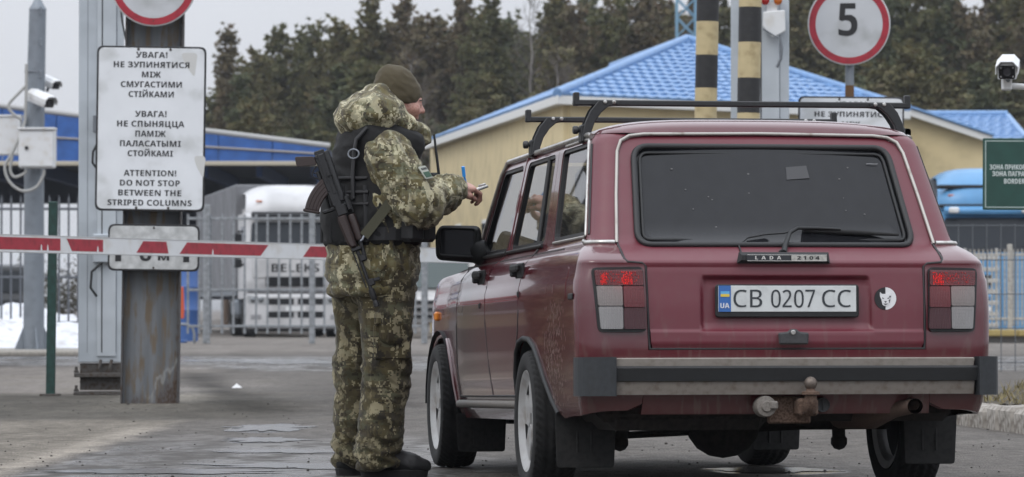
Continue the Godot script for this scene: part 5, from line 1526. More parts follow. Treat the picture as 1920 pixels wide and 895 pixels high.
# ---------------------------------------------------------------- the border guard; his own axes: x to his right, y up, z to his back
func camo_texture() -> ImageTexture:
	var n := 320
	var im := Image.create(n, n, false, Image.FORMAT_RGB8)
	var a := noise(0.105, 101, 3); var b := noise(0.08, 102, 3); var c := noise(0.095, 103, 3); var j := noise(0.30, 104, 2)
	var sw := func(f: FastNoiseLite, x: int, y: int) -> float:      # wraps round the edges
		var u := float(x) / n; var v := float(y) / n
		var r := n / TAU
		return f.get_noise_3d(r * cos(TAU * u), r * sin(TAU * u), r * cos(TAU * v)) + 0.6 * f.get_noise_3d(r * sin(TAU * v), r * cos(TAU * u) + 50, r * sin(TAU * u))
	for y in n:
		for x in n:
			var w := j.get_noise_2d(x, y) * 0.26
			var col := Color(0.105, 0.090, 0.038)
			if float(sw.call(b, x, y)) + w > 0.12: col = Color(0.055, 0.045, 0.024)
			if float(sw.call(c, y, x)) + w > 0.22: col = Color(0.130, 0.138, 0.088)
			if float(sw.call(c, x + 90, y + 40)) + w > 0.30: col = Color(0.022, 0.016, 0.010)
			if float(sw.call(a, x, y)) + w * 1.3 > 0.27: col = Color(0.50, 0.475, 0.34)
			im.set_pixel(x, y, col.linear_to_srgb())
	return ImageTexture.create_from_image(im)

func folds(seed_: int, amp: float, freq: float, squash: Vector3) -> Callable:
	var f := noise(freq, seed_, 2)
	var f2 := noise(freq * 3.1, seed_ + 1, 2)
	return func(p: Vector3) -> float:
		var q := p * squash
		q.y += 0.7 * q.x - 0.5 * q.z
		return amp * (1.0 - 2.6 * absf(f.get_noise_3dv(q))) + amp * 0.35 * f2.get_noise_3dv(q)

func guard() -> void:
	var tex := camo_texture()
	var jacket := mat(1.0, 1.0, 1.0, 0.95)
	jacket.albedo_texture = tex; jacket.uv1_triplanar = true; jacket.uv1_scale = Vector3.ONE / 1.65; jacket.texture_filter = BaseMaterial3D.TEXTURE_FILTER_NEAREST
	jacket.rim_enabled = true; jacket.rim = 0.25
	var trouser: StandardMaterial3D = jacket.duplicate()
	trouser.albedo_color = lin(0.46, 0.425, 0.375); trouser.uv1_offset = V(0.31, 0.17, 0.53)
	jacket.albedo_color = lin(0.92, 0.89, 0.85)
	var skin := worn(mat(0.45, 0.255, 0.205, 0.55), ntex(0.05, 111, [0.0, Color(0.80, 0.66, 0.62), 0.5, g(0.95), 1.0, g(1.0)]), 7.0)
	skin.subsurf_scatter_enabled = true; skin.subsurf_scatter_strength = 0.08
	var vestm := worn(mat(0.0055, 0.0055, 0.0062, 0.9), ntex(0.05, 112, [0.0, g(0.7), 1.0, g(1.0)]), 5.0)
	vestm.rim_enabled = true; vestm.rim = 0.05
	var fleece := worn(mat(0.078, 0.062, 0.033, 0.95), ntex(0.2, 113, [0.0, g(0.7), 1.0, g(1.0)]), 6.0)
	fleece.rim_enabled = true; fleece.rim = 0.4
	var boot := worn(mat(0.008, 0.008, 0.009, 0.6), ntex(0.05, 114, [0.0, g(0.75), 0.8, g(1.0), 1.0, Color(1.9, 1.7, 1.5)]), 6.0)
	var o := MeshInstance3D.new()
	o.name = numbered("person"); add_child(o)
	o.position = V(X(708, 16.57), 0.0, -16.57); o.rotation.y = deg_to_rad(-68.0)
	tag(o, "standing person in camouflage uniform, black vest and olive knit cap writing beside the red car", "person")
	# joints
	var shR := V(0.195, 1.355, 0.02); var elR := V(0.285, 1.155, -0.085); var wrR := V(0.175, 1.232, -0.285)
	var shL := V(-0.195, 1.36, 0.02); var elL := V(-0.275, 1.14, -0.08); var wrL := V(-0.10, 1.175, -0.30)
	var hipR := V(0.105, 0.90, 0.005); var knR := V(0.115, 0.47, 0.0); var anR := V(0.115, 0.09, 0.045)
	var hipL := V(-0.105, 0.90, 0.04); var knL := V(-0.115, 0.47, 0.055); var anL := V(-0.115, 0.09, 0.078)
	var head := V(0.0, 1.608, -0.094)
	# body: one surface, mostly under the clothes, with a fine head and fine hands
	var mb := MB.new()
	var bl := Blob.new(V(-0.42, 0.0, -0.42), V(0.42, 1.60, 0.3), 0.02)
	for q in [[V(0, 1.0, 0.02), V(0, 1.32, 0.0), 0.125, 0.14], [shR, elR, 0.055, 0.045], [elR, wrR, 0.045, 0.032], [shL, elL, 0.055, 0.045], [elL, wrL, 0.045, 0.032], [hipR, knR, 0.085, 0.055], [knR, anR, 0.055, 0.04], [hipL, knL, 0.085, 0.055], [knL, anL, 0.055, 0.04], [V(0, 1.38, 0.0), V(0, 1.52, -0.06), 0.075, 0.062], [shL, shR, 0.06, 0.06], [anR, anR + V(0.02, -0.045, -0.14), 0.04, 0.035], [anL, anL + V(-0.02, -0.045, -0.14), 0.04, 0.035]]:
		bl.bone(q[0], q[1], q[2], q[3], 0.05)
	bl.net(mb)
	# head (turned and tilted a little to the notebook)
	var hb := Basis(Vector3.UP, deg_to_rad(-8.0)) * Basis(Vector3.RIGHT, deg_to_rad(-5.0))
	var H := func(x: float, y: float, z: float) -> Vector3: return head + hb * V(x, y, z)
	bl = Blob.new(head - V(0.13, 0.17, 0.14), head + V(0.13, 0.13, 0.14), 0.0042)
	bl.bone(H.call(0, 0.035, 0.012), H.call(0, 0.02, 0.0), 0.078, 0.076, 0.03, V(0.96, 1.12, 1.2))
	bl.bone(H.call(0, -0.045, -0.022), H.call(0, -0.075, -0.045), 0.056, 0.042, 0.04, V(1.0, 1.0, 1.0))
	bl.bone(H.call(-0.03, 0.012, -0.083), H.call(0.03, 0.012, -0.083), 0.013, 0.013, 0.02)                # brow
	bl.bone(H.call(0, 0.004, -0.090), H.call(0, -0.030, -0.108), 0.0085, 0.0125, 0.014)                  # nose
	for s in [-1, 1]:
		bl.bone(H.call(s * 0.010, -0.033, -0.097), H.call(s * 0.009, -0.034, -0.099), 0.008, 0.008, 0.008)
		bl.bone(H.call(s * 0.042, -0.028, -0.066), H.call(s * 0.036, -0.036, -0.070), 0.021, 0.02, 0.03)   # cheek
		bl.bone(H.call(s * 0.077, 0.01, 0.012), H.call(s * 0.080, -0.028, 0.004), 0.015, 0.009, 0.012, V(0.55, 1, 1))   # ear
		bl.bone(H.call(s * 0.033, -0.006, -0.077), H.call(s * 0.031, -0.006, -0.077), 0.012, 0.012, 0.008)
	bl.bone(H.call(-0.018, -0.060, -0.083), H.call(0.018, -0.060, -0.083), 0.0065, 0.0065, 0.010)        # lips
	bl.bone(H.call(-0.015, -0.070, -0.080), H.call(0.015, -0.070, -0.080), 0.007, 0.007, 0.010)
	bl.bone(H.call(0, -0.098, -0.072), H.call(0, -0.100, -0.070), 0.020, 0.018, 0.02)                    # chin
	bl.bone(H.call(0, -0.06, 0.03), H.call(0, -0.14, 0.05), 0.058, 0.06, 0.03)                           # neck
	bl.net(mb)
	hand(mb, wrR, V(-0.10, 0.06, -1.0), V(-0.35, -0.9, 0.1), 1.0, 1.0)
	hand(mb, wrL, V(0.55, 0.12, -0.85), V(0.3, 0.9, 0.1), -1.0, 0.8)
	o.mesh = mb.mesh(); o.material_override = skin
	# eyes, brows, beard
	for s in [-1, 1]:
		var eb := MB.new(); eb.ball(H.call(s * 0.032, -0.006, -0.084), V(0.0105, 0.0085, 0.0085), 12)
		var ey := part(o, "eye", eb, mat(0.55, 0.5, 0.47, 0.3))
		eb = MB.new(); eb.ball(H.call(s * 0.032, -0.007, -0.0905), V(0.005, 0.005, 0.003), 10)
		part(ey, "iris", eb, mat(0.03, 0.03, 0.03, 0.2))
		eb = MB.new(); eb.tube([H.call(s * 0.012, 0.010, -0.094), H.call(s * 0.032, 0.014, -0.095), H.call(s * 0.052, 0.009, -0.082)], [0.003, 0.0045, 0.002], 6)
		part(o, "eyebrow", eb, mat(0.05, 0.035, 0.025, 0.9))
	bl = Blob.new(head - V(0.11, 0.16, 0.14), head + V(0.11, 0.0, 0.06), 0.0045)
	bl.bone(H.call(0, -0.075, -0.04), H.call(0, -0.082, -0.05), 0.0575, 0.045, 0.02)
	bl.bone(H.call(0, -0.10, -0.072), H.call(0, -0.102, -0.072), 0.0225, 0.021, 0.02)
	bl.bone(H.call(-0.022, -0.050, -0.085), H.call(0.022, -0.050, -0.085), 0.0075, 0.0075, 0.01)
	bl.cut(hb * V(0, 1, -0.35).normalized(), (hb * V(0, 1, -0.35).normalized()).dot(head) - 0.026, 0.01)
	mb = MB.new(); bl.net(mb, folds(7, 0.0008, 60.0, Vector3.ONE))
	part(o, "beard", mb, mat(0.075, 0.052, 0.042, 0.95))
	# knit cap
	bl = Blob.new(head - V(0.14, 0.06, 0.16), head + V(0.14, 0.18, 0.16), 0.0065)
	bl.bone(H.call(0, 0.045, 0.016), H.call(0, 0.030, 0.004), 0.088, 0.087, 0.02, V(0.98, 1.12, 1.18))
	bl.bone(H.call(0, 0.10, 0.03), H.call(0, 0.115, 0.05), 0.04, 0.03, 0.05)
	bl.bone(H.call(0, 0.025, 0.008), H.call(0, 0.024, 0.006), 0.0905, 0.0905, 0.006, V(0.98, 0.72, 1.17))
	var nrm: Vector3 = hb * V(0, -1, -0.10).normalized()
	bl.cut(nrm, nrm.dot(H.call(0, -0.002, -0.09)), 0.008)
	mb = MB.new(); bl.net(mb, folds(31, 0.0028, 9.0, V(1, 1.6, 1)))
	var cap := part(o, "knit_cap", mb, fleece)
	var seam := []
	for k in 15:
		var a := lerpf(-0.2, 2.6, k / 14.0)
		seam.append(H.call(0.0885 * 0.98 * cos(a * 0.5) * 0.75 + 0.02, 0.05 + 0.088 * sin(a) * 0.8, -0.05 + k * 0.012))
	# hood lying on the back and the collar round the chin
	bl = Blob.new(V(-0.26, 1.30, -0.30), V(0.26, 1.76, 0.26), 0.0095)
	bl.bone(V(-0.09, 1.545, 0.035), V(0.09, 1.545, 0.035), 0.098, 0.098, 0.05, V(1.05, 0.86, 1.10))
	bl.bone(V(0, 1.58, 0.01), V(0, 1.53, 0.10), 0.080, 0.078, 0.05, V(1.35, 0.9, 1))
	bl.bone(V(-0.06, 1.628, 0.0), V(0.06, 1.628, 0.0), 0.040, 0.040, 0.05)                        # rolled rim of the hood
	bl.bone(V(0.10, 1.580, 0.005), V(0.112, 1.490, -0.08), 0.030, 0.036, 0.04)
	bl.bone(V(-0.10, 1.605, -0.005), V(-0.115, 1.505, -0.09), 0.034, 0.036, 0.04)
	bl.bone(V(0.112, 1.490, -0.085), V(0.055, 1.458, -0.178), 0.038, 0.035, 0.04)
	bl.bone(V(-0.115, 1.495, -0.09), V(-0.055, 1.458, -0.178), 0.040, 0.035, 0.04)
	bl.bone(V(-0.05, 1.458, -0.178), V(0.05, 1.458, -0.178), 0.035, 0.035, 0.03)
	bl.bone(V(0, 1.44, -0.03), V(0, 1.46, -0.05), 0.09, 0.09, 0.05, V(1.2, 1, 1.2))
	mb = MB.new(); bl.net(mb, folds(41, 0.013, 5.0, V(0.8, 1.5, 0.9)))
	part(o, "hood", mb, jacket)
	# jacket
	bl = Blob.new(V(-0.46, 0.74, -0.40), V(0.46, 1.56, 0.30), 0.0115)
	bl.bone(V(0, 0.90, 0.025), V(0, 1.14, 0.02), 0.186, 0.186, 0.06, V(1.22, 1, 1.0))
	bl.bone(V(0, 1.10, 0.02), V(0, 1.36, 0.0), 0.178, 0.158, 0.06, V(1.28, 1, 1.0))
	bl.bone(V(0, 0.80, 0.03), V(0, 0.9, 0.025), 0.176, 0.188, 0.03, V(1.22, 1, 1.0))
	bl.bone(V(-0.14, 1.385, 0.01), V(0.14, 1.385, 0.02), 0.085, 0.085, 0.06)
	for q in [[shR, elR, wrR], [shL, elL, wrL]]:
		bl.bone(q[0], q[1], 0.097, 0.093, 0.04)
		bl.bone(q[1], (q[2] as Vector3).lerp(q[1], 0.20), 0.093, 0.066, 0.03)
		bl.bone((q[2] as Vector3).lerp(q[1], 0.28), (q[2] as Vector3).lerp(q[1], 0.04), 0.070, 0.054, 0.02)
	bl.cut(V(0, -1, 0), -0.778, 0.02)
	var jf := folds(51, 0.010, 4.2, V(0.8, 2.0, 0.8))
	var arms := folds(57, 0.013, 7.0, V(0.8, 1.0, 1.6))
	mb = MB.new()
	bl.net(mb, func(p: Vector3) -> float:
		var a: float = smoothstep(0.18, 0.24, absf(p.x)) + smoothstep(-0.14, -0.2, p.z)
		var r: float = lerpf(jf.call(p), arms.call(p), clampf(a, 0, 1))
		return r - 0.008 * exp(-pow((p.y - 0.825) / 0.010, 2.0)) + 0.004 * smoothstep(0.825, 0.80, p.y))
	var ja := part(o, "jacket", mb, jacket)
	# trousers
	bl = Blob.new(V(-0.30, 0.0, -0.22), V(0.30, 0.98, 0.30), 0.0115)
	bl.bone(V(-0.04, 0.86, 0.03), V(0.04, 0.86, 0.02), 0.145, 0.145, 0.06, V(1.1, 1, 1))
	bl.bone(hipR + V(0.005, -0.02, 0), knR, 0.122, 0.090, 0.035, V(1, 1, 1.02)); bl.bone(knR, anR + V(0, 0.0, 0.0), 0.090, 0.094, 0.05)
	bl.bone(knR + V(0, 0.01, -0.02), knR + V(0, -0.1, -0.01), 0.080, 0.077, 0.03)
	bl.bone(hipL + V(-0.005, -0.02, 0), knL, 0.118, 0.088, 0.035); bl.bone(knL, anL + V(0, 0.0, 0.0), 0.084, 0.080, 0.05)
	bl.bone(knL + V(0, 0.01, -0.02), knL + V(0, -0.1, -0.01), 0.077, 0.075, 0.03)
	bl.bone(V(0.215, 0.69, 0.0), V(0.215, 0.60, 0.0), 0.028, 0.028, 0.02, V(0.8, 1, 2.6))
	bl.cut(V(0, -1, 0), -0.036, 0.02)
	var tf := folds(61, 0.010, 4.6, V(1.1, 1.2, 1.1)); var cuffs := folds(67, 0.016, 6.0, V(0.8, 2.0, 0.8)); var kn := folds(69, 0.012, 6.0, V(0.9, 1.7, 0.9))
	mb = MB.new()
	bl.net(mb, func(p: Vector3) -> float:
		var a: float = smoothstep(0.30, 0.12, p.y); var b: float = exp(-pow((p.y - 0.44) / 0.10, 2.0))
		return lerpf(lerpf(tf.call(p), kn.call(p), b), cuffs.call(p), a))
	var tr := part(o, "trousers", mb, trouser)
	mb = MB.new()
	for k in 2: mb.box(V(0.222 - 0.012 * k, 0.675 - k * 0.10, 0.012), V(0.022, 0.055 if k == 0 else 0.15, 0.165), 0.008, Basis.from_euler(V(0, 0, 0.05)))
	part(tr, "cargo_pocket", mb, trouser)
	mb = MB.new(); mb.box(V(-0.150, 0.44, 0.135), V(0.04, 0.045, 0.02), 0.006)
	part(tr, "knee_strap", mb, trouser)
	# boots
	for q in [[anR, 0.16, "R"], [anL, -0.12, "L"]]:
		var bs := Basis(Vector3.UP, -(q[1] as float))
		var an: Vector3 = q[0]
		var B := func(x: float, y: float, z: float) -> Vector3: return V(an.x, 0, an.z) + bs * V(x, y, z)
		bl = Blob.new(V(an.x - 0.13, 0.0, an.z - 0.30), V(an.x + 0.13, 0.24, an.z + 0.14), 0.0065)
		bl.bone(B.call(0, 0.16, 0.0), B.call(0, 0.085, 0.01), 0.046, 0.047, 0.03)
		bl.bone(B.call(0, 0.058, 0.030), B.call(0, 0.07, -0.05), 0.042, 0.046, 0.04)
		bl.bone(B.call(0, 0.085, -0.04), B.call(0.0, 0.058, -0.14), 0.046, 0.045, 0.04)
		bl.bone(B.call(0.004, 0.050, -0.14), B.call(0.004, 0.046, -0.195), 0.043, 0.038, 0.03, V(1.08, 0.85, 1))
		bl.cut(V(0, -1, 0), -0.026, 0.006)
		mb = MB.new(); bl.net(mb, folds(71, 0.0025, 12.0, Vector3.ONE))
		var bo := part(o, "boot", mb, boot)
		mb = MB.new()
		var sole := PackedVector2Array()
		for k in 28:
			var a := TAU * k / 28.0
			var z := 0.148 * sin(a) - 0.075
			var w := 0.050 + 0.008 * smoothstep(-0.05, -0.16, z) - 0.004 * smoothstep(0.0, 0.07, z)
			sole.append(Vector2(w * signf(cos(a)) * pow(absf(cos(a)), 0.6), -z))
		mb.prism(sole, 0.034, Transform3D(bs * Basis(V(1, 0, 0), V(0, 0, -1), V(0, 1, 0)), V(an.x, 0.0, an.z)), 0.005)
		part(bo, "sole", mb, M.rubber)
		mb = MB.new()
		for k in 4: mb.tube([B.call(-0.028, 0.118 - k * 0.011, -0.045 - k * 0.022), B.call(0, 0.132 - k * 0.011, -0.047 - k * 0.022), B.call(0.028, 0.118 - k * 0.011, -0.045 - k * 0.022)], 0.004, 5)
		part(bo, "laces", mb, M.black)
	# vest
	bl = Blob.new(V(-0.32, 0.94, -0.30), V(0.32, 1.56, 0.30), 0.0105)
	bl.bone(V(0, 1.03, 0.025), V(0, 1.16, 0.022), 0.202, 0.200, 0.05, V(1.22, 1, 1.0))
	bl.bone(V(0, 1.12, 0.022), V(0, 1.34, 0.01), 0.198, 0.180, 0.06, V(1.06, 1, 1.04))
	bl.bone(V(-0.08, 1.43, 0.03), V(0.08, 1.43, 0.03), 0.096, 0.096, 0.06, V(1, 1, 1.1))
	bl.bone(V(0.125, 1.435, 0.06), V(0.125, 1.42, -0.10), 0.066, 0.062, 0.05)
	bl.bone(V(-0.125, 1.435, 0.06), V(-0.125, 1.42, -0.10), 0.066, 0.062, 0.05)
	bl.cut(V(0, -1, 0), -0.985, 0.02)
	mb = MB.new(); bl.net(mb, folds(73, 0.0055, 6.0, V(0.7, 1.8, 1.0)))
	var vest := part(o, "vest", mb, vestm)
	var nylon := mat(0.010, 0.010, 0.0115, 0.7)
	# straps, pouches and fittings that stand proud of the vest
	var surf := func(a: float, y: float, d: float) -> Vector3:     # angle 0 at his right, 90 at his back
		var r := 0.205 + d
		var up := smoothstep(1.17, 1.34, y)
		return V(cos(a) * r * lerpf(1.22, 1.03, up), y, 0.022 + sin(a) * r * lerpf(1.0, 0.99, up))
	var belt := []
	for k in 25: belt.append(surf.call(lerpf(-1.2, 4.3, k / 24.0), 1.035, 0.003))
	mb = MB.new(); mb.tube(belt, 0.030, 6, true, 1.0); 
	var belt_mb := MB.new()
	for k in 24:
		var a: Vector3 = belt[k]; var b: Vector3 = belt[k + 1]
		belt_mb.quad(a + V(0, -0.028, 0), b + V(0, -0.028, 0), b + V(0, 0.028, 0), a + V(0, 0.028, 0))
		belt_mb.quad(a + V(0, 0.028, 0), b + V(0, 0.028, 0), b * V(0.97, 1, 0.97) + V(0, 0.028, 0), a * V(0.97, 1, 0.97) + V(0, 0.028, 0))
		belt_mb.quad(a * V(0.97, 1, 0.97) + V(0, -0.028, 0), b * V(0.97, 1, 0.97) + V(0, -0.028, 0), b + V(0, -0.028, 0), a + V(0, -0.028, 0))
	part(vest, "belt", belt_mb, nylon)
	for a in [0.55, 0.95, 1.35, 1.9]:
		mb = MB.new(); mb.tube([surf.call(a, 1.00, 0.004), surf.call(a, 1.12, 0.004), surf.call(a, 1.24, 0.002)], 0.012, 6, true, 0.35)
		part(vest, "webbing", mb, nylon)
	for y in [1.16, 1.21, 1.27]:
		var row := []
		for k in 9: row.append(surf.call(lerpf(0.5, 1.9, k / 8.0), y, 0.001))
		part(vest, "webbing", tb(row, 0.009, 5), nylon)
	var sp: Vector3 = surf.call(0.78, 1.385, -0.01)
	mb = MB.new()
	mb.tube([sp + V(0.02, 0.10, -0.05), sp + V(0.012, 0.05, -0.005), sp, surf.call(0.80, 1.28, 0.004), surf.call(0.82, 1.18, 0.004)], 0.022, 8, true, 0.4)
	part(vest, "shoulder_strap", mb, nylon)
	mb = MB.new(); var ringp := []
	for k in 13: ringp.append(sp + V(0.024, -0.012, 0.012) + V(0.018 * cos(TAU * k / 12), 0.020 * sin(TAU * k / 12), -0.018 * cos(TAU * k / 12)))
	mb.tube(ringp, 0.0035, 6, false)
	part(vest, "strap_ring", mb, M.steel)
	for q in [[-0.35, 1.06, 0.10, 0.12], [-0.75, 1.06, 0.10, 0.12]]:
		var pp: Vector3 = surf.call(q[0], q[1], 0.03)
		part(vest, "pouch", bx(pp, V(0.07, q[3], 0.09), 0.015, Basis(Vector3.UP, -(q[0] as float))), nylon)
	# sleeve patch
	var mid := shR.lerp(elR, 0.62)
	var adir := (elR - shR).normalized()
	var outn := (V(0.85, 0.15, -0.62) - adir * V(0.85, 0.15, -0.62).dot(adir)).normalized()
	var pb := Basis(adir.cross(outn) * -1.0, -adir, outn)
	if pb.determinant() < 0: pb.x = -pb.x
	var pt := Transform3D(pb, mid + outn * 0.108)
	mb = MB.new(); mb.prism(rect(0.058, 0.064, 0.006, 2), 0.006, pt, 0.002)
	var patch := part(o, "sleeve_patch", mb, mat(0.30, 0.31, 0.27, 0.9))
	mb = MB.new(); mb.prism(rect(0.046, 0.026, 0.0, 1, Vector2(0, -0.012)), 0.0075, pt)
	part(patch, "patch_field", mb, mat(0.035, 0.075, 0.05, 0.9))
	mb = MB.new()
	for k in 4: mb.prism(rect(0.007, 0.010, 0.0, 1, Vector2(-0.016 + k * 0.011, 0.017)), 0.0075, pt)
	part(patch, "patch_print", mb, M.ink)
	# things he carries
	var ot := o.transform
	var pen := thing("pen", "bright blue pen standing up from the soldier's right fist", "pen")
	pen.transform = ot
	var pp0 := wrR + V(-0.03, 0.012, -0.060)
	part(pen, "barrel", tb([pp0 + V(-0.02, -0.05, -0.03), pp0 + V(0.004, 0.045, 0.006)], 0.0045, 8), mat(0.03, 0.22, 0.60, 0.4))
	part(pen, "pen_cap", tb([pp0 + V(0.003, 0.040, 0.005), pp0 + V(0.010, 0.082, 0.013)], 0.0078, 8), mat(0.03, 0.27, 0.72, 0.35))
	var pad := thing("notebook", "small white notebook with a metal clip held in the soldier's hands", "notebook")
	pad.transform = ot
	var nb := Basis.from_euler(V(0.32, 0.1, 0.10))
	var np := wrR + V(-0.035, -0.005, -0.105)
	part(pad, "pages", bx(np, V(0.08, 0.008, 0.10), 0.002, nb), mat(0.62, 0.62, 0.62, 0.7))
	part(pad, "cover", bx(np - V(0, 0.007, 0), V(0.084, 0.004, 0.104), 0.001, nb), mat(0.05, 0.055, 0.06, 0.6))
	part(pad, "clip", bx(np + nb * V(0.01, 0.009, -0.038), V(0.05, 0.010, 0.018), 0.003, nb), M.chrome)
	var radio := thing("radio", "black hand radio with long aerial on the soldier's chest", "radio")
	radio.transform = ot
	var rp: Vector3 = V(0.10, 1.24, -0.215)
	part(radio, "case", bx(rp, V(0.06, 0.12, 0.04), 0.008), M.black)
	part(radio, "aerial", tb([rp + V(0.02, 0.05, -0.02), rp + V(0.018, 0.12, -0.012), rp + V(0.014, 0.225, 0.0)], [0.0065, 0.006, 0.0045], 8), M.black)
	rifle()

func hand(mb: MB, wrist: Vector3, forward: Vector3, palm_dir: Vector3, side: float, curl: float) -> void:
	var f := forward.normalized()
	var d := (palm_dir - f * palm_dir.dot(f)).normalized()          # the way the palm looks
	var t := f.cross(d) * -side                                     # towards the thumb
	var P := func(a: float, b: float, c: float) -> Vector3: return wrist + f * a + t * b + d * c
	var bl := Blob.new(wrist - Vector3.ONE * 0.17, wrist + Vector3.ONE * 0.17, 0.0034)
	bl.bone(P.call(-0.05, 0, 0), P.call(0.015, 0, 0), 0.027, 0.026, 0.015)
	for k in 4: bl.bone(P.call(0.018, 0.021 - k * 0.014, 0.0), P.call(0.085 - absf(k - 1.2) * 0.005, 0.029 - k * 0.0195, 0.0), 0.0155, 0.0115, 0.016)
	for k in 4:
		var l: float = [0.041, 0.046, 0.043, 0.034][k]
		var b := 0.029 - k * 0.0195
		var p: Vector3 = P.call(0.085 - absf(k - 1.2) * 0.005, b, 0.0)
		var ang := 0.55 * curl + k * 0.06
		for j in 3:
			var e := p + (f * cos(ang) + d * sin(ang)) * l - t * 0.002
			bl.bone(p, e, 0.0098 - j * 0.0008, 0.0090 - j * 0.0008, 0.004)
			p = e; l *= 0.72; ang += (0.85 - 0.1 * j) * curl
	var tp: Vector3 = P.call(0.022, 0.026, 0.008)
	for q in [[P.call(0.055, 0.045, 0.022), 0.0135], [P.call(0.083, 0.036, 0.040), 0.0105], [P.call(0.100, 0.018, 0.048), 0.009]]:
		bl.bone(tp, q[0], q[1] + 0.001, q[1], 0.008)
		tp = q[0]
	bl.net(mb)

# assault rifle hung on the back, muzzle down; built along +x (muzzle), +y up of the weapon, then turned
func rifle() -> void:
	var r := thing("rifle", "black assault rifle with plum-brown handguard slung muzzle-down on the soldier's back", "rifle")
	var steel := worn(mat(0.018, 0.018, 0.020, 0.42, 0.3), ntex(0.05, 121, [0.0, g(0.7), 0.75, g(1.0), 1.0, g(1.9)]), 9.0)
	var plum := worn(mat(0.030, 0.015, 0.0135, 0.45), ntex(0.05, 122, [0.0, g(0.7), 1.0, g(1.0)]), 9.0)
	var mb := MB.new()
	# receiver: pressed box with a rounded top cover
	mb.prism(rounded(P2([0.0, -0.045, 0.235, -0.040, 0.245, 0.0, 0.0, 0.0]), 0.006, 2), 0.034, Transform3D(Basis(), V(0, 0, -0.017)), 0.004)
	mb.box(V(0.255, -0.012, 0), V(0.05, 0.048, 0.036), 0.006)
	mb.box(V(0.10, -0.052, 0), V(0.07, 0.016, 0.020), 0.004)
	part(r, "receiver", mb, steel)
	mb = MB.new(); mb.tube([V(-0.004, 0.004, 0), V(0.0, 0.006, 0), V(0.19, 0.006, 0), V(0.215, 0.002, 0)], [0.010, 0.0175, 0.0175, 0.016], 14)
	for k in 4: mb.tube([V(0.03 + k * 0.035, -0.002, -0.018), V(0.03 + k * 0.035, 0.024, 0), V(0.03 + k * 0.035, -0.002, 0.018)], 0.003, 5)
	part(r, "top_cover", mb, steel)
	mb = MB.new(); mb.box(V(0.13, -0.012, 0.018), V(0.10, 0.014, 0.003), 0.001); mb.tube([V(0.10, -0.012, 0.018), V(0.10, -0.012, 0.042)], 0.0045, 8); mb.box(V(0.06, -0.028, 0.019), V(0.13, 0.007, 0.004), 0.001)
	for x in [0.012, 0.16, 0.225]: mb.lathe([Vector2(0, 0.003), Vector2(0.004, 0.002), Vector2(0.005, 0.0)], 8, Transform3D(Basis(Vector3.RIGHT, PI / 2), V(x, -0.034, 0.017)))
	part(r, "bolt_handle", mb, steel)
	# sights
	mb = MB.new(); mb.box(V(0.235, 0.024, 0), V(0.06, 0.016, 0.022), 0.003); mb.box(V(0.205, 0.034, 0), V(0.012, 0.012, 0.020), 0.002); mb.box(V(0.25, 0.034, 0), V(0.05, 0.005, 0.014), 0.001)
	part(r, "rear_sight", mb, steel)
	# grip
	mb = MB.new(); mb.prism(rounded(P2([0.0, -0.044, 0.040, -0.044, 0.018, -0.128, -0.026, -0.122]), 0.010, 3), 0.030, Transform3D(Basis(), V(0, 0, -0.015)), 0.0025)
	part(r, "pistol_grip", mb, plum)
	var tg := []
	for k in 9: tg.append(V(0.042 + 0.062 * k / 8.0, -0.048 - 0.030 * sin(PI * k / 8.0), 0))
	mb = MB.new(); mb.tube(tg, 0.003, 5); mb.tube([V(0.066, -0.048, 0), V(0.070, -0.062, 0), V(0.064, -0.070, 0)], 0.003, 5)
	part(r, "trigger_guard", mb, steel)
	# magazine: curved, ribbed
	mb = MB.new()
	var front := []; var backs := []
	for k in 13:
		var s := k / 12.0
		var a := 0.35 + s * 0.70
		var base := V(0.100, -0.040, 0) + V(0.22 * (cos(0.35) - cos(a)), -0.22 * (sin(a) - sin(0.35)), 0)
		var dir := V(cos(a), sin(a), 0)
		backs.append(base); front.append(base + dir * (0.066 - 0.004 * s))
	var q := PackedVector2Array()
	for p in backs: q.append(Vector2(p.x, p.y))
	for k in range(12, -1, -1): q.append(Vector2(front[k].x, front[k].y))
	mb.prism(q, 0.026, Transform3D(Basis(), V(0, 0, -0.013)), 0.004)
	var mag := part(r, "magazine", mb, plum)
	mb = MB.new()
	for w in [0.25, 0.5, 0.75]:
		var line := []
		for k in 13: line.append((backs[k] as Vector3).lerp(front[k], w) + V(0, 0, 0.0125))
		mb.tube(line, 0.0028, 5)
	mb.box((backs[12] + front[12]) * 0.5 + V(0.003, -0.004, 0), V(0.070, 0.012, 0.030), 0.003, Basis(Vector3.BACK, 1.05))
	part(mag, "magazine_ribs", mb, plum)
	# handguards and gas tube
	mb = MB.new(); mb.prism(rounded(P2([0.275, -0.036, 0.30, -0.042, 0.40, -0.036, 0.425, -0.026, 0.425, 0.000, 0.275, 0.0]), 0.008, 2), 0.042, Transform3D(Basis(), V(0, 0, -0.021)), 0.009)
	part(r, "lower_handguard", mb, plum)
	mb = MB.new(); mb.tube([V(0.285, 0.020, 0), V(0.29, 0.020, 0), V(0.395, 0.020, 0), V(0.40, 0.020, 0)], [0.013, 0.018, 0.018, 0.013], 12)
	part(r, "upper_handguard", mb, plum)
	mb = MB.new(); mb.tube([V(0.39, 0.019, 0), V(0.47, 0.016, 0)], 0.0095, 10); mb.box(V(0.475, 0.006, 0), V(0.032, 0.034, 0.022), 0.005); mb.box(V(0.432, -0.006, 0), V(0.016, 0.046, 0.034), 0.004)
	part(r, "gas_block", mb, steel)
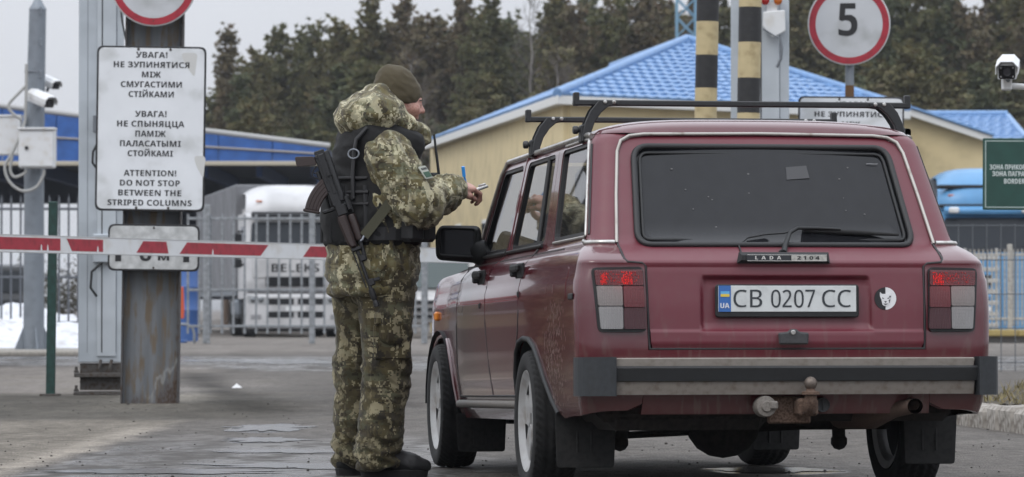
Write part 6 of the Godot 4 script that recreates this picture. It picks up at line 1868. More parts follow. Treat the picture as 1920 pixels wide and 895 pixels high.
	mb = MB.new(); mb.tube([V(0.25, -0.006, 0), V(0.45, -0.006, 0), V(0.455, -0.006, 0), V(0.62, -0.006, 0)], [0.0095, 0.0090, 0.0080, 0.0078], 12); mb.tube([V(0.42, -0.026, 0), V(0.60, -0.022, 0)], 0.0035, 6)
	part(r, "barrel", mb, steel)
	mb = MB.new(); mb.box(V(0.585, 0.006, 0), V(0.030, 0.030, 0.018), 0.004); mb.box(V(0.580, 0.032, 0.009), V(0.014, 0.026, 0.004), 0.001); mb.box(V(0.580, 0.032, -0.009), V(0.014, 0.026, 0.004), 0.001); mb.tube([V(0.580, 0.015, 0), V(0.580, 0.04, 0)], 0.003, 6)
	part(r, "front_sight", mb, steel)
	mb = MB.new(); mb.tube([V(0.612, -0.006, 0), V(0.616, -0.006, 0), V(0.655, -0.006, 0), V(0.657, -0.006, 0), V(0.668, -0.006, 0), V(0.670, -0.006, 0), V(0.690, -0.006, 0)], [0.0125, 0.0135, 0.0135, 0.010, 0.010, 0.0135, 0.0130], 14)
	part(r, "muzzle_brake", mb, steel)
	# folded stock along the left side: two struts and the butt plate
	mb = MB.new(); mb.tube([V(0.0, -0.004, -0.026), V(0.24, -0.006, -0.030)], 0.007, 6); mb.tube([V(0.0, -0.032, -0.026), V(0.235, -0.060, -0.030)], 0.007, 6); mb.box(V(0.235, -0.033, -0.030), V(0.018, 0.115, 0.02), 0.005); mb.box(V(-0.008, -0.018, -0.012), V(0.022, 0.044, 0.034), 0.004)
	part(r, "folded_stock", mb, steel)
	# olive sling: from the front loop up round the vest
	# place: the axis falls from (603,288) to (706,566) in the picture, close to the vest
	var d0 := 16.57 - 0.235; var d1 := 16.57 - 0.285
	var a := at(607, 287, d0); var b := at(707, 567, d1)
	var ax := (b - a).normalized()
	var upw := V(0.94, 0.34, 0.0); upw = (upw - ax * upw.dot(ax)).normalized()
	r.transform = Transform3D(Basis(ax, upw, ax.cross(upw)), a)
	var inv := r.transform.affine_inverse()
	var s0 := at(682, 443, 16.57 - 0.28); var s1 := at(712, 405, 16.57 - 0.268); var s2 := at(741, 366, 16.57 - 0.255); var s3 := at(752, 345, 16.57 - 0.22)
	var sl := MB.new()
	var pts := [s0, s1, s2, s3]
	for i in 3:
		var p: Vector3 = inv * (pts[i] as Vector3); var p2: Vector3 = inv * (pts[i + 1] as Vector3)
		var sd: Vector3 = inv.basis * V(0.80, -0.60, 0.0).normalized() * 0.021
		sl.quad(p - sd, p2 - sd, p2 + sd, p + sd)
		var th: Vector3 = inv.basis * V(0, 0, 0.003)
		sl.quad(p + sd - th, p2 + sd - th, p2 - sd - th, p - sd - th)
	part(r, "sling", sl, worn(mat(0.060, 0.058, 0.036, 0.9), M.grain, 20.0))
	var h0: Vector3 = inv * at(676, 452, 16.57 - 0.285)
	var hk: Vector3 = inv * s0
	part(r, "sling_hook", tb([h0, h0.lerp(hk, 0.5) + V(0.004, 0, 0.004), hk], 0.005, 6), M.steel)

# ---------------------------------------------------------------- gate furniture on the left
func rust_map(seed_: int) -> ImageTexture:
	var w := 192; var h := 512
	var im := Image.create(w, h, false, Image.FORMAT_RGB8)
	var a := noise(0.012, seed_, 4); var b := noise(0.07, seed_ + 1, 3); var c := noise(0.04, seed_ + 2, 2)
	for j in h:
		for i in w:
			var u := float(i) / w; var y := 3.2 * (1.0 - float(j) / h)
			var base := Color(0.098, 0.104, 0.112)
			base = base.lerp(Color(0.150, 0.160, 0.172), clampf(0.5 + a.get_noise_2d(i * 1.2, j * 0.3) * 1.2, 0, 1))
			var streak := clampf(c.get_noise_2d(i * 1.1, j * 0.35) * 1.2 + a.get_noise_2d(i * 2.0, j * 1.2) * 1.1 + b.get_noise_2d(i, j) * 0.4 + 0.15, 0, 1)
			base = base.lerp(Color(0.125, 0.092, 0.058), streak * 0.9)
			var corner := smoothstep(0.20, 0.0, y + a.get_noise_2d(i * 2, j * 2) * 0.12 - maxf(0.0, u - 0.55) * 0.55)
			corner = maxf(corner, smoothstep(0.93, 1.0, u + b.get_noise_2d(i, j) * 0.05) * 0.8)
			base = base.lerp(Color(0.052, 0.030, 0.020), clampf(corner * (0.8 + b.get_noise_2d(i * 2, j * 2) * 0.6), 0, 1))
			var pale := smoothstep(0.05, 0.0, absf(y + a.get_noise_2d(i * 2, j * 2) * 0.12 - maxf(0.0, u - 0.55) * 0.55 - 0.20))
			base = base.lerp(Color(0.27, 0.28, 0.28), pale * 0.6 * smoothstep(0.4, 0.7, u + b.get_noise_2d(i, j) * 0.3))
			im.set_pixel(i, j, base.linear_to_srgb())
	return ImageTexture.create_from_image(im)

func notice_text(o: Node3D, w: float, h: float, z: float) -> void:
	var rows := ["УВАГА!", 30, "НЕ ЗУПИНЯТИСЯ", 72, "МІЖ", 18, "СМУГАСТИМИ", 58, "СТІЙКАМИ", 43, "", 0, "УВАГА!", 30, "НЕ СПЫНЯЦЦА", 64, "ПАМІЖ", 29, "ПАЛАСАТЫМІ", 58, "СТОЙКАМІ", 43, "", 0, "ATTENTION!", 50, "DO NOT STOP", 57, "BETWEEN THE", 60, "STRIPED COLUMNS", 80]
	var y := h / 2 - 0.067
	for i in range(0, rows.size(), 2):
		if rows[i] != "":
			lettering(o, rows[i], w * rows[i + 1] * 0.0096, 0.043, M.ink, Transform3D(Basis(), V(0, y, z)))
		y -= h * 0.0597
func notice_board(label: String, at_: Vector3, w: float, h: float, roll: float, yaw: float, group: String) -> Node3D:
	var o := thing("notice_board", label, "sign", at_, yaw, group)
	o.rotation.z = roll
	var mb := MB.new(); mb.prism(rect(w, h, 0.05, 4), 0.022, Transform3D(), 0.004)
	part(o, "board_rim", mb, M.ink)
	mb = MB.new(); mb.prism(rect(w - 0.03, h - 0.03, 0.045, 4), 0.0245, Transform3D(), 0.002)
	part(o, "board_face", mb, M.sheet)
	notice_text(o, w, h, 0.0256)
	for q in [[-0.1, 0.5], [0.14, 0.5], [-0.1, -0.5], [0.14, -0.5]]:
		mb = MB.new(); mb.ball(V(q[0], q[1] * (h - 0.05), 0.025), V(0.011, 0.011, 0.007), 8)
		part(o, "bolt", mb, M.dirtsteel)
	# scuffed corners where the film has lost its whiteness
	for q in [[w * 0.30, h * 0.42, 0.14, 0.15], [w * 0.42, -h * 0.2, 0.10, 0.14]]:
		mb = MB.new(); mb.prism(rounded(P2([q[0], q[1] - q[3] * 0.2, q[0] + q[2] * 0.55, q[1] - q[3] * 0.9, q[0] + q[2] * 0.7, q[1] + q[3] * 0.35, q[0] - q[2] * 0.2, q[1] + q[3] * 0.35]), 0.03, 3), 0.0252, Transform3D())
		part(o, "scuffed_patch", mb, mat(0.52, 0.52, 0.51, 0.5))
	return o
func round_sign(label: String, at_: Vector3, r: float, yaw: float, number: String) -> Node3D:
	var o := thing("round_sign", label, "sign", at_, yaw)
	var disc := func(a: float) -> PackedVector2Array:
		var q := PackedVector2Array()
		for k in 56: q.append(Vector2(cos(TAU * k / 56), sin(TAU * k / 56)) * a)
		return q
	var mb := MB.new(); mb.prism(disc.call(r), 0.02, Transform3D(), 0.005)
	part(o, "sign_plate", mb, mat(0.50, 0.51, 0.52, 0.5))
	mb = MB.new(); mb.lathe([Vector2(r * 0.81, 0.024), Vector2(r * 0.965, 0.024), Vector2(r * 0.965, 0.015)], 56, Transform3D(Basis(Vector3.RIGHT, PI / 2)))
	part(o, "red_ring", mb, M.red)
	mb = MB.new(); mb.prism(disc.call(r * 0.815), 0.0225, Transform3D())
	part(o, "sign_face", mb, worn(mat(0.50, 0.515, 0.54, 0.45), ntex(0.01, 9, [0.0, Color(0.86, 0.86, 0.85), 0.4, g(0.97), 1.0, g(1.0)]), 0.9))
	if number: lettering(o, number, r * 0.46, r * 0.78, M.ink, Transform3D(Basis(), V(-0.01, 0.03, 0.024)), true, "number")
	return o

func cabinet_column(label: String, px0: float, px1: float, d: float, top: float, yaw: float) -> Node3D:
	var o := thing("cabinet_column", label, "column", V(X((px0 + px1) / 2, d), 0, -d), yaw, "pale aluminium columns either side of the lane")
	var w := (px1 - px0) / LENS * d
	var mb := MB.new(); mb.box(V(0, 0.27 + (top - 0.27) / 2, 0), V(w, top - 0.27, 0.30), 0.006)
	part(o, "housing", mb, M.alu)
	mb = MB.new(); mb.box(V(w * 0.12, 0.30 + (top - 0.3) / 2, 0.158), V(w * 0.42, top - 0.34, 0.016), 0.003)
	part(o, "cover_strip", mb, worn(mat(0.50, 0.54, 0.58, 0.4, 0.2), M.alu.albedo_texture, 0.7))
	for x in [-0.30, 0.02, 0.34]:
		part(o, "seam", bx(V(w * x, 0.30 + (top - 0.3) / 2, 0.1665 if x > -0.1 and x < 0.3 else 0.1505), V(0.010 if x == 0.02 else 0.006, top - 0.4, 0.002)), M.ink if x == 0.02 else M.steel)
	mb = MB.new(); mb.box(V(0, 0.15, 0), V(w * 0.92, 0.22, 0.26), 0.004)
	part(o, "foot", mb, M.dirtsteel)
	mb = MB.new(); mb.box(V(0.0, 0.165, 0.02), V(w * 1.18, 0.035, 0.38), 0.004); mb.box(V(0, 0.012, 0), V(w * 1.2, 0.024, 0.40), 0.004)
	part(o, "foot_flange", mb, M.dirtsteel)
	for sx in [-1, 1]:
		for y in [0.185, 0.03]:
			mb = MB.new(); mb.tube([V(sx * w * 0.54, y, 0.17), V(sx * w * 0.54, y + 0.05, 0.17)], 0.014, 6); mb.tube([V(sx * w * 0.54, y, 0.17), V(sx * w * 0.54, y + 0.018, 0.17)], 0.024, 6)
			part(o, "anchor_bolt", mb, M.dirtsteel)
	for x in [0.0, 0.24]:
		part(o, "cable_gland", tb([V(w * x, 0.29, 0.15), V(w * x - 0.01, 0.24, 0.17), V(w * x - 0.02, 0.215, 0.165)], 0.013, 8), M.dirtsteel)
	return o

func gate_left() -> void:
	# camera mast
	var d := 60.0
	var o := thing("camera_mast", "thick grey steel mast with flanged foot at the far left", "mast", V(X(63, d), 0, -d))
	var s := d / LENS
	var mb := MB.new()
	mb.tube([V(0, 0.02, 0), V(0.0, Y(300, d), 0), V(0.05, Y(15, d), 0)], [20 * s, 18.5 * s, 16 * s], 24)
	part(o, "pole", mb, M.galv)
	part(o, "cap", tb([V(0.05, Y(18, d), 0), V(0.05, Y(12, d), 0), V(0.05, Y(-8, d), 0)], [17.5 * s, 14 * s, 3 * s], 12), M.galv)
	mb = MB.new(); mb.tube([V(0, Y(135, d), 0), V(0, Y(133, d), 0)], 19.0 * s, 24)
	part(o, "weld_band", mb, M.steel)
	part(o, "foot_plate", bx(V(0, 0.03, 0), V(70 * s, 0.05, 70 * s), 0.006), M.dirtsteel)
	for k in 4:
		mb = MB.new()
		var t := Transform3D(Basis(Vector3.UP, PI / 2 * k + 0.35), Vector3.ZERO)
		mb.prism(P2([18 * s, 0.05, 36 * s, 0.05, 36 * s, 0.09, 20 * s, 0.42, 18 * s, 0.42]), 0.02, t)
		part(o, "gusset", mb, M.galv)
	for k in 6:
		part(o, "climbing_lug", bx(V(14 * s, Y(20 + k * 60, d), 17 * s), V(0.03, 0.12, 0.02), 0.004), M.galv)
	# boxes and cameras on it
	var cb := thing("junction_box", "pale grey junction box with round lock on the front of the mast", "box", at(69, 278, d - 0.42))
	part(cb, "case", bx(V(0, 0, 0), V(66 * s, 74 * s, 0.26), 0.015), M.white)
	part(cb, "lid", bx(V(0, -1.5 * s, 0.137), V(62 * s, 66 * s, 0.02), 0.008), M.white)
	part(cb, "rain_cap", bx(V(0, 36 * s, 0.02), V(70 * s, 4 * s, 0.32), 0.006), M.white)
	mb = MB.new(); mb.lathe([Vector2(0, 0.03), Vector2(0.022, 0.03), Vector2(0.03, 0.015), Vector2(0.03, 0)], 14, Transform3D(Basis(Vector3.RIGHT, PI / 2), V(-18 * s, 0, 0.146)))
	part(cb, "lock", mb, M.black)
	cb = thing("junction_box", "pale equipment box cut by the left edge behind the mast", "box", at(8, 255, d - 0.1))
	part(cb, "case", bx(V(0, 0, 0), V(62 * s, 72 * s, 0.3), 0.015), M.white)
	part(cb, "rain_cap", bx(V(0, 37 * s, 0.0), V(66 * s, 4 * s, 0.34), 0.006), M.white)
	camera_unit("white security camera pointing right on the front of the mast", at(76, 186, d - 0.42), 58 * s, V(0.62, -0.28, 0.75), M.white, true)
	camera_unit("second white security camera half hidden behind the mast", at(92, 155, d + 0.25), 46 * s, V(0.60, -0.28, 0.78), M.white, true)
	var cable := mat(0.34, 0.34, 0.33, 0.7)
	for q in [["loose grey cable looping from the camera down past the junction box", [[48, 120], [47, 200], [42, 240], [20, 290], [8, 312], [16, 340], [40, 358], [66, 352], [80, 330], [82, 318]]], ["short grey cable bowed out left of the mast", [[50, 158], [30, 178], [14, 198], [24, 214], [40, 224]]], ["coil of grey cable hanging under the left equipment box", [[22, 292], [18, 318], [26, 332], [44, 326], [48, 318]]]]:
		var pts := []
		for p in q[1]: pts.append(at(p[0], p[1], d - 0.48))
		var fine := []
		for i in pts.size() - 1:
			for k in 4: fine.append((pts[i] as Vector3).cubic_interpolate(pts[i + 1], pts[maxi(i - 1, 0)], pts[mini(i + 2, pts.size() - 1)], k / 4.0))
		fine.append(pts[-1])
		tag(part(self, "cable", tb(fine, 0.024, 8), cable), q[0], "cable")
	# concrete island under the mast
	mb = MB.new(); mb.box(V(X(60, 60.5), 0.03, -60.0), V(2.6, 0.10, 4.0), 0.03)
	struct("traffic_island", mb, worn(mat(0.30, 0.28, 0.25, 0.9), M.grain, 1.5))
	# green post under the boom
	var gp := thing("boom_rest", "slim dark green post standing behind the barrier boom", "post", V(X(94, 31.8), 0, -31.8))
	mb = MB.new(); mb.box(V(0.012, Y(378, 31.8) / 2, 0), V(0.072, Y(378, 31.8), 0.06), 0.006, Basis(Vector3.BACK, -0.012))
	part(gp, "upright", mb, M.green)
	part(gp, "foot_plate", bx(V(0, 0.008, 0), V(0.16, 0.016, 0.16), 0.003), M.dirtsteel)
	# aluminium columns
	var col := cabinet_column("tall pale aluminium column beside the rusty beam and notice board", 147, 231, 32.2, 4.6, 0.10)
	part(col, "hinge", bx(at(172, 232, 32.0) - col.position, V(0.03, 0.14, 0.03), 0.005), M.steel)
	part(col, "conduit_box", bx(at(188, 466, 32.0) - col.position, V(0.17, 0.24, 0.06), 0.01), M.alu)
	part(col, "cable_loop", tb([at(186, 492, 31.98) - col.position, at(166, 510, 31.96) - col.position, at(164, 540, 31.96) - col.position, at(176, 556, 31.98) - col.position], 0.011, 8), M.black)
	part(col, "cable_loop", tb([at(180, 262, 31.98) - col.position, at(168, 285, 31.96) - col.position, at(167, 305, 31.96) - col.position, at(178, 320, 31.98) - col.position], 0.010, 8), M.black)
	part(col, "cable_loop", tb([at(218, 0, 31.98) - col.position, at(222, 40, 31.95) - col.position, at(231, 85, 31.95) - col.position], 0.008, 8), M.black)
	part(col, "yellow_edge", bx(at(231, 560, 32.2) - col.position, V(0.015, 0.7, 0.05), 0.003), mat(0.4, 0.32, 0.08, 0.6))
	# rusty beam with the signs
	var bd := 29.2
	var beam := thing("steel_beam", "rust-streaked grey steel beam carrying the notice board", "beam", V(X(281, bd), 0, -bd), 0.04)
	beam.rotation.z = -0.012
	var rm := StandardMaterial3D.new()
	rm.albedo_texture = rust_map(131); rm.roughness = 0.72; rm.uv1_scale = V(1.0 / 0.42, 1.0 / 3.2, 1.0); rm.uv1_offset = V(0.5, -0.03, 0)
	mb = MB.new()
	mb.panel(P2([-0.205, 0.0, 0.205, 0.0, 0.205, 3.2, -0.205, 3.2]), func(x: float, y: float) -> Vector3: return V(x, y, 0.0), steps(-0.205, 0.205, 2), steps(0, 3.2, 4), V(0, 0, 1), 0.012, [], func(x: float, y: float) -> Vector2: return Vector2(x, 3.2 - y))
	part(beam, "web", mb, rm)
	var flm := worn(mat(0.075, 0.072, 0.072, 0.75, 0.1), ntex(0.03, 133, [0.0, Color(0.75, 0.5, 0.35), 0.45, g(0.9), 1.0, g(1.0)]), 2.0)
	for sx in [-1, 1]: part(beam, "flange", bx(V(sx * 0.212, 1.6, -0.02), V(0.014, 3.2, 0.20), 0.002), flm)
	var tilt := -0.013
	notice_board("large white notice in three languages on the rusty beam, headed УВАГА", at(282, 241.5, bd - 0.16), 205.0 / LENS * 29.04, 310.0 / LENS * 29.04, tilt, 0.03, "")
	var di := round_sign("round red-bordered sign cut off at the top left above the notice", at(287, -32, bd - 0.16), 81.5 / LENS * 29.04, 0.03, "")
	mb = MB.new(); mb.ball(V(0, -0.285, 0.02), V(0.008, 0.008, 0.006), 8)
	part(di, "bolt", mb, M.dirtsteel)
	var sp := thing("distance_plate", "small white distance plate behind the boom under the notice", "sign", at(288, 465, bd - 0.14), 0.03)
	sp.rotation.z = tilt
	var pw := 172.0 / LENS * 29.0; var ph := 88.0 / LENS * 29.0
	mb = MB.new(); mb.prism(rect(pw, ph, 0.05, 4), 0.02, Transform3D(), 0.004)
	part(sp, "plate_rim", mb, M.ink)
	mb = MB.new(); mb.prism(rect(pw - 0.028, ph - 0.028, 0.045, 4), 0.0225, Transform3D(), 0.002)
	part(sp, "plate_face", mb, worn(mat(0.55, 0.56, 0.56, 0.5), ntex(0.02, 135, [0.0, g(0.8), 1.0, g(1.0)]), 2.0))
	lettering(sp, "8", 0.085, 0.135, M.ink, Transform3D(Basis(), V(-0.06, -0.035, 0.024)))
	lettering(sp, "м", 0.085, 0.058, M.ink, Transform3D(Basis(), V(0.075, -0.066, 0.024)))
	for x in [-0.265, 0.245]:
		part(sp, "arrow_bar", bx(V(x, -0.055, 0.0235), V(0.045, 0.10, 0.002)), M.ink)
		mb = MB.new(); mb.prism(P2([x - 0.045, -0.03, x + 0.045, -0.03, x, 0.02]), 0.0245, Transform3D())
		part(sp, "arrow_head", mb, M.ink)
	for y in [-0.15, 0.15]:
		mb = MB.new(); mb.ball(V(0, y, 0.023), V(0.009, 0.009, 0.006), 8)
		part(sp, "bolt", mb, M.dirtsteel)
	# barrier boom across the lane
	var a := V(-3.9, 1.157, -25.03); var b := V(-0.1, 1.157, -33.08)
	var dir := (b - a).normalized()
	var boom := thing("barrier_boom", "white barrier boom with red slanted stripes across the lane", "barrier", a)
	boom.basis = Basis(dir, Vector3.UP, dir.cross(Vector3.UP))
	var len := (b - a).length()
	part(boom, "bar", bx(V(len / 2, 0, 0), V(len, 0.122, 0.055), 0.006), M.white)
	for y in [-0.058, 0.058]: part(boom, "edge_strip", bx(V(len / 2, y, 0.0285), V(len, 0.006, 0.004), 0.001), mat(0.42, 0.42, 0.42, 0.5))
	var along := func(px: float) -> float:       # metres along the boom that show at a pixel column
		var k := (px - 960.0) / LENS
		return (k * -a.z - a.x) / (dir.x + k * dir.z)
	for q in [[-60, 106, 0.0, 0.0], [118, 186, -10, 0.0], [249, 309, 13, -4], [330, 497, 14, 15], [562, 664, 14, 15], [715, 772, 12, 12]]:
		mb = MB.new()
		var x0: float = along.call(q[0] as float); var x1: float = along.call(q[1] as float)
		var k0: float = absf(along.call((q[0] + q[2]) as float) - x0) * signf(q[2]); var k1: float = absf(along.call((q[1] - q[3]) as float) - x1) * signf(q[3])
		mb.prism(P2([x0 + (0.0 if k0 >= 0 else -k0), -0.042, x1 - (k1 if k1 > 0 else 0.0), -0.042, x1 + (k1 if k1 < 0 else 0.0), 0.042, x0 + maxf(k0, 0.0), 0.042]), 0.0295, Transform3D())
		part(boom, "red_stripe", mb, M.red)
	for px in [82, 70, 176, 392, 640]:
		var x: float = along.call(px as float)
		mb = MB.new(); mb.prism(P2([x - 0.012, -0.046, x + 0.012, -0.046, x + 0.006, -0.012, x - 0.004, 0.0]), 0.0305, Transform3D())
		part(boom, "chipped_paint", mb, M.white)

func camera_unit(label: String, where: Vector3, len: float, look: Vector3, m: Material, left: bool) -> Node3D:
	var o := thing("security_camera", label, "camera", where)
	var z := -look.normalized()                  # the lens looks along -z
	o.basis = Basis(Vector3.UP.cross(z).normalized(), z.cross(Vector3.UP.cross(z).normalized()), z)
	var w := len * 0.42
	var q := rounded(P2([-w / 2, -w * 0.42, w / 2, -w * 0.42, w / 2, w * 0.22, w * 0.26, w * 0.46, -w * 0.26, w * 0.46, -w / 2, w * 0.22]), w * 0.12, 3)
	var mb := MB.new(); mb.prism(q, len, Transform3D(Basis(), V(0, 0, -len / 2)), w * 0.04)
	part(o, "housing", mb, m)
	var hood := PackedVector2Array()
	for p in [[-0.56, -0.10], [-0.56, 0.26], [-0.30, 0.54], [0.30, 0.54], [0.56, 0.26], [0.56, -0.10], [0.52, -0.10], [0.52, 0.24], [0.28, 0.50], [-0.28, 0.50], [-0.52, 0.24], [-0.52, -0.10]]: hood.append(Vector2(p[0] * w, p[1] * w))
	mb = MB.new(); mb.prism(hood, len * 1.12, Transform3D(Basis(), V(0, 0, -len * 0.62)))
	part(o, "sun_hood", mb, m)
	mb = MB.new(); mb.prism(rect(w * 0.80, w * 0.66, w * 0.10, 3, Vector2(0, -0.03 * w)), 0.012, Transform3D(Basis(Vector3.UP, PI), V(0, 0, -len / 2 + 0.006)), 0.002)
	part(o, "front_glass", mb, mat(0.012, 0.012, 0.014, 0.1))
	mb = MB.new(); mb.lathe([Vector2(0, 0.012), Vector2(w * 0.16, 0.010), Vector2(w * 0.2, 0.016), Vector2(w * 0.22, 0.0)], 16, Transform3D(Basis(Vector3.RIGHT, -PI / 2), V(0, 0, -len / 2 - 0.006)))
	part(o, "lens", mb, mat(0.03, 0.03, 0.034, 0.15))
	for sx in [-1, 1]:
		for sy in [-1, 1]:
			mb = MB.new(); mb.lathe([Vector2(0, 0.006), Vector2(w * 0.05, 0.004), Vector2(w * 0.055, 0.0)], 8, Transform3D(Basis(Vector3.RIGHT, -PI / 2), V(sx * w * 0.30, -0.03 * w + sy * w * 0.22, -len / 2 - 0.006)))
			part(o, "infrared_lamp", mb, mat(0.20, 0.20, 0.20, 0.2))
	mb = MB.new(); mb.tube([V(0, -w * 0.40, len * 0.05), V(0, -w * 0.75, len * 0.10), V(-w * 0.2 if left else w * 0.2, -w * 0.9, len * 0.24)], w * 0.16, 10)
	part(o, "bracket", mb, M.galv)
	return o

# ---------------------------------------------------------------- gate furniture on the right
func gate_right() -> void:
	# striped posts
	var cream := worn(mat(0.50, 0.41, 0.235, 0.7), ntex(0.02, 141, [0.0, Color(0.78, 0.76, 0.72), 0.5, g(0.96), 1.0, g(1.0)]), 1.5)
	var tar := worn(mat(0.022, 0.022, 0.024, 0.6), ntex(0.03, 142, [0.0, g(0.7), 1.0, g(1.0)]), 2.0)
	var rng := RandomNumberGenerator.new(); rng.seed = 12
	for q in [[1326, 21, 31.5, [-45, 40, 103, 165, 240, 310], "black and cream striped column left of the pale aluminium column", 4.0], [1406, 21.5, 30.5, [-60, 13, 79, 146, 212, 280], "black and cream striped column in front of the pale aluminium column", 3.5]]:
		var d: float = q[2]; var s := d / LENS
		var o := thing("striped_column", q[4], "column", V(X(q[0], d), 0, -d), 0.0, "black and cream striped columns")
		o.rotation.z = -0.005 * q[5]
		var lean: float = 0.0
		var ys := [Y(-110, d)]
		for p in q[3]: ys.append(Y(p, d))
		while ys[-1] > 0.3: ys.append(ys[-1] - 66 * s)
		ys[-1] = 0.0
		o.position.x -= sin(-o.rotation.z) * Y(100, d)
		var dark: bool = q[0] > 1400
		for i in ys.size() - 1:
			var mb := MB.new()
			mb.lathe([Vector2(0, ys[i]), Vector2(q[1] * s, ys[i]), Vector2(q[1] * s * 1.002, (ys[i] + ys[i + 1]) / 2), Vector2(q[1] * s, ys[i + 1])], 28, Transform3D())
			part(o, "painted_band", mb, tar if (i % 2 == 1) != dark else cream)
	# pale column with lamp head and sensor box
	var col := cabinet_column("tall pale aluminium column with sensor box and signal lamps at right", 1371, 1480, 32.4, 4.2, -0.06)
	var cp := col.position
	var sb := MB.new()
	sb.prism(rounded(P2([-0.095, 0.10, 0.085, 0.115, 0.09, -0.06, -0.015, -0.115, -0.10, -0.02]), 0.012, 2), 0.10, Transform3D(Basis(), at(1456, 46, 32.2) - cp), 0.006)
	part(col, "sensor_box", sb, M.white)
	part(col, "sensor_bracket", bx(at(1451, 22, 32.2) - cp, V(0.09, 0.16, 0.03), 0.004), M.white)
	part(col, "sensor_shade", bx(at(1450, 62, 32.05) - cp, V(0.15, 0.012, 0.02), 0.002, Basis(Vector3.BACK, -0.55)), M.steel)
	part(col, "cable", tb([at(1468, 68, 32.1) - cp, at(1471, 90, 32.1) - cp, at(1469, 110, 32.1) - cp, at(1461, 126, 32.12) - cp], 0.012, 8), M.steel)
	for k in 2:
		var lm := mat(0.30, 0.012, 0.010, 0.25) if k == 0 else mat(0.42, 0.10, 0.008, 0.25)
		var lb := MB.new(); lb.ball(at(1439 + 24 * k, 1, 32.15) - cp, V(0.036, 0.036, 0.03), 14)
		part(col, "signal_lamp", lb, lm)
		part(col, "lamp_socket", tb([at(1439 + 24 * k, -10, 32.15) - cp, at(1439 + 24 * k, -2, 32.15) - cp], 0.034, 12), M.black)
	# speed sign on its post with the notice below
	var d := 32.7
	var post := thing("sign_post", "thin grey post carrying the speed sign, rust above the notice", "post", V(X(1594, d), 0, -d))
	part(post, "tube", tb([V(0, 0, 0), V(0, Y(-40, d), 0)], 0.037, 14), M.galv)
	var mb := MB.new(); mb.tube([V(0, Y(182, d), 0), V(0, Y(172, d), 0), V(0, Y(160, d), 0)], [0.0385, 0.0385, 0.0372], 14)
	part(post, "rust_patch", mb, mat(0.12, 0.065, 0.03, 0.9))
	round_sign("round speed limit sign with red border and black number 5", at(1593, 45, d - 0.06), 77.5 / LENS * d, -0.03, "5")
	notice_board("white notice behind the car roof of which one line shows", at(1595, 338, d - 0.07), 198.0 / LENS * d, 313.0 / LENS * d, -0.012, -0.03, "")
	# camera on an arm from the right
	var cd := 24.0
	var cam := camera_unit("white security camera on a bracket arm at the right edge", at(1891, 128, cd), 0.30, V(-0.16, -0.20, 1.0), M.white, false)
	var arm := thing("camera_pole", "pale pole with side tube entering from the right edge under the camera", "pole")
	part(arm, "stem", bx(at(1889, 158, cd + 0.06), V(0.06, 0.075, 0.07), 0.008), M.white)
	part(arm, "tube", tb([at(1894, 161, cd + 0.06), at(1990, 166, cd + 0.06)], 0.020, 10), M.white)
	part(arm, "post", tb([V(X(1990, cd), 0, -cd - 0.06), V(X(1990, cd), Y(120, cd), -cd - 0.06)], 0.05, 12), M.galv)
	# green information sign
	var gd := 30.0; var gs := gd / LENS
	var gsn := thing("green_sign", "dark green border zone information sign cut by the right edge", "sign", at(1942, 327, gd))
	gsn.rotation.z = -0.004
	var gm := worn(mat(0.012, 0.062, 0.048, 0.5), ntex(0.02, 143, [0.0, g(0.85), 1.0, g(1.0)]), 1.0)
	var gw := 198.0 * gs; var gh := 135.0 * gs
	mb = MB.new(); mb.prism(rect(gw, gh, 0.01, 2), 0.02, Transform3D(), 0.003)
	part(gsn, "panel", mb, gm)
	var lm2 := mat(0.36, 0.44, 0.42, 0.5)
	for y in [-1, 1]: part(gsn, "border_line", bx(V(0, y * (gh / 2 - 0.022), 0.021), V(gw - 0.038, 0.007, 0.003)), lm2)
	for x in [-1, 1]: part(gsn, "border_line", bx(V(x * (gw / 2 - 0.022), 0, 0.0212), V(0.007, gh - 0.051, 0.003)), lm2)
	var tx := mat(0.55, 0.60, 0.59, 0.5)
	for q in [["ЗОНА ПРИКОРДОННОГО КОНТРОЛЮ", 13, 172], ["ЗОНА ПАГРАНІЧНАГА КАНТРОЛЮ", 0.5, 162], ["BORDER CONTROL ZONE", -13.5, 118]]:
		lettering(gsn, q[0], q[2] * gs, 9.0 * gs, tx, Transform3D(Basis(), V(0, q[1] * gs, 0.0215)))
	for x in [-0.35, 0.35]: part(gsn, "leg", tb([V(x, -0.5 * gh, -0.03), V(x, -at(0, 327, gd).y, -0.03)] if x > 0 else [V(x + 0.2, gh * 0.4, -0.03), V(x + 0.2, -gh * 0.4, -0.03)], 0.03, 10), M.galv)

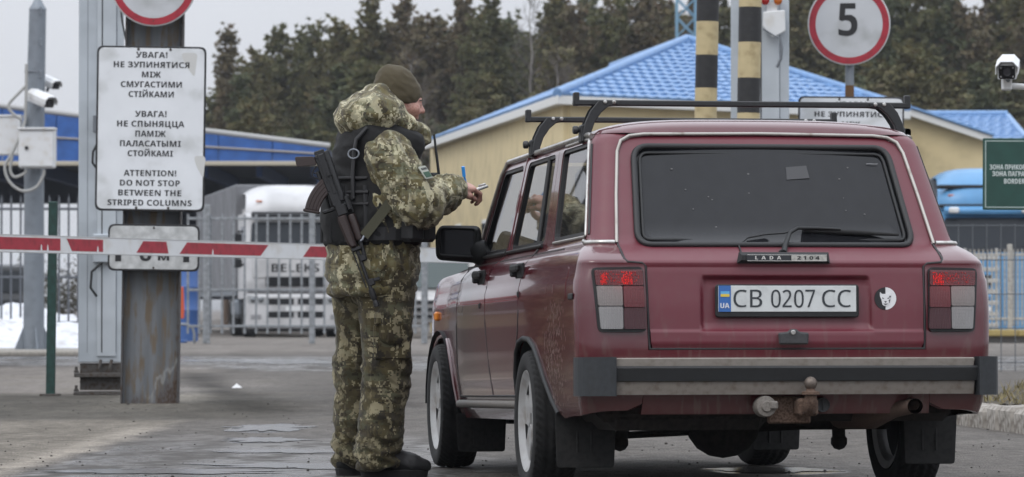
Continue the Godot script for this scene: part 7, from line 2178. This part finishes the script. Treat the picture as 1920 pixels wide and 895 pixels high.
# ---------------------------------------------------------------- lorries beyond the fence; front towards +z
func lorry(label: String, px: float, d: float, body: Material, word: String, turn: float, trailer: bool, tm: Material, tall: float) -> Node3D:
	var o := thing("lorry", label, "lorry", V(X(px, d), 0, -d), turn)
	var blackm: Material = M.dark
	var gl := mat(0.022, 0.026, 0.032, 0.10); gl.metallic_specular = 0.3
	var w := 1.25
	var mb := MB.new()
	# cab shell from a side outline
	mb.prism(rounded(P2([-2.2, 0.95, 0.0, 0.95, 0.06, 1.35, 0.0, 2.0, -0.32, 2.95, -0.42, 3.05, -2.2, 3.05]), 0.08, 4), w * 2 - 0.06, Transform3D(Basis(V(0, 0, 1), V(0, 1, 0), V(-1, 0, 0)), V(w - 0.03, 0, 0)), 0.07)
	part(o, "cab", mb, body)
	mb = MB.new()
	var rows := []
	for j in 9:
		var v := j / 8.0
		var row := PackedVector3Array()
		for i in 13:
			var t := lerpf(-1, 1, i / 12.0)
			var e := pow(absf(t), 4.0)
			row.append(V(t * (w - 0.06 - 0.10 * v), lerpf(3.03, tall, pow(v, 0.8)) - e * 0.22 * v, -0.34 - 1.0 * v * v - 0.25 * e))
		rows.append(row)
	var cap := PackedVector3Array()
	for i in 13: cap.append((rows[8][i] as Vector3) + V(0, 0.03, -1.1))
	rows.append(cap)
	var cap2 := PackedVector3Array()
	for i in 13: cap2.append(V((rows[8][i] as Vector3).x, 3.0, -2.4))
	rows.append(cap2)
	mb.grid(rows)
	part(o, "roof_fairing", mb, body)
	mb = MB.new(); mb.prism(rounded(P2([-w + 0.14, 2.02, w - 0.14, 2.02, w - 0.20, 2.86, -w + 0.20, 2.86]), 0.08, 4), 0.03, Transform3D(Basis(Vector3.RIGHT, -0.325), V(0, 0.11, 0.66)))
	part(o, "windscreen", mb, gl)
	mb = MB.new(); mb.box(V(0, 3.0, -0.14), V(w * 1.7, 0.13, 0.26), 0.03, Basis(Vector3.RIGHT, 0.35))
	part(o, "sun_visor", mb, blackm if tall < 3.85 else body)
	if tall > 3.85:
		for y in [3.10, 3.56]: part(o, "dark_trim_bar", bx(V(0, y, -0.34 - (y - 3.1) * 0.55), V(2.36, 0.10, 0.16), 0.03), blackm)
		for s in [-0.85, 0.85]: part(o, "marker_lamp", bx(V(s, 3.0, 0.02), V(0.24, 0.14, 0.10), 0.03), M.white)
	for k in 2: mb = MB.new(); mb.tube([V(-0.5 + k * 0.7, 2.05, 0.03), V(0.1 + k * 0.7, 2.18, -0.01)], 0.012, 5); part(o, "wiper", mb, blackm)
	part(o, "nose_panel", bx(V(0, 1.70, 0.055), V(2.1, 0.50, 0.05), 0.02), body)
	if word: lettering(o, word, 1.18, 0.20, blackm, Transform3D(Basis(), V(0, 1.70, 0.084)))
	mb = MB.new()
	for k in 3: mb.box(V(0, 1.30 + k * 0.075, 0.10), V(1.42, 0.05, 0.03), 0.006)
	mb.box(V(0, 1.37, 0.075), V(1.46, 0.24, 0.03), 0.01)
	part(o, "upper_grille", mb, blackm)
	part(o, "crossbar", bx(V(0, 1.13, 0.10), V(2.36, 0.07, 0.05), 0.015), mat(0.10, 0.10, 0.11, 0.5))
	part(o, "bumper", bx(V(0, 0.64, 0.09), V(2.46, 0.84, 0.22), 0.06), body)
	for y in [0.88, 0.56]:
		for s in [-1, 1]:
			part(o, "lower_grille", bx(V(s * 0.36, y, 0.20), V(0.62, 0.15, 0.02), 0.004), blackm)
	part(o, "number_plate", bx(V(0, 0.70, 0.212), V(0.5, 0.11, 0.012), 0.002), M.white)
	part(o, "skirt_shadow_gap", bx(V(0, 0.20, 0.0), V(2.3, 0.10, 0.2), 0.01), blackm)
	for s in [-1, 1]:
		mb = MB.new(); mb.prism(rounded(P2([s * 0.72, 0.80, s * 1.19, 0.84, s * 1.20, 1.04, s * 0.74, 0.98]), 0.03, 2), 0.02, Transform3D(Basis(), V(0, 0, 0.19)))
		var hl := part(o, "headlight", mb, mat(0.32, 0.33, 0.34, 0.12))
		for k in 2:
			mb = MB.new(); mb.lathe([Vector2(0, 0.02), Vector2(0.06, 0.015), Vector2(0.075, 0.0)], 14, Transform3D(Basis(Vector3.RIGHT, PI / 2), V(s * (0.86 + k * 0.19), 0.92, 0.208)))
			part(hl, "reflector", mb, mat(0.16, 0.17, 0.18, 0.1, 0.6))
		part(o, "fog_light", bx(V(s * 0.98, 0.50, 0.20), V(0.26, 0.12, 0.02), 0.01), mat(0.25, 0.25, 0.26, 0.2))
		mb = MB.new(); mb.box(V(s * 1.42, 2.25, -0.10), V(0.24, 0.62, 0.12), 0.04); mb.box(V(s * 1.42, 1.82, -0.10), V(0.24, 0.22, 0.12), 0.03); mb.tube([V(s * 1.22, 2.6, -0.2), V(s * 1.40, 2.6, -0.1)], 0.03, 6); mb.tube([V(s * 1.22, 1.8, -0.2), V(s * 1.40, 1.75, -0.1)], 0.03, 6)
		part(o, "door_mirror", mb, blackm)
		part(o, "side_window", bx(V(s * 1.222, 2.42, -0.92), V(0.012, 0.62, 0.85), 0.004), gl)
		for z in [-0.95, -4.6]:
			mb = MB.new()
			mb.lathe([Vector2(0.0, 0.02), Vector2(0.22, 0.02), Vector2(0.27, 0.10), Vector2(0.30, 0.12), Vector2(0.46, 0.12), Vector2(0.50, 0.07), Vector2(0.50, -0.18), Vector2(0.3, -0.2)], 28, Transform3D(Basis(V(0, 1, 0), V(s, 0, 0), V(0, 0, 1)), V(s * 1.08, 0.5, z)))
			var wl := part(o, "wheel", mb, M.rubber)
			mb = MB.new(); mb.lathe([Vector2(0, 0.06), Vector2(0.10, 0.06), Vector2(0.13, 0.03), Vector2(0.26, 0.035), Vector2(0.285, 0.08)], 20, Transform3D(Basis(V(0, 1, 0), V(s, 0, 0), V(0, 0, 1)), V(s * 1.085, 0.5, z)))
			part(wl, "rim", mb, M.galv)
		part(o, "marker_lamp", bx(V(s * 0.85, 3.36, -0.50), V(0.16, 0.04, 0.05), 0.008), mat(0.5, 0.13, 0.02, 0.3))
	part(o, "chassis", bx(V(0, 0.75, -5.5), V(0.9, 0.3, 9.0), 0.02), blackm)
	if trailer:
		part(o, "trailer_body", bx(V(0, 2.48, -9.1), V(2.54, 2.70, 13.2), 0.03), tm)
		for z in [-3.2, -6.0, -9.0, -12.0]: part(o, "curtain_seam", bx(V(-1.274, 2.5, z), V(0.012, 2.5, 0.05), 0.003), mat(0.16, 0.17, 0.18, 0.7))
		part(o, "trailer_rail", bx(V(0, 1.10, -9.1), V(2.52, 0.14, 13.1), 0.01), M.galv)
		for z in [-3.4]: part(o, "fuel_tank", bx(V(-1.0, 0.72, z), V(0.5, 0.5, 1.2), 0.1), M.galv)
	return o

func booth() -> void:      # stands left of the frame; the car's flank and glass mirror it
	var o := thing("storage_shed", "long low storage shed left of the lane, seen mirrored in the car", "building", V(-10.2, 0, -41))
	var wallm := worn(mat(0.30, 0.25, 0.17, 0.85), M.grain, 0.6)
	part(o, "wall", bx(V(0, 0.9, 0), V(5.6, 1.8, 19.0), 0.02), wallm)
	part(o, "roof", bx(V(0, 1.95, 0), V(6.2, 0.3, 20.0), 0.04), mat(0.24, 0.03, 0.03, 0.6))
	part(o, "base_course", bx(V(0, 0.2, 0), V(5.7, 0.4, 19.1), 0.02), M.dirtsteel)
	for k in 6:
		var w := part(o, "window", bx(V(2.82, 1.15, -7.8 + k * 3.1), V(0.06, 0.9, 1.7), 0.01), M.alu)
		part(w, "pane", bx(V(2.84, 1.15, -7.8 + k * 3.1), V(0.06, 0.78, 1.55)), mat(0.03, 0.035, 0.04, 0.1))

func yard() -> void:
	booth()
	var lw := worn(mat(0.52, 0.52, 0.53, 0.4), ntex(0.01, 151, [0.0, g(0.85), 0.6, g(0.98), 1.0, g(1.0)]), 0.4)
	var tarp := worn(mat(0.20, 0.205, 0.22, 0.7), ntex(0.012, 152, [0.0, g(0.8), 1.0, g(1.0)]), 0.4)
	lorry("white lorry with dark lettering on its nose and grey trailer behind the left fence", 553, 95.0, lw, "BELEKS", 0.155, true, tarp, 3.78)
	var lb := worn(mat(0.10, 0.30, 0.56, 0.35), ntex(0.01, 153, [0.0, g(0.85), 1.0, g(1.0)]), 0.4)
	lorry("light blue lorry cab with dark windscreen behind the green sign", 1858, 90.0, lb, "", 0.0, true, tarp, 4.02)
	# white van seen between the soldier and the red car
	var vd := 92.0
	var v := thing("white_van", "white van with dark grille half hidden between soldier and red car", "van", V(X(822, vd), 0, -vd))
	var mb := MB.new()
	mb.prism(rounded(P2([-4.2, 0.35, 0.0, 0.35, 0.05, 0.95, -0.55, 1.15, -1.15, 1.95, -4.2, 1.98]), 0.08, 4), 1.86, Transform3D(Basis(V(0, 0, 1), V(0, 1, 0), V(-1, 0, 0)), V(0.93, 0, 0)), 0.06)
	part(v, "body", mb, lw)
	mb = MB.new(); mb.prism(rounded(P2([-0.80, 0.0, 0.80, 0.0, 0.68, 0.86, -0.68, 0.86]), 0.08, 4), 0.02, Transform3D(Basis(Vector3.RIGHT, -0.62), V(0, 1.2, -0.53)))
	part(v, "windscreen", mb, mat(0.05, 0.07, 0.07, 0.08))
	for k in 3: part(v, "grille_bar", bx(V(0, 0.52 + k * 0.17, 0.055), V(1.5, 0.085, 0.03), 0.008), M.dark)
	for s in [-1, 1]:
		part(v, "headlight", bx(V(s * 0.74, 0.86, 0.04), V(0.30, 0.18, 0.05), 0.02), mat(0.3, 0.31, 0.32, 0.15))
		for z in [-0.8, -3.4]:
			mb = MB.new(); mb.lathe([Vector2(0, 0.10), Vector2(0.2, 0.1), Vector2(0.33, 0.09), Vector2(0.34, -0.1), Vector2(0, -0.1)], 20, Transform3D(Basis(V(0, 1, 0), V(s, 0, 0), V(0, 0, 1)), V(s * 0.82, 0.34, z)))
			part(v, "wheel", mb, M.rubber)
	# dark car at the far left behind the fence
	var dd := 96.0
	var c := thing("dark_car", "dark off-roader with red tail lamp behind the far left fence", "car", V(X(-16, dd), 0, -dd), 0.25)
	mb = MB.new()
	mb.prism(rounded(P2([-2.2, 0.35, 2.0, 0.35, 2.2, 0.9, 2.1, 1.05, 1.95, 1.75, 0.2, 1.80, -0.7, 1.15, -2.1, 1.0]), 0.12, 4), 1.8, Transform3D(Basis(V(0, 0, 1), V(0, 1, 0), V(-1, 0, 0)), V(0.9, 0, 0)), 0.10)
	part(c, "body", mb, mat(0.012, 0.013, 0.015, 0.3))
	mb = MB.new(); mb.prism(rounded(P2([-0.72, 1.10, 0.72, 1.10, 0.64, 1.62, -0.64, 1.62]), 0.08, 3), 0.02, Transform3D(Basis(), V(0, 0, 2.10)))
	part(c, "rear_window", mb, mat(0.03, 0.035, 0.04, 0.08))
	for s in [-1, 1]:
		part(c, "tail_lamp", bx(V(s * 0.80, 0.88, 2.14), V(0.16, 0.34, 0.08), 0.02), mat(0.28, 0.015, 0.012, 0.3))
		for z in [-1.4, 1.35]:
			mb = MB.new(); mb.lathe([Vector2(0, 0.10), Vector2(0.2, 0.1), Vector2(0.35, 0.09), Vector2(0.36, -0.1), Vector2(0, -0.1)], 20, Transform3D(Basis(V(0, 1, 0), V(s, 0, 0), V(0, 0, 1)), V(s * 0.80, 0.36, z)))
			part(c, "wheel", mb, M.rubber)
	# orange and blue road blocks by the fence post, bent pipe stand
	var rb := thing("orange_board", "orange plastic board on a blue stand beside the rusty beam", "barrier board", V(X(331, 80), 0, -80))
	mb = MB.new(); mb.prism(rounded(P2([-0.16, 0.62, 0.16, 0.62, 0.17, 0.80, 0.15, 1.28, -0.15, 1.28, -0.17, 0.80]), 0.03, 3), 0.08, Transform3D(Basis(), V(0, -0.12, 0.05)), 0.01)
	part(rb, "shell", mb, mat(0.55, 0.085, 0.03, 0.5))
	part(rb, "stand", bx(V(0, 0.62, 0), V(0.10, 1.24, 0.08), 0.01), mat(0.03, 0.09, 0.27, 0.5))
	part(rb, "foot", bx(V(0, 0.03, 0), V(0.4, 0.06, 0.5), 0.01), mat(0.03, 0.09, 0.27, 0.5))
	var bbn := thing("road_block", "blue barrel-shaped block behind the orange one", "road block", V(X(352, 84), 0, -84))
	mb = MB.new(); mb.lathe([Vector2(0, 1.62), Vector2(0.20, 1.62), Vector2(0.22, 1.55), Vector2(0.22, 1.2), Vector2(0.235, 1.18), Vector2(0.22, 1.16), Vector2(0.22, 0.7), Vector2(0.235, 0.68), Vector2(0.22, 0.66), Vector2(0.22, 0.0)], 24, Transform3D())
	part(bbn, "drum", mb, mat(0.03, 0.09, 0.27, 0.5))
	var st := thing("bent_pipe", "bent grey pipe stand at the foot of the fence post", "pipe", V(0, 0, 0))
	part(st, "pipe", tb([at(336, 608, 79), at(350, 609, 79), at(360, 614, 79), at(364, 626, 79), V(X(364, 79), 0.0, -79)], 0.03, 8), M.steel)
	# blue tank and stacked white pallets behind the right fence
	var bt := thing("blue_tank", "upright light blue tank behind the right picket fence", "tank", V(X(1893, 84), 0, -84))
	mb = MB.new(); mb.prism(rounded(P2([-0.33, 0.15, 0.33, 0.15, 0.33, 1.72, 0.22, 1.92, -0.22, 1.92, -0.33, 1.72]), 0.06, 4), 0.9, Transform3D(Basis(), V(0, 0, -0.45)), 0.05)
	part(bt, "tank_body", mb, mat(0.10, 0.27, 0.48, 0.5))
	part(bt, "foot", bx(V(0, 0.08, 0), V(0.7, 0.16, 0.9), 0.02), M.dark)
	part(bt, "filler_cap", tb([V(0, 1.90, 0), V(0, 2.0, 0)], 0.09, 12), M.black)
	var ps := thing("slatted_rack", "pale slatted rack behind the right picket fence beside the car", "rack", V(X(1840, 83), 0, -83))
	for k in 7: part(ps, "slat", bx(V(0, 0.35 + k * 0.24, 0), V(0.75, 0.09, 0.06), 0.01), mat(0.42, 0.41, 0.39, 0.7))
	for s in [-1, 1]: part(ps, "upright", bx(V(s * 0.34, 1.0, -0.05), V(0.06, 2.0, 0.05), 0.008), mat(0.40, 0.39, 0.37, 0.7))
	# snow heaps left
	var snow := worn(mat(0.60, 0.62, 0.66, 0.8), ntex(0.02, 154, [0.0, Color(0.72, 0.68, 0.64), 0.4, g(0.95), 1.0, g(1.0)]), 0.5)
	for q in [[30, 655, 66, 1.6, 0.45, "nearer dirty snow heap at the left edge by the mast"], [-20, 632, 72, 2.4, 0.55, "dirty snow heap at the left edge behind the mast"], [160, 612, 82, 1.6, 0.50, "long snow bank behind the dark picket fence"], [20, 606, 88, 1.9, 0.75, "high snow bank far left behind the dark picket fence"]]:
		mb = MB.new()
		var nz := noise(0.9, 155 + q[0], 3)
		var rows := []
		for j in 15:
			var row := PackedVector3Array()
			for i in 25:
				var u := lerpf(-1, 1, i / 24.0); var v2 := lerpf(-1, 1, j / 14.0)
				var hgt: float = q[4] * pow(maxf(0.0, 1.0 - u * u), 0.6) * pow(maxf(0.0, 1.0 - v2 * v2), 0.6)
				row.append(V(u * q[3], hgt * (1.0 + 0.5 * nz.get_noise_2d(u * q[3], v2 * 2.0)) - 0.02, v2 * 1.8))
			rows.append(row)
		mb.grid(rows)
		tag(part(self, "snow_heap", mb, snow, V(X(q[0], q[2]), 0, -q[2])), q[5], "snow heap")
	var hedge := MB.new()
	var rng := RandomNumberGenerator.new(); rng.seed = 21
	for k in 1800:
		var p := V(rng.randfn(0, 0.75), absf(rng.randfn(0.9, 0.42)), rng.randfn(0, 0.4))
		var dr := V(rng.randfn(), rng.randf() + 0.4, rng.randfn()).normalized() * 0.16
		hedge.tri(p, p + dr.cross(V(0, 0, 1)) * 0.3, p + dr)
	tag(part(self, "bush", hedge, mat(0.055, 0.050, 0.035, 0.9), V(X(128, 100), 0, -100)), "dark bush seen between the green post and the pale column", "bush")
	# litter and clods on the lane
	mb = MB.new(); mb.tri(V(-0.045, 0.004, 0.02), V(0.035, 0.004, 0.03), V(0.0, 0.045, -0.01)); mb.tri(V(-0.01, 0.004, 0.0), V(0.05, 0.004, -0.03), V(0.02, 0.03, -0.02)); mb.tri(V(-0.045, 0.006, 0.02), V(0.0, 0.045, -0.01), V(-0.03, 0.02, -0.03))
	mb.box(V(0, 0.010, 0), V(0.07, 0.008, 0.05), 0.002, Basis.from_euler(V(0.1, 0.4, 0.12)))
	tag(part(self, "paper_scrap", mb, mat(0.7, 0.7, 0.7, 0.8), V(X(444, 34.2), 0.01, -34.2)), "crumpled white scrap of paper lying on the lane", "litter")
	var clods := MB.new()
	for k in 420:
		var d := 16.0 + 14.0 * pow(rng.randf(), 1.3)
		var px := rng.randf_range(0, 1900)
		var r := rng.randf_range(0.002, 0.006) * (2.0 if rng.randf() < 0.05 else 1.0)
		clods.ball(V(X(px, d), r * 0.5, -d), V(r * 1.3, r * 0.8, r), 6, Basis(Vector3.UP, rng.randf() * TAU))
	var co := part(self, "gravel", clods, mat(0.06, 0.055, 0.05, 0.9))
	co.set_meta("kind", "stuff"); tag(co, "small dark clods and grit scattered on the lane", "gravel")
